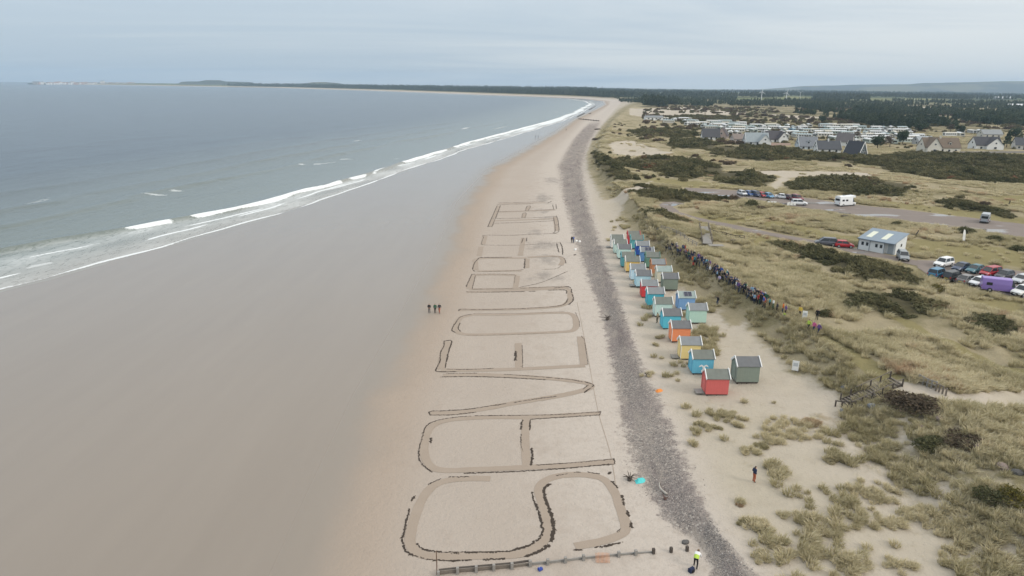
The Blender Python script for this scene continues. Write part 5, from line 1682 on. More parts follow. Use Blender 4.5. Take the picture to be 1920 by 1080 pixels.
def car_master(kind, color_mat):
    L, W_, zl, zb, zt, zr, (a0, a1, a2, a3) = CARS[kind]
    h = L / 2
    root = thing(kind, 'car', 'car', (0, 0, 0))
    body = hull([(-h, zl + .16, zt - .22, W_ * .86), (-h + .10, zl + .05, zt - .02, W_ * .96), (-h * .55, zl, zt, W_), (0, zl, zt, W_), (h * .42, zl, zt - .02, W_), (h * .80, zl + .02, zb - .05, W_ * .97), (h - .10, zl + .08, zb - .18, W_ * .90), (h, zl + .14, zb - .30, W_ * .80)])
    body.build('body', color_mat, root, False)
    g = MB(); wb, wr = W_ * .90, W_ * .72
    vs = [(a0, -wb, zt - .02), (a3, -wb, zt - .02), (a3, wb, zt - .02), (a0, wb, zt - .02), (a1, -wr, zr), (a2, -wr, zr), (a2, wr, zr), (a1, wr, zr)]
    g.add(vs, [(4, 5, 6, 7), (0, 1, 5, 4), (1, 2, 6, 5), (2, 3, 7, 6), (3, 0, 4, 7)]).build('windows', DARKGLASS, root)
    r = MB(); r.add([(a1 - .10, -wr - .02, zr - .03), (a2 + .08, -wr - .02, zr - .03), (a2 + .08, wr + .02, zr - .03), (a1 - .10, wr + .02, zr - .03), (a1, -wr * .9, zr + .05), (a2, -wr * .9, zr + .05), (a2, wr * .9, zr + .05), (a1, wr * .9, zr + .05)],
                    [(0, 3, 2, 1), (4, 5, 6, 7), (0, 1, 5, 4), (1, 2, 6, 5), (2, 3, 7, 6), (3, 0, 4, 7)]).build('roof', color_mat, root)
    pl = MB()
    for i_ in range(4):
        pl.bar(vs[i_], vs[i_ + 4], .09, .07)
    xm0, xm1 = (a0 + a3) / 2 - .15, (a1 + a2) / 2 - .05
    for s_ in (-1, 1):
        pl.bar((xm0, s_ * (wb + .005), zt), (xm1, s_ * (wr + .005), zr), .07, .06)
    pl.build('window_pillars', color_mat, root)
    wr_ = .32 if kind != 'off_roader' else .37
    for x in (-h * .60, h * .62):
        for s_ in (-1, 1):
            w = MB(); w.tube([(0, -.11, 0), (0, .11, 0)], wr_, 14); o = w.build('tyre', RUBBER, root, False, (x, s_ * (W_ - .10), wr_))
            o.name = 'wheel'
            MB().tube([(0, s_ * .112, 0), (0, s_ * .125, 0)], wr_ * .62, 10).build('rim', STEEL, o)
    LAMP = mat('lamp_glass', (.62, .64, .66), .15, spec=.6); TAIL = mat('tail_lamp', (.35, .02, .02), .2, spec=.6)
    for s_ in (-1, 1):
        MB().box((h - .10, s_ * W_ * .66, zb - .30), (.16, .36, .15)).build('headlight', LAMP, root)
        MB().box((-h + .05, s_ * W_ * .80, zt - .20), (.14, .18, .26)).build('tail_light', TAIL, root)
        MB().box((a3 - .25, s_ * (W_ + .08), zt + .06), (.12, .18, .13)).build('wing_mirror', color_mat, root)
    MB().box((h - .01, 0, zl + .22), (.06, W_ * 1.15, .16)).build('grille', BLK, root)
    MB().box((h + .025, 0, zl + .12), (.02, .50, .10)).build('number_plate', WHITE, root)
    MB().box((-h - .015, 0, zt - .40), (.02, .50, .10)).build('number_plate', mat('yellow_plate', (.62, .48, .05), .5), root)
    return root


def paint(name, c, metal=.0):
    return mat('car_' + name, c, .28, .04, 1.0, metal=metal, spec=.55)


MASTER = {}


def car(kind, px, py, hx, hy, color, c, label, lot):
    m = paint(color.replace(' ', '_'), c)
    p = drop(px, py)
    if kind not in MASTER:
        o = MASTER[kind] = car_master(kind, m)
    else:
        o = copy_tree(MASTER[kind])
    for ch in o.children:
        if ch.name.split('.')[0] in ('body', 'roof', 'window_pillars', 'wing_mirror'):
            recolor(ch, 0, m)
    o.location = (p.x, p.y, p.z + .06)
    o.rotation_euler = (0, 0, math.atan2(hy, hx))
    o['label'] = label; o['category'] = 'car'; o['group'] = lot
    return o


LOTF, LOTN = 'cars in the far row of the overflow car park', 'cars parked on the near lot at the right edge'
TRK = 'cars parked along the track'
for args in (
    ('hatchback', 1391, 366, .25, -1, 'silver white', (.55, .56, .57), 'silver white hatchback at the left end of the far car row', LOTF),
    ('hatchback', 1404.5, 367, .25, -1, 'mid blue', (.05, .12, .30), 'mid blue hatchback second in the far row beside the silver white one', LOTF),
    ('people_carrier', 1417, 368.5, .25, -1, 'navy', (.02, .035, .085), 'navy people carrier in the far row beside the red car', LOTF),
    ('hatchback', 1428.5, 369.5, .25, -1, 'bright red', (.42, .02, .025), 'bright red hatchback between navy and light blue cars, far row', LOTF),
    ('hatchback', 1441, 371, .25, -1, 'light blue', (.10, .26, .42), 'light blue hatchback ending the left group of the far row', LOTF),
    ('saloon', 1467, 372.5, .9, -.6, 'white', (.68, .69, .70), 'white saloon alone before the maroon cars in the far row', LOTF),
    ('hatchback', 1480, 374.5, .3, -1, 'dark maroon', (.075, .015, .02), 'dark maroon hatchback between the white saloon and the maroon off-roader', LOTF),
    ('off_roader', 1494, 376, .3, -1, 'maroon', (.16, .015, .025), 'maroon off-roader at the right end of the far row', LOTF),
    ('off_roader', 1498, 385, 1, -.15, 'white', (.68, .69, .70), 'white off-roader parked side on in front of the maroon one', LOTF),
    ('people_carrier', 1548, 460, -1, .28, 'grey', (.085, .09, .11), 'grey people carrier on the track left of the white building', TRK),
    ('hatchback', 1582, 464, 1, -.25, 'red', (.40, .015, .025), 'small red hatchback parked beside the grey people carrier', TRK),
    ('off_roader', 1692, 487, -.35, -1, 'silver grey', (.24, .26, .27), 'silver grey car facing away beside the white building corner', TRK),
    ('off_roader', 1768, 500, -.95, -.55, 'pearl white', (.70, .70, .69), 'white off-roader at the left end of the upper row on the near lot', LOTN),
    ('saloon', 1802, 507, -.95, -.55, 'dark blue', (.022, .04, .085), 'dark blue saloon right of the white off-roader', LOTN),
    ('saloon', 1828, 511, -.95, -.55, 'teal', (.03, .12, .15), 'teal saloon between the dark blue and red cars', LOTN),
    ('people_carrier', 1856, 517, -.95, -.45, 'deep red', (.33, .02, .03), 'deep red people carrier in the upper row, right of the teal saloon', LOTN),
    ('hatchback', 1882, 522, -.95, -.5, 'charcoal', (.045, .047, .055), 'charcoal hatchback right of the deep red people carrier', LOTN),
    ('saloon', 1915, 530, -.95, -.5, 'silver', (.45, .47, .49), 'silver saloon at the right edge of the upper row', LOTN),
    ('off_roader', 1757, 520, .9, .62, 'petrol blue', (.03, .15, .26), 'petrol blue off-roader with a spare wheel, left end of the lower row', LOTN),
    ('people_carrier', 1785, 525, .9, .55, 'black', (.018, .02, .02), 'black people carrier second in the lower row', LOTN),
    ('saloon', 1812, 530.5, .9, .5, 'taupe', (.15, .14, .135), 'taupe saloon between black and white cars, lower row', LOTN),
    ('hatchback', 1835, 535, -.9, -.4, 'white', (.68, .69, .70), 'white hatchback partly behind the purple van', LOTN),
    ('off_roader', 1918, 554, -.9, -.35, 'ivory', (.66, .66, .64), 'ivory off-roader in front of the purple van nose at the right edge', LOTN)):
    o = car(*args)
    if 'spare wheel' in args[6]:
        w = MB(); w.tube([(-2.22, 0, .95), (-2.42, 0, .95)], .34, 14); w.build('spare_wheel', RUBBER, o)


def box_van(px, py, hx, hy, color, L, W_, H, label, cat, kind, nose=.9, side_windows=0, rear_dark=False):
    p = drop(px, py); root = thing(kind, label, cat, (p.x, p.y, p.z + .06), math.atan2(hy, hx))
    h = L / 2; w = W_ / 2; zl = .35
    body = MB()
    body.prism([(-w * .97, zl), (w * .97, zl), (w, zl + .3), (w * .98, H * .62), (w * .86, H - .10), (w * .74, H), (-w * .74, H), (-w * .86, H - .10), (-w * .98, H * .62), (-w, zl + .3)], -h, h - nose - .45, 0)
    body.build('body', color, root)
    cab = MB(); x0, x1 = h - nose - .45, h
    zb = 1.15
    vs = [(x0 - .01, -w * .98, zl), (x1 - .08, -w * .92, zl + .08), (x1 - .08, w * .92, zl + .08), (x0 - .01, w * .98, zl), (x0 - .01, -w * .98, zb), (x1, -w * .88, zb - .18), (x1, w * .88, zb - .18), (x0 - .01, w * .98, zb), (x0 - .01, -w * .84, H - .06), (x0 + .12, -w * .80, H - .08), (x0 + .12, w * .80, H - .08), (x0 - .01, w * .84, H - .06)]
    cab.add(vs[:8], [(0, 3, 2, 1), (4, 5, 6, 7), (0, 1, 5, 4), (1, 2, 6, 5), (2, 3, 7, 6), (3, 0, 4, 7)])
    cab.build('cab', color, root)
    s_ = MB(); s_.add([vs[4], (x0 + nose * .85, -w * .86, zb), (x0 + nose * .85, w * .86, zb), vs[7], vs[8], vs[9], vs[10], vs[11]], [(4, 5, 6, 7), (0, 1, 5, 4), (1, 2, 6, 5), (2, 3, 7, 6), (3, 0, 4, 7)])
    s_.build('windscreen', DARKGLASS, root)
    for x in (-h * .55, h - nose * .9):
        for sg in (-1, 1):
            o = MB().tube([(0, -.12, 0), (0, .12, 0)], .35, 14).build('wheel', RUBBER, root, False, (x, sg * (w - .10), .35))
            MB().tube([(0, sg * .122, 0), (0, sg * .135, 0)], .2, 10).build('rim', STEEL, o)
    LAMP = MATS['lamp_glass']
    for sg in (-1, 1):
        MB().box((h - .06, sg * w * .68, .82), (.12, .3, .2)).build('headlight', LAMP, root)
        MB().box((-h, sg * w * .86, 1.0), (.05, .12, .4)).build('tail_light', MATS['tail_lamp'], root)
    for k in range(side_windows):
        for sg in (-1, 1):
            MB().box((-h * .62 + k * 1.35, sg * (w * .985), H * .60), (.85, .05, .50)).build('window', DARKGLASS, root)
    if rear_dark:
        MB().box((-h - .005, 0, H * .66), (.04, W_ * .72, .62)).build('rear_window', DARKGLASS, root)
    MB().box((-h - .01, 0, zl + .12), (.10, W_ * .9, .18)).build('bumper', BLK, root)
    return root


box_van(1872, 547, .93, -.42, mat('purple_paint', (.235, .16, .42), .35, .05, spec=.5), 5.4, 2.0, 2.35, 'long purple van parked nose outward behind the low gorse', 'van', 'purple_van', .75, 1)
mh = box_van(1584, 386, .9, .35, mat('motorhome_white', (.72, .73, .73), .4, .04, spec=.5), 6.2, 2.2, 2.95, 'white motorhome alone at the left of the overflow car park', 'motorhome', 'motorhome', .9, 2, True)
MB().prism([(-.95, 2.45), (.95, 2.45), (.9, 2.98), (-.9, 2.98)], 1.6, 2.75).build('overcab_pod', MATS['motorhome_white'], mh)
MB().box((-.8, 0, 3.03), (.7, .6, .12)).build('roof_light', MATS['lamp_glass'], mh)
box_van(1846, 417, .62, .78, mat('silver_van', (.33, .35, .37), .35, .05, spec=.5), 5.2, 2.0, 2.45, 'silver camper van seen from behind on the overflow car park', 'camper van', 'camper_van', .8, 2, True)

# ------------------------------------------------------------------ white clubhouse
def clubhouse():
    a, c_ = drop(1608, 467), drop(1655, 475.5)      # long wall facing the camera
    d = Vector((c_.x - a.x, c_.y - a.y, 0)); ang = math.atan2(d.y, d.x); L = d.length * 1.02
    root = thing('clubhouse', 'white single storey clubhouse with blue grey roof and two pale roof lights', 'building', a, ang)
    Wd = 5.8; Hw = 2.45; Hr = 3.75
    WM = mat('white_cladding', (.66, .68, .68), .6, .05, dirt=.1); RM = mat('blue_grey_sheet', (.20, .245, .29), .6, .12, 1.0, spec=.4); GT = mat('slate_trim', (.14, .17, .20), .6)
    MB().prism([(0, -.4), (Wd, -.4), (Wd, Hr), (0, Hw)], 0, L, 0).build('wall', WM, root)
    MB().prism([(.9, -.4), (Wd, -.4), (Wd, Hr - .01), (.9, Hw + (Hr - Hw) * .9 / Wd - .01)], L + .001, L + 1.9, 0).build('side_porch', WM, root)
    s_ = (Hr - Hw) / Wd
    MB().prism([(-.35, Hw - .35 * s_ + .01), (Wd + .25, Hr + .25 * s_ + .01), (Wd + .25, Hr + .25 * s_ + .14), (-.35, Hw - .35 * s_ + .14)], -.2, L + 2.1, 0).build('roof', RM, root)
    MB().bar((-.2, -.38, Hw - .30 * s_), (L + 2.1, -.38, Hw - .30 * s_), .12, .14).build('gutter', GT, root)
    PALE = mat('translucent_sheet', (.60, .61, .50), .5, .08)
    for x in (L * .27, L * .85):
        y0, y1 = 1.0, 4.3
        MB().prism([(y0, Hw + y0 * s_ + .135), (y1, Hw + y1 * s_ + .135), (y1, Hw + y1 * s_ + .175), (y0, Hw + y0 * s_ + .175)], x - .55, x + .55).build('roof_light', PALE, root)
    for x in (.16, .34, .70, .88):
        o = MB().box((L * x, -.02, 1.45), (.52, .06, .72)).build('window', GT, root)
        MB().box((L * x, -.055, 1.45), (.40, .02, .60)).build('pane', PANE, o)
    MB().box((L * .44, -.05, 1.15), (.07, .08, 2.5)).build('downpipe', GT, root)
    MB().box((L + .95, .88, 1.02), (1.1, .05, 2.05)).build('door', mat('grey_door', (.34, .38, .41), .5), root)
    MB().box((L + 1.92, Wd * .6, 1.7), (.05, .6, .6)).build('window', PANE, root)
    for xx_ in (0, L):
        MB().box((xx_, -.012, Hw / 2 - .1), (.10, .10, Hw + .1)).build('corner_trim', GT, root)


clubhouse()

# ------------------------------------------------------------------ houses beyond the links
def house(px, py, L, Wd, Hw, Hr, ang, wallc, roofc, label, chim=0, dorm=0, gable_white=False, wing=None, nwin=3, base=None):
    p = base or drop(px, py)
    root = thing('house', label, 'house', (p.x, p.y, p.z - .1), ang, 'houses along the far side of the links')
    wm = mat('render_' + '%02d%02d%02d' % tuple(int(c * 99) for c in wallc), wallc, .85, .06, .6)
    rm = mat('tiles_' + '%02d%02d%02d' % tuple(int(c * 99) for c in roofc), roofc, .85, .2, .8)
    fr = WHITE
    MB().prism([(0, -1), (Wd, -1), (Wd, Hw), (Wd / 2, Hr), (0, Hw)], 0, L).build('wall', wm, root)
    s_ = (Hr - Hw) / (Wd / 2); ov = .35
    rf = None
    for sg in (0, 1):
        y_e = -ov if sg == 0 else Wd + ov
        o = MB().prism([(y_e, Hw - ov * s_ + .03), (Wd / 2, Hr + .03), (Wd / 2, Hr + .22), (y_e, Hw - ov * s_ + .22)], -.3, L + .3).build('roof', rm, root)
        rf = rf or o
    if gable_white:
        for x in (-.33, L + .33):
            q = MB(); q.bar((x, -ov, Hw - ov * s_), (x, Wd / 2, Hr + .05), .08, .42); q.bar((x, Wd + ov, Hw - ov * s_), (x, Wd / 2, Hr + .05), .08, .42); q.build('bargeboard', fr, root)
    def window(M, w, h):
        f = MB().box((0, 0, 0), (w + .16, .08, h + .16)).build('window', fr, root); f.matrix_local = M
        MB().box((0, -.045, 0), (w, .03, h)).build('pane', PANE, f)
    for k in range(nwin):
        x = L * (k + .7) / (nwin + .4)
        if k == nwin // 2 and nwin > 2:
            MB().box((x, -.05, 1.0), (1.0, .08, 2.1)).build('door', BLK, root)
        else:
            window(Matrix.Translation((x, -.03, 1.35)), 1.1, 1.1)
    for sx_, rot in ((-.03, R(-90)), (L + .03, R(90))):
        window(Matrix.Translation((sx_, Wd / 2, Hw + (Hr - Hw) * .28)) @ Matrix.Rotation(rot, 4, 'Z'), 1.0, 1.0)
        window(Matrix.Translation((sx_, Wd * .3, 1.35)) @ Matrix.Rotation(rot, 4, 'Z'), 1.1, 1.1)
    for k in range(chim):
        x = L * (.12 + .76 * k) if chim > 1 else L * .5
        o = MB().box((x, Wd / 2, Hr + .4), (.7, .9, 1.6)).build('chimney', wm, rf)
    for k in range(dorm):
        x = L * (k + .6) / (dorm + .2)
        yb = Wd * .14; zz = Hw + s_ * yb
        o = MB().prism([(x - .75, zz - .2), (x + .75, zz - .2), (x + .75, zz + 1.1), (x, zz + 1.8), (x - .75, zz + 1.1)], yb, Wd * .46, 0, Matrix.Rotation(0, 4, 'Z') @ Matrix(((0, 1, 0, 0), (1, 0, 0, 0), (0, 0, 1, 0), (0, 0, 0, 1)))).build('dormer', wm, root)
        MB().box((x, yb - .04, zz + .55), (.95, .05, .95)).build('pane', PANE, o)
        dr_ = MB()
        for sg in (-1, 1):
            dr_.prism([(x, zz + 1.83), (x + sg * .95, zz + .95), (x + sg * .95, zz + 1.08), (x, zz + 1.97)], yb - .15, Wd * .5, 0, Matrix(((0, 1, 0, 0), (1, 0, 0, 0), (0, 0, 1, 0), (0, 0, 0, 1))))
        dr_.build('dormer_roof', rm, o)
    if wing:
        x, y, wl, ww, wh, wr = wing
        Mx = Matrix.Translation((x, y, 0)) @ Matrix.Rotation(R(-90), 4, 'Z')
        o = MB().prism([(-ww / 2, -1), (ww / 2, -1), (ww / 2, wh), (0, wr), (-ww / 2, wh)], 0, wl, 0, Mx).build('wing_wall', wm, root)
        sw = (wr - wh) / (ww / 2)
        for sg in (-1, 1):
            e = sg * (ww / 2 + .3)
            MB().prism([(e, wh - .3 * sw + .03), (0, wr + .03), (0, wr + .22), (e, wh - .3 * sw + .22)], -ww * .8, wl + .3, 0, Mx).build('wing_roof', rm, root)
        f = MB().box((x, y - wl - .03, 1.5), (1.5, .08, 1.3)).build('window', fr, root); MB().box((x, y - wl - .08, 1.5), (1.3, .03, 1.1)).build('pane', PANE, f)
        f = MB().box((x, y - wl - .03, wh + (wr - wh) * .3), (1.1, .08, 1.0)).build('window', fr, root); MB().box((x, y - wl - .08, wh + (wr - wh) * .3), (.9, .03, .8)).build('pane', PANE, f)
    return root


CREAM, WHT, DK, BR = (.60, .57, .50), (.66, .66, .64), (.055, .055, .06), (.15, .115, .085)
house(1317, 262.5, 11, 8, 2.3, 7.2, R(-6), WHT, (.075, .075, .08), 'white house with steep dark roof standing apart at the left end', 0, 0)
house(1362, 262, 6, 7, 2.6, 7.6, R(60), (.45, .36, .32), (.085, .075, .08), 'narrow brown gabled house beside the tin roofed bungalow', 0, 0, nwin=2)
house(1376, 268, 11, 7, 2.5, 5.2, R(5), (.52, .45, .40), (.20, .165, .145), 'low bungalow with a streaky brown tin roof', 0, 0)
house(1399, 272.5, 13, 9, 2.3, 7.2, R(-4), WHT, (.26, .29, .30), 'white house with pale grey roof and a front gable', 0, 0, True, (10.3, .5, 2.5, 7, 2.5, 6.6))
house(1437, 268, 11, 8, 2.5, 7.2, R(4), WHT, (.07, .065, .07), 'white house with dark roof behind the pink garden wall', 0, 0, True, (10, .3, 2.2, 6, 3.0, 6.8))
house(1499, 281, 10, 8, 2.3, 7.0, R(-3), (.50, .55, .58), (.175, .185, .20), 'pale blue house with slate grey roof right of the gap', 0, 1, True)
house(1533, 287, 12, 8, 2.3, 6.3, R(-5), WHT, (.075, .078, .085), 'long white house with a charcoal roof and white edged gable', 1, 0, True)
house(1566, 272, 9, 7, 2.5, 7.0, R(-35), WHT, (.12, .11, .11), 'white gabled house set behind the charcoal roofed house', 0, 0, nwin=2)
house(1625, 291, 8.5, 7.2, .9, 7.0, R(122), (.10, .12, .13), (.05, .052, .06), 'dark A-frame house with bold white gable boards', 0, 0, True, nwin=2)
house(1733, 286, 19, 9, 3.0, 7.8, R(-3), CREAM, BR, 'large cream house with brown roof, dormers and chimney', 1, 2, False, (4.2, .4, 2.4, 7.5, 3.2, 8.2), 5)
house(1829, 281, 14, 9, 2.9, 7.2, R(-6), WHT, (.06, .06, .065), 'white house with black roof and a wide front gable right of the cream house', 0, 0, False, (9.5, .4, 2.4, 9, 2.9, 7.0))
house(1903, 280, 9, 8, 2.8, 6.6, R(-20), (.50, .48, .45), (.08, .08, .085), 'grey house at the right edge with dark roof', 1, 0)
house(1843, 258, 14, 8, 2.6, 5.6, R(-2), (.52, .50, .44), (.24, .25, .25), 'long grey roofed bungalow behind the black roofed house', 0, 0)
house(1722, 272, 10, 7, 2.6, 5.2, R(4), (.55, .55, .55), (.28, .30, .31), 'low grey roofed bungalow left of the cream house', 0, 0)
p = drop(1452, 273.5)
tag(MB().bar((-8, 0, .7), (9, -1.5, .7), .3, 2.2).build('garden_wall', mat('pink_wall', (.48, .36, .31), .9), None, False, p), 'pinkish garden wall before the dark roofed white house', 'wall')
# a lawn edge of hedge before the right-hand houses
p, q = drop(1800, 288), drop(1920, 287)
tag(MB().bar((0, 0, .4), (q.x - p.x, q.y - p.y, q.z - p.z + .4), .5, 1.4).build('garden_wall', mat('grey_wall', (.25, .235, .22), .95, .2), None, False, p), 'low grey garden wall along the front of the right hand houses', 'wall')

# ------------------------------------------------------------------ static caravans
def caravan_mesh(k):
    q = MB(); L, Wd, H = (10.5, 3.4, 2.7) if k != 1 else (9.0, 3.1, 2.6)
    q.prism([(-Wd / 2, .45), (Wd / 2, .45), (Wd / 2, H), (0, H + .45), (-Wd / 2, H)], -L / 2, L / 2, 0)
    for sg in (-1, 1):
        q.prism([(sg * (Wd / 2 + .12), H - .02), (0, H + .47), (0, H + .55), (sg * (Wd / 2 + .12), H + .06)], -L / 2 - .1, L / 2 + .1, 1)
        for x in np.linspace(-L * .36, L * .36, 5):
            q.box((x, sg * Wd / 2, 1.75), (1.15, .06, .85), 2)
        q.box((0, sg * (Wd / 2 - .05), .25), (L - .3, .08, .42), 3)
        q.box((sg * L / 2, 0, 1.7), (.06, Wd * .62, 1.0), 2)
    return q


CWALL = [mat('caravan_cream', (.54, .52, .46), .5, .04), mat('caravan_white', (.60, .61, .60), .5, .04), mat('caravan_sage', (.40, .45, .40), .5, .04)]
CROOF = [mat('caravan_roof_white', (.56, .57, .57), .5, .05), mat('caravan_roof_grey', (.30, .37, .38), .6, .08), mat('caravan_roof_beige', (.52, .49, .42), .6, .05)]
SK = mat('caravan_skirt', (.22, .20, .18), .9)
cv = [caravan_mesh(k).build('static_caravan', [CWALL[k], CROOF[k], PANE, SK]) for k in range(2)]
cvm = [o.data for o in cv]
for o in cv: bpy.data.objects.remove(o)
rows = [(226, 1236, 1306, 15), (230.5, 1250, 1372, 13), (235, 1286, 1424, 14), (239, 1300, 1600, 14), (243.5, 1330, 1690, 15), (248, 1352, 1705, 15), (253, 1365, 1716, 16), (258, 1430, 1722, 17), (263, 1560, 1722, 18), (268.5, 1600, 1716, 22), (238, 1640, 1700, 16), (250, 1800, 1840, 17), (256, 1775, 1800, 17)]
ncv = 0
blue_done = False
for (ry, xa, xb, stp) in rows:
    x = xa + random.uniform(0, 6)
    while x < xb:
        if random.random() < .84:
            yq = ry + random.uniform(-.9, .9)
            p = drop(x, yq)
            k = random.choice((0, 0, 1, 1))
            tn = random.choice((0, 1)); rf_ = random.choice(CROOF[:1] * 2 + CROOF)
            o = put('static_caravan', cvm[k], None, (p.x, p.y, p.z), R((random.choice((0, 5, 10, -8)) if tn == 0 else random.choice((60, 74, 88))) + random.uniform(-4, 4)))
            wl = 'cream' if k == 0 else 'white'
            if k == 0 and random.random() < .35:
                recolor(o, 0, CWALL[2]); wl = 'sage'
            recolor(o, 1, rf_)
            RW = {226: 'farthest short row', 230.5: 'second row from the back', 235: 'third row from the back', 239: 'long row under the wood', 243.5: 'long row before the wood', 248: 'middle row', 253: 'row behind the houses', 258: 'front row', 263: 'front row by the dark conifers', 268.5: 'nearest row beside the conifers', 238: 'outlying row', 250: 'group behind the cream house', 256: 'pair beside the russet tree'}
            half = 'left' if x < (xa + xb) / 2 else 'right'
            lab = wl + ' static caravan, ' + {0: 'pale', 1: 'grey', 2: 'beige'}[CROOF.index(rf_)] + ' roof, ' + ('broadside' if tn == 0 else 'end-on') + ', ' + half + ' half of the ' + RW[ry]
            if 1470 < x < 1490 and 246 < yq < 250 and not blue_done:
                blue_done = True
                recolor(o, 0, mat('caravan_blue', (.16, .30, .42), .5, .05)); lab = 'single blue static caravan among the white ones behind the houses'
            tag(o, lab, 'static caravan', 'static caravans in the caravan park')
            ncv += 1
        x += stp * random.uniform(.85, 1.25)
# a long low building at the far end of the park
p = drop(1225, 225)
root = thing('site_building', 'low white building at the far left end of the caravan park', 'building', p, .05)
MB().prism([(-4, 0), (4, 0), (4, 2.8), (0, 4.3), (-4, 2.8)], -9, 9).build('wall', WHITE, root)
for sg in (-1, 1):
    MB().prism([(sg * 4.4, 2.62), (0, 4.32), (0, 4.5), (sg * 4.4, 2.8)], -9.4, 9.4).build('roof', ROOFS['grey'], root)
for x in (-6, -2, 2, 6):
    MB().box((x, -4.02, 1.5), (1.6, .08, 1.1)).build('window', PANE, root)
# pale sheds in the distance on the right
for (a, c_, w, lab) in ((1880, 186, 60, 'long pale shed in the far fields at the right'), (1905, 203, 34, 'white shed among trees at the far right edge'), (1790, 182, 40, 'far grey shed roof beside the fields')):
    p = drop(a, c_)
    root = thing('farm_shed', lab, 'shed', p, .03, 'farm sheds far inland')
    MB().prism([(-9, 0), (9, 0), (9, 5), (0, 8), (-9, 5)], -w / 2, w / 2).build('wall', mat('shed_wall', (.48, .48, .46), .8), root)
    for sg in (-1, 1):
        MB().prism([(sg * 9.4, 4.95), (0, 8.05), (0, 8.3), (sg * 9.4, 5.2)], -w / 2 - .4, w / 2 + .4).build('roof', mat('shed_roof', (.56, .57, .57), .7), root)

# ------------------------------------------------------------------ wind turbines
TW = mat('turbine_white', (.80, .81, .82), .45, .02)
def turbine(px, top, base, rot, label):
    p = drop(px, base)
    u, f, d = raydir(px, top); tq = p.y / f
    H = CAM_H + d * tq - p.z
    root = thing('wind_turbine', label, 'wind turbine', p, R(-14), 'wind turbines above the wood')
    r = H * .020
    MB().tube([(0, 0, -3), (0, 0, H * .5), (0, 0, H)], [r * 1.9, r * 1.5, r * 1.1], 12).build('tower', TW, root, True)
    MB().box((0, -.2, H + r * .4), (r * 2.6, H * .12, r * 2.8)).build('nacelle', TW, root)
    hub = MB().tube([(0, -H * .065, H + r * .4), (0, -H * .105, H + r * .4)], [r * 1.6, r * .8], 10).build('hub', TW, root, True)
    for k in range(3):
        a = rot + k * 2 * math.pi / 3; L = H * .50
        dx, dz = math.sin(a), math.cos(a)
        c0_ = Vector((0, -H * .08, H + r * .4))
        q = MB(); ca = Vector((dx, 0, dz)); sd = Vector((dz, 0, -dx))
        V = []
        for tq_, wd, th in ((0.03, r * .9, r * .8), (.2, r * 1.6, r * .5), (.6, r * 1.0, r * .3), (1, r * .25, r * .12)):
            cc = c0_ + ca * L * tq_
            V += [tuple(cc - sd * wd * .4), tuple(cc + Vector((0, -th, 0))), tuple(cc + sd * wd), tuple(cc + Vector((0, th, 0)))]
        F = [(0, 1, 2, 3), (15, 14, 13, 12)] + [(s * 4 + j, s * 4 + j + 4, s * 4 + (j + 1) % 4 + 4, s * 4 + (j + 1) % 4) for s in range(3) for j in range(4)]
        q.add(V, F).build('blade', TW, root)


turbine(1427, 172, 190.5, .05, 'leftmost wind turbine, blade straight up, above the wood')
turbine(1473.5, 174, 191, .25, 'middle wind turbine of three, blades turned slightly')
turbine(1499.5, 173.5, 185, 1.05, 'rightmost wind turbine with its blades in a Y')

# ------------------------------------------------------------------ town on the point across the bay
TOWNW = [mat('town_white', (.80, .79, .77), .8), mat('town_pink', (.52, .40, .36), .8), mat('town_grey', (.36, .35, .34), .8)]
TOWNR = [mat('town_slate', (.16, .165, .18), .8), mat('town_tile', (.30, .17, .13), .8)]
rt = random.Random(5)
for k in range(44):
    px = 66 + 190 * (k + rt.uniform(-.4, .4)) / 44
    x, y = at(px, 158.2 + rt.uniform(-.35, .2), 2)
    w = rt.uniform(16, 38); h = rt.uniform(7, 13)
    q = MB(); q.prism([(-5, -6), (5, -6), (5, h), (0, h + 4), (-5, h)], -w / 2, w / 2, 0)
    for sg in (-1, 1):
        q.prism([(sg * 5.4, h - .2), (0, h + 4.05), (0, h + 4.5), (sg * 5.4, h + .2)], -w / 2, w / 2, 1)
    iw, ir = rt.choice((0, 0, 0, 1, 2)), rt.choice((0, 1))
    o = q.build('town_house', [TOWNW[iw], TOWNR[ir]], None, False, (x, y, 2 + rt.uniform(0, 6)), rt.uniform(-.2, .2))
    tag(o, ('broad ' if w > 24 else 'narrow ') + ('white', 'pink', 'grey')[iw] + ' house with ' + ('slate', 'tiled')[ir] + ' roof on the far point, ' + ('at its seaward tip' if px < 110 else 'left of the tall block' if px < 185 else 'right of the block'), 'house', 'houses of the distant town')
x, y = at(193, 158, 3)
root = thing('maltings', 'tall white block of buildings standing above the distant town', 'building', (x, y, 2), .05)
MB().box((0, 0, 12), (34, 16, 30)).build('main_block', TOWNW[0], root)
MB().box((24, 0, 8), (20, 14, 20)).build('lower_block', TOWNW[2], root)
MB().prism([(-8.3, 27), (8.3, 27), (0, 33)], -17, 17).build('roof', TOWNR[0], root)
x, y = at(70, 157.6, 3)
o = put('headland_rock', stone_mesh(77, 'headland', hm, 3), None, (x, y, 2)); o.scale = (75, 60, 16); tag(o, kind='structure'); o.name = 'terrain_point'

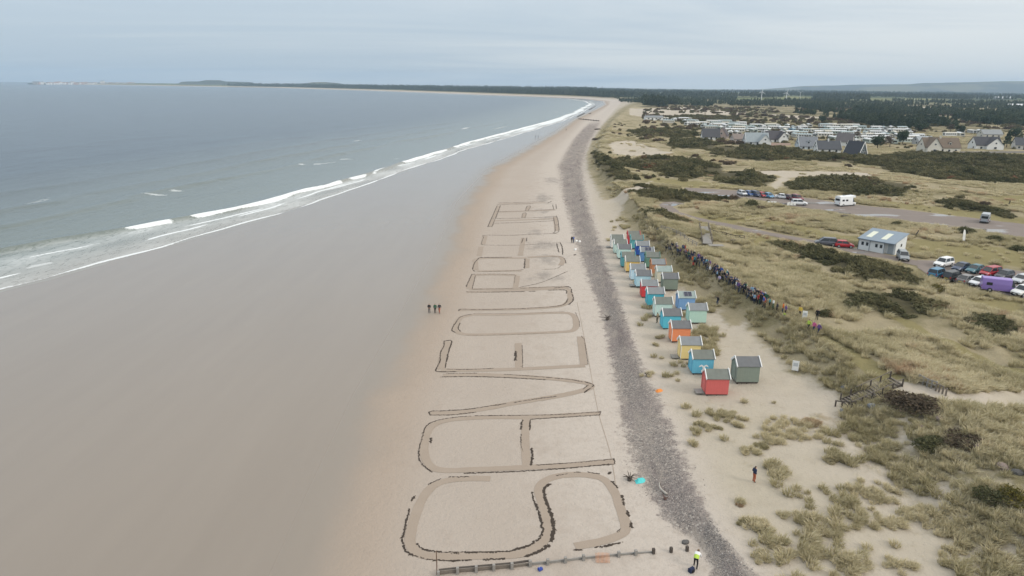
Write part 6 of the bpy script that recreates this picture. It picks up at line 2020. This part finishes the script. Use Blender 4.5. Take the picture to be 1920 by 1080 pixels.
# ------------------------------------------------------------------ trees and bushes with a place of their own
CROWNS = {}
def tree(px, py, h, kind, label):
    p = drop(px, py)
    root = thing({'pine': 'pine_tree', 'round': 'conifer_tree', 'bare': 'bare_tree'}[kind], label, 'tree', p, random.uniform(0, 6), 'trees around the houses')
    if kind not in CROWNS:
        CROWNS[kind] = {'pine': lambda: leafy_mesh('crown', 520, 700, pine(10, 2.6), .62, M_PINE), 'round': lambda: leafy_mesh('crown', 900, 701, round_crown(10, 4.4), .60, M_PINE), 'bare': lambda: leafy_mesh('crown', 700, 702, round_crown(10, 3.6), .42, M_BROWNBUSH)}[kind]()
    c = put('crown', CROWNS[kind], root); c.scale = (h / 10,) * 3
    q = MB(); q.tube([(0, 0, -.4), (.1, 0, h * .3), (.05, .1, h * .8)], [.3, .22, .07], 7)
    for k in range(5):
        a = k * 1.3; z = h * (.35 + .09 * k)
        q.tube([(.05, .05, z), (math.cos(a) * h * .14, math.sin(a) * h * .14, z + h * .07)], [.09, .03], 5)
    q.build('trunk', M_BARK, root)


for a in ((1645, 279, 9.5, 'round', 'dark rounded conifer right of the dark A-frame house'), (1692, 271, 10.5, 'round', 'broad dark conifer standing between the A-frame and cream houses'), (1668, 275, 8, 'bare', 'brownish bare tree between the two dark conifers'),
          (1797, 252, 9, 'round', 'dark conifer behind the cream house chimney'), (1887, 276, 9.5, 'pine', 'tall green conifer right of the black roofed white house'), (1782, 248, 8, 'bare', 'bare russet tree behind the cream house'),
          (1720, 249, 9, 'round', 'dark conifer at the back edge of the caravan park'), (1540, 231, 9, 'round', 'dark pine standing alone behind the caravan park'), (1522, 231, 8, 'bare', 'brown bare tree left of the lone pine behind the park'), (1607, 263, 7, 'bare', 'grey bare tree among caravans behind the dark gables'),
          (1903, 262, 10, 'round', 'dark conifer rising by the right edge behind the grey house'), (1466, 228, 8, 'bare', 'bare tree clump behind the far caravans'), (1850, 236, 12, 'round', 'big dark conifer in the wood edge behind the long bungalow'), (1870, 240, 13, 'round', 'second big dark conifer right of the first behind the long bungalow')):
    tree(*a)


BUSHM = leafy_mesh('foliage', 900, 720, dome(1.0, .95, 5), .11, M_GORSE)
BUSHB = leafy_mesh('foliage', 900, 721, dome(1.0, .80, 5), .12, M_BROWNBUSH)
def bush(px, py, r, h, label, me=BUSHM):
    p = drop(px, py)
    root = thing('gorse_bush', label, 'bush', p, random.uniform(0, 6), 'single gorse bushes')
    c = put('foliage', me, root); c.scale = (r, r, h)
    q = MB()
    for k in range(5):
        a = k * 1.26
        q.tube([(0, 0, -.1), (math.cos(a) * r * .3, math.sin(a) * r * .3, h * .5)], [.05, .02], 5)
    q.build('stem', M_BARK, root)


for a in ((1745, 838, 1.7, 1.3, 'dark green gorse bush left of its browner neighbour on the slope'), (1800, 830, 1.8, 1.2, 'dark gorse bush browner at the top, right of the other on the slope', BUSHB), (1862, 938, 1.4, 1.1, 'dark gorse bush with yellow flecks near the right edge'), (1905, 940, 1.5, 1.2, 'gorse bush flowering yellow at the right edge', FLOWERY),
          (1700, 755, 2.5, 1.4, 'large brown bare scrub beside the dune steps', BUSHB), (1737, 760, 2.0, 1.2, 'smaller brown scrub right of the large one by the steps', BUSHB), (1757, 544, 1.5, 1.2, 'yellow flowering gorse bush in front of the black people carrier', FLOWERY), (1545, 592, 1.2, 1.0, 'small dark bush on the slope behind the standing person'),
          (1410, 387, 2.8, 2.0, 'round dark gorse bush before the barrier boards'), (1193, 337, 2.0, 1.4, 'small round gorse bush beyond the crest strip'), (1681, 423, 1.8, 1.3, 'small dark gorse bush behind the white building'), (1814, 438, 2.6, 1.7, 'dark gorse bush beside the feather flag'), (1864, 451, 2.2, 1.4, 'dark gorse bush right of the feather flag'), (1908, 470, 2.0, 1.3, 'dark gorse bush near the right edge above the parked cars'),
          (1118, 262, 3.0, 1.6, 'brown scrub clump on the dune above the far shingle', BUSHB), (1120, 243, 2.6, 1.4, 'farther small scrub clump on the dune edge', BUSHB), (1590, 577, 1.6, 1.1, 'dark gorse bush left of the dune thicket')):
    bush(*a)

# ------------------------------------------------------------------ marram clumps standing alone on the sand
def clump_mesh(seed):
    r = np.random.default_rng(seed); Vs, Fs, n = [], [], 0
    for k in range(12):
        a = r.uniform(0, 6.28); q = math.sqrt(r.uniform(0, 1))
        me = TUFTS[k % 4].data
        v = np.empty(len(me.vertices) * 3, np.float32); me.vertices.foreach_get('co', v); v = v.reshape(-1, 3)
        f = np.empty(len(me.polygons) * 3, np.int32); me.loops.foreach_get('vertex_index', f); f = f.reshape(-1, 3)
        s_ = r.uniform(.75, 1.1) * (1 - .3 * q); ra = r.uniform(-.6, .6)
        v = v * s_; v = np.stack([v[:, 0] * math.cos(ra) - v[:, 1] * math.sin(ra), v[:, 0] * math.sin(ra) + v[:, 1] * math.cos(ra), v[:, 2]], 1)
        Vs.append(v + np.array([math.cos(a) * q * 1.2, math.sin(a) * q * .8, 0])); Fs.append(f + n); n += len(v)
    m = bpy.data.materials.get('marram_single')
    if m is None:
        m = M_MARRAM.copy(); m.name = 'marram_single'
        for nd in m.node_tree.nodes:
            if nd.type == 'ATTRIBUTE':
                oi = m.node_tree.nodes.new('ShaderNodeObjectInfo')
                for l in list(nd.outputs['Fac'].links):
                    m.node_tree.links.new(oi.outputs['Random'], l.to_socket)
    return mesh_np('marram_clump', np.concatenate(Vs), np.concatenate(Fs), m)


CL = [clump_mesh(800 + k) for k in range(3)]
for k, (a, c_, s_, lab) in enumerate(((1340, 803, .62, 'small marram clump lower left of the spread clump below the huts'), (1425, 838, .75, 'marram clump just below the big clump pair on open sand'), (1520, 795, .95, 'right half of the big marram clump pair below the steps'),
                           (1395, 980, .5, 'low marram clump above the tall ones near the shingle'), (1555, 868, .45, 'tiny marram tuft alone on sand right of the standing man'), (1462, 895, .55, 'flat marram tuft right of the man in blue'), (1530, 1045, .8, 'marram clump near the bottom edge right of the shingle'), (1385, 948, .35, 'tiny tuft between shingle and the standing man'))):
    p = drop(a, c_)
    o = put('marram_clump', CL[k % 3], None, p, random.uniform(-.5, .5)); o.scale = (s_, s_, s_)
    tag(o, lab, 'marram grass', 'marram clumps on the open sand')
# ------------------------------------------------------------------ people
def person_mesh(pose, sub=1):
    """one continuous body grown on a posed skeleton; material slots: skin, hair, jacket, trousers, shoes"""
    J = {'pelvis': (0, 0, .93), 'waist': (0, 0, 1.08), 'chest': (0, .01, 1.28), 'neck': (0, .0, 1.46), 'head': (0, .03, 1.57), 'top': (0, .02, 1.69),
         'hipL': (-.09, 0, .88), 'kneeL': (-.10, .03, .48), 'ankL': (-.10, -.02, .09), 'toeL': (-.11, .14, .05),
         'hipR': (.09, 0, .88), 'kneeR': (.10, .03, .48), 'ankR': (.10, -.02, .09), 'toeR': (.11, .14, .05),
         'shL': (-.17, .0, 1.40), 'elL': (-.24, -.04, 1.13), 'wrL': (-.24, .05, .89), 'haL': (-.235, .08, .80),
         'shR': (.17, .0, 1.40), 'elR': (.24, -.04, 1.13), 'wrR': (.24, .05, .89), 'haR': (.235, .08, .80)}
    J.update(pose)
    rad = {'pelvis': (.155, .115), 'waist': (.145, .11), 'chest': (.165, .12), 'neck': (.06, .06), 'head': (.088, .105), 'top': (.06, .07),
           'hip': (.095, .095), 'knee': (.065, .065), 'ank': (.05, .05), 'toe': (.045, .035), 'sh': (.075, .075), 'el': (.055, .055), 'wr': (.042, .042), 'ha': (.045, .03)}
    names = list(J)
    E = [('pelvis', 'waist'), ('waist', 'chest'), ('chest', 'neck'), ('neck', 'head'), ('head', 'top')]
    for s_ in 'LR':
        E += [('pelvis', 'hip' + s_), ('hip' + s_, 'knee' + s_), ('knee' + s_, 'ank' + s_), ('ank' + s_, 'toe' + s_), ('chest', 'sh' + s_), ('sh' + s_, 'el' + s_), ('el' + s_, 'wr' + s_), ('wr' + s_, 'ha' + s_)]
    me = bpy.data.meshes.new('skeleton')
    me.from_pydata([J[n] for n in names], [(names.index(a), names.index(c)) for a, c in E], [])
    o = bpy.data.objects.new('skeleton', me)
    COL.objects.link(o)
    md = o.modifiers.new('skin', 'SKIN'); md.use_smooth_shade = True
    sv = me.skin_vertices[0].data
    for i_, n in enumerate(names):
        sv[i_].radius = rad[n if n in rad else n[:-1]]
        sv[i_].use_root = (n == 'pelvis')
    s2 = o.modifiers.new('sub', 'SUBSURF'); s2.levels = sub; s2.render_levels = sub
    dg = bpy.context.evaluated_depsgraph_get()
    out = bpy.data.meshes.new_from_object(o.evaluated_get(dg))
    bpy.data.objects.remove(o)
    # material by nearest bone
    seg = [(np.array(J[a]), np.array(J[c]), a, c) for a, c in E]
    n = len(out.polygons)
    cen = np.empty(n * 3, np.float32); out.polygons.foreach_get('center', cen); cen = cen.reshape(-1, 3)
    D = []
    for a, c, _, _ in seg:
        ab = c - a; tq = np.clip(((cen - a) @ ab) / (ab @ ab), 0, 1)
        D.append(np.linalg.norm(cen - a - tq[:, None] * ab, axis=1))
    idx = np.argmin(np.array(D), 0)
    lab = np.zeros(n, np.int32)
    hd = np.array(J['head'])
    for i_, k in enumerate(idx):
        a, c = seg[k][2], seg[k][3]
        if a[:-1] == 'ank': lab[i_] = 4
        elif a[:-1] in ('hip', 'knee') or (a == 'pelvis' and c != 'waist'): lab[i_] = 3
        elif a[:-1] == 'wr': lab[i_] = 0
        elif a in ('neck', 'head'):
            lab[i_] = 1 if (cen[i_][2] > hd[2] + .045 or cen[i_][1] < hd[1] - .025) else 0
        else: lab[i_] = 2
    out.materials.clear()
    for m in (SKIN, HAIRS[0], CLOTH['navy'], CLOTH['black'], SHOE):
        out.materials.append(m)
    out.polygons.foreach_set('material_index', lab)
    out.name = 'person'
    return out


SKIN = mat('skin', (.42, .26, .19), .6, .05)
HAIRS = [mat('hair_brown', (.045, .03, .02), .7), mat('hair_grey', (.25, .24, .23), .7), mat('hair_fair', (.24, .17, .09), .7), mat('hat_dark', (.02, .02, .025), .8), mat('hat_pale', (.55, .53, .50), .8)]
SHOE = mat('dark_shoes', (.02, .018, .016), .6)
CLOTH = {k: mat('cloth_' + k, v, .8, .12, 5) for k, v in dict(navy=(.018, .026, .062), black=(.014, .014, .016), charcoal=(.045, .046, .05), grey=(.17, .17, .175), orange=(.62, .15, .025), red=(.40, .03, .03), pink=(.52, .10, .24),
      yellow=(.66, .60, .06), amber=(.60, .44, .07), green=(.03, .10, .06), teal=(.05, .22, .24), paleblue=(.22, .36, .50), blue=(.04, .09, .32), purple=(.13, .07, .22), lilac=(.46, .42, .60), white=(.66, .66, .66), khaki=(.14, .125, .085), denim=(.05, .075, .13), rust=(.34, .10, .05), lime=(.40, .55, .08), tan=(.30, .23, .15)).items()}
P_STAND = {}
P_POCKET = {'elL': (-.25, -.06, 1.12), 'wrL': (-.17, .07, .96), 'haL': (-.13, .09, .91), 'elR': (.25, -.06, 1.12), 'wrR': (.17, .07, .96), 'haR': (.13, .09, .91), 'kneeL': (-.11, .05, .48)}
P_WALK = {'kneeL': (-.10, .20, .50), 'ankL': (-.10, .26, .10), 'toeL': (-.10, .42, .08), 'kneeR': (.10, -.02, .48), 'ankR': (.10, -.28, .12), 'toeR': (.10, -.15, .05), 'elL': (-.23, -.14, 1.15), 'wrL': (-.23, -.10, .91), 'haL': (-.23, -.07, .83), 'elR': (.23, .02, 1.13), 'wrR': (.22, .20, .96), 'haR': (.22, .27, .91)}
P_CROSS = {'elL': (-.25, .02, 1.13), 'wrL': (-.05, .17, 1.18), 'haL': (.04, .18, 1.19), 'elR': (.25, .02, 1.13), 'wrR': (.06, .19, 1.14), 'haR': (-.03, .20, 1.15)}
P_PHOTO = {'elL': (-.26, .14, 1.20), 'wrL': (-.10, .32, 1.42), 'haL': (-.06, .35, 1.48), 'elR': (.26, .14, 1.20), 'wrR': (.10, .32, 1.42), 'haR': (.06, .35, 1.48)}
P_POINT = {'elR': (.42, .02, 1.36), 'wrR': (.66, .06, 1.34), 'haR': (.75, .07, 1.34), 'kneeR': (.12, .06, .48)}
P_BEND = {'pelvis': (0, -.06, .90), 'waist': (0, .06, 1.02), 'chest': (0, .24, 1.12), 'neck': (0, .40, 1.20), 'head': (0, .50, 1.24), 'top': (0, .60, 1.28), 'hipL': (-.09, -.05, .86), 'hipR': (.09, -.05, .86), 'kneeL': (-.13, .10, .46), 'kneeR': (.13, -.04, .46), 'ankL': (-.14, .08, .09), 'toeL': (-.15, .24, .05), 'ankR': (.14, -.22, .09), 'toeR': (.15, -.06, .05),
          'shL': (-.18, .32, 1.14), 'shR': (.18, .32, 1.14), 'elL': (-.22, .42, .88), 'wrL': (-.16, .56, .70), 'haL': (-.14, .60, .63), 'elR': (.24, .40, .88), 'wrR': (.24, .52, .68), 'haR': (.24, .56, .61)}
BODY = [person_mesh(p) for p in (P_STAND, P_POCKET, P_WALK, P_CROSS, P_PHOTO)]
B_POINT, B_BEND, B_NEAR, B_WALK2 = person_mesh(P_POINT), person_mesh(P_BEND, 2), person_mesh(P_POCKET, 2), BODY[2]


def person(me, loc, rz, jacket, trousers, label, group=None, hair=0, size=1.0, skin_top=None):
    o = put('person', me, None, loc, rz)
    o.scale = (size * 1.06, size * 1.12, size)
    recolor(o, 2, CLOTH[jacket]); recolor(o, 3, CLOTH[trousers]); recolor(o, 1, HAIRS[hair])
    if skin_top: recolor(o, 0, SKIN)
    return tag(o, label, 'person', group)


G_CROWD = 'spectators lined up along the dune path'
CP_ = [(1253, 462), (1268, 467), (1284, 474), (1300, 484), (1318, 494), (1334, 503), (1348, 513), (1362, 522), (1376, 532), (1392, 543), (1408, 553), (1420, 559), (1436, 567)]
cd = np.concatenate([[0], np.cumsum([math.hypot(a[0] - b_[0], a[1] - b_[1]) for a, b_ in zip(CP_[:-1], CP_[1:])])])
rp = random.Random(21)
DULL = ['navy'] * 6 + ['black'] * 6 + ['charcoal'] * 4 + ['grey'] * 2 + ['green'] * 2 + ['khaki'] * 2 + ['denim'] * 2 + ['purple', 'blue', 'tan', 'paleblue', 'teal']
WORD = {'navy': 'navy', 'black': 'black', 'charcoal': 'charcoal', 'grey': 'grey', 'green': 'dark green', 'khaki': 'khaki', 'denim': 'denim blue', 'purple': 'purple', 'blue': 'bright blue', 'tan': 'tan', 'paleblue': 'pale blue', 'teal': 'teal'}
zone = [('below the ramp', 0, 62), ('above the lone red jacket', 62, 125), ('opposite the landward huts', 125, 400)]
placed = []
n_c = 0
for k in range(200):
    s_ = cd[-1] * (k + rp.uniform(-.6, .6)) / 200
    s_ = min(max(s_, 0), cd[-1])
    px = float(np.interp(s_, cd, [a[0] for a in CP_])); py = float(np.interp(s_, cd, [a[1] for a in CP_]))
    sp = 6.5 if s_ < 70 else 4.5
    p = drop(px + rp.uniform(-2, 2), py + 7 + rp.uniform(-sp, sp))
    if any((p.x - q[0]) ** 2 + (p.y - q[1]) ** 2 < .10 for q in placed): continue
    placed.append((p.x, p.y))
    j = rp.choice(DULL)
    zn = next(z[0] for z in zone if z[1] <= s_ < z[2])
    tr_ = rp.choice(['black', 'navy', 'denim', 'charcoal', 'khaki']); hr_ = rp.choice([0, 0, 0, 1, 2, 3, 3, 4])
    person(rp.choice(BODY), p, rp.uniform(1.0, 2.6) if rp.random() < .75 else rp.uniform(-3, 3), j, tr_,
           'person in ' + WORD[j] + ' jacket, ' + WORD[tr_] + ' trousers, ' + ('brown hair', 'grey hair', 'fair hair', 'dark hat', 'pale hat')[hr_] + ', in crowd ' + zn, G_CROWD, hr_, rp.uniform(1.0, 1.14))
for (a, c_, j, tr, lab, hair) in (
    (1284, 466, 'red', 'navy', 'person in red jacket at the back of the crowd below the ramp', 0), (1287, 474, 'orange', 'black', 'person in orange red coat near the head of the crowd', 3), (1298, 487, 'orange', 'rust', 'person in bright orange jacket in the upper third of the crowd', 0),
    (1302, 486, 'orange', 'black', 'person in orange cagoule beside another in orange', 1), (1344, 516, 'paleblue', 'navy', 'person in sky blue top midway along the crowd', 2), (1348, 526, 'lilac', 'black', 'person in lilac white coat standing in front of the crowd', 1),
    (1330, 507, 'white', 'black', 'person in white cap and top midway along the crowd', 4), (1380, 537, 'white', 'denim', 'person in white top near the front of the crowd', 2),
    (1410, 556, 'white', 'navy', 'person in white jacket before the orange and red group', 1), (1414, 561, 'paleblue', 'navy', 'person in light blue top at the left of the colourful group', 0), (1420, 563, 'red', 'black', 'person in red jacket in the colourful group', 0), (1424, 561, 'orange', 'green', 'person in orange jacket at the middle of the colourful group', 3),
    (1425, 555, 'pink', 'navy', 'person in coral pink hat and jacket behind the orange one', 2), (1432, 556, 'paleblue', 'grey', 'person in pale blue coat behind the red and orange group', 1), (1431, 567, 'red', 'rust', 'person in dark red jacket right of the orange one', 3), (1434, 570, 'rust', 'black', 'person in rust jacket at the end of the red group', 0),
    (1442, 570, 'teal', 'black', 'person in teal jacket stooping after the red group', 0), (1449, 572, 'white', 'green', 'person in white top right of the teal jacket', 2), (1456, 578, 'charcoal', 'black', 'person in charcoal standing just before the last orange jacket', 3),
    (1467, 580, 'orange', 'navy', 'person in orange jacket last but one of the line', 0), (1472, 583, 'purple', 'black', 'person in purple beside the last orange jacket', 0), (1470, 590, 'lime', 'grey', 'small child in lime yellow in front of the last orange jacket', 2)):
    p = drop(a, c_ + 8)
    person(rp.choice(BODY[:4]), p, rp.uniform(1.2, 2.4), j, tr, lab, G_CROWD, hair, .62 if 'child' in lab else rp.uniform(.95, 1.05))
for (me, a, c_, rz, j, tr, lab, hair) in (
    (BODY[1], 1499, 594, 2.2, 'amber', 'black', 'person in amber yellow coat beside the white board on the path', 0), (BODY[0], 1531, 600, 2.6, 'black', 'black', 'person dressed in black standing on the bank above the pink jacket', 3),
    (BODY[2], 1515, 620, 1.9, 'lime', 'black', 'person in hi-vis yellow vest walking on the dune path', 0), (BODY[2], 1525, 624, 1.9, 'pink', 'navy', 'person in pink jacket walking beside the hi-vis vest', 1), (BODY[2], 1534, 628, 1.9, 'purple', 'navy', 'person in dark purple with pale hat behind the pink jacket', 4),
    (BODY[3], 1299, 506, -1.2, 'red', 'green', 'person in red jacket standing alone between huts and crowd', 0), (BODY[0], 1249, 473, -.6, 'black', 'khaki', 'person in black left of the crowd head by the huts', 3), (B_POINT, 1345, 573, 2.0, 'black', 'denim', 'person in black with one arm out on the sand behind the huts', 0),
    (BODY[1], 805, 587, 3.0, 'black', 'charcoal', 'left person of three walking on the wet sand, in black', 0), (BODY[0], 816, 587, 3.0, 'green', 'black', 'middle person of three on the sand, in dark green', 3), (BODY[2], 824, 587, 3.0, 'charcoal', 'rust', 'right person of three on the sand, in rust trousers', 0),
    (BODY[0], 1072, 455.5, .4, 'black', 'black', 'person in black standing on the shingle edge by white bags', 0), (BODY[3], 1075.5, 455.5, .9, 'blue', 'navy', 'person in blue jacket standing on the shingle edge by white bags', 0),
    (BODY[2], 1004, 258, 2.4, 'navy', 'black', 'far walker on the wet sand, left of two', 0), (BODY[0], 1009, 258, 2.4, 'charcoal', 'black', 'far walker on the wet sand, right of two', 0), (BODY[2], 1061.5, 245, .5, 'navy', 'black', 'lone far walker on the wet sand before the dark groyne', 0), (BODY[2], 1892, 385, 1.0, 'black', 'black', 'lone person in black on the grass beyond the overflow car park', 0),
    (BODY[1], 1232, 605, .8, 'tan', 'khaki', 'person in tan half hidden between turquoise and mint huts', 0)):
    p = drop(a, c_)
    person(me, p, rz, j, tr, lab, None, hair)
p = drop(1413, 904)
person(B_NEAR, p, R(-75), 'navy', 'rust', 'man in navy jacket and rust trousers standing on the open sand', None, 0, 1.0)
p = drop(1304, 1064)
o = person(B_BEND, p, R(-28), 'white', 'black', 'person in white top bending over at the end of the groyne', None, 2, 1.0)
vest = MB()
vest.tube([(0, -.075, .90), (0, .05, 1.02), (0, .13, 1.07)], [.20, .195, .19], 12, 0, False)
vv = vest.build('green_top_hem', CLOTH['lime'], o, True)
p = drop(1296, 1072)
q = MB(); q.prism([(-.16, 0), (.16, 0), (.18, .2), (.1, .38), (-.1, .38), (-.18, .2)], -.22, .22, 0)
r_ = thing('rucksack', 'dark rucksack on the shingle beside the bending person', 'rucksack', p, .6)
q.build('bag_body', CLOTH['navy'], r_)
MB().box((0, -.19, .16), (.28, .08, .2)).build('pocket', CLOTH['black'], r_)
MB().tube([(-.1, .15, .3), (-.1, .25, .2), (-.1, .17, .05)], .02, 5).build('strap', CLOTH['black'], r_)
# ------------------------------------------------------------------ the air
hz = MB().box((0, 5600, 100), (23000, 12600, 212), 0)
hzm = bpy.data.materials.new('haze')
hzm.use_nodes = True
t = hzm.node_tree; t.nodes.clear(); b = NB(t)
pv = b.n('ShaderNodeVolumePrincipled', {'Color': (0.58, 0.76, 0.95, 1), 'Density': 0.00009, 'Anisotropy': 0.0})
b.n('ShaderNodeOutputMaterial', {'Volume': pv.outputs[0]})
tag(hz.build('haze', hzm), kind='stuff')
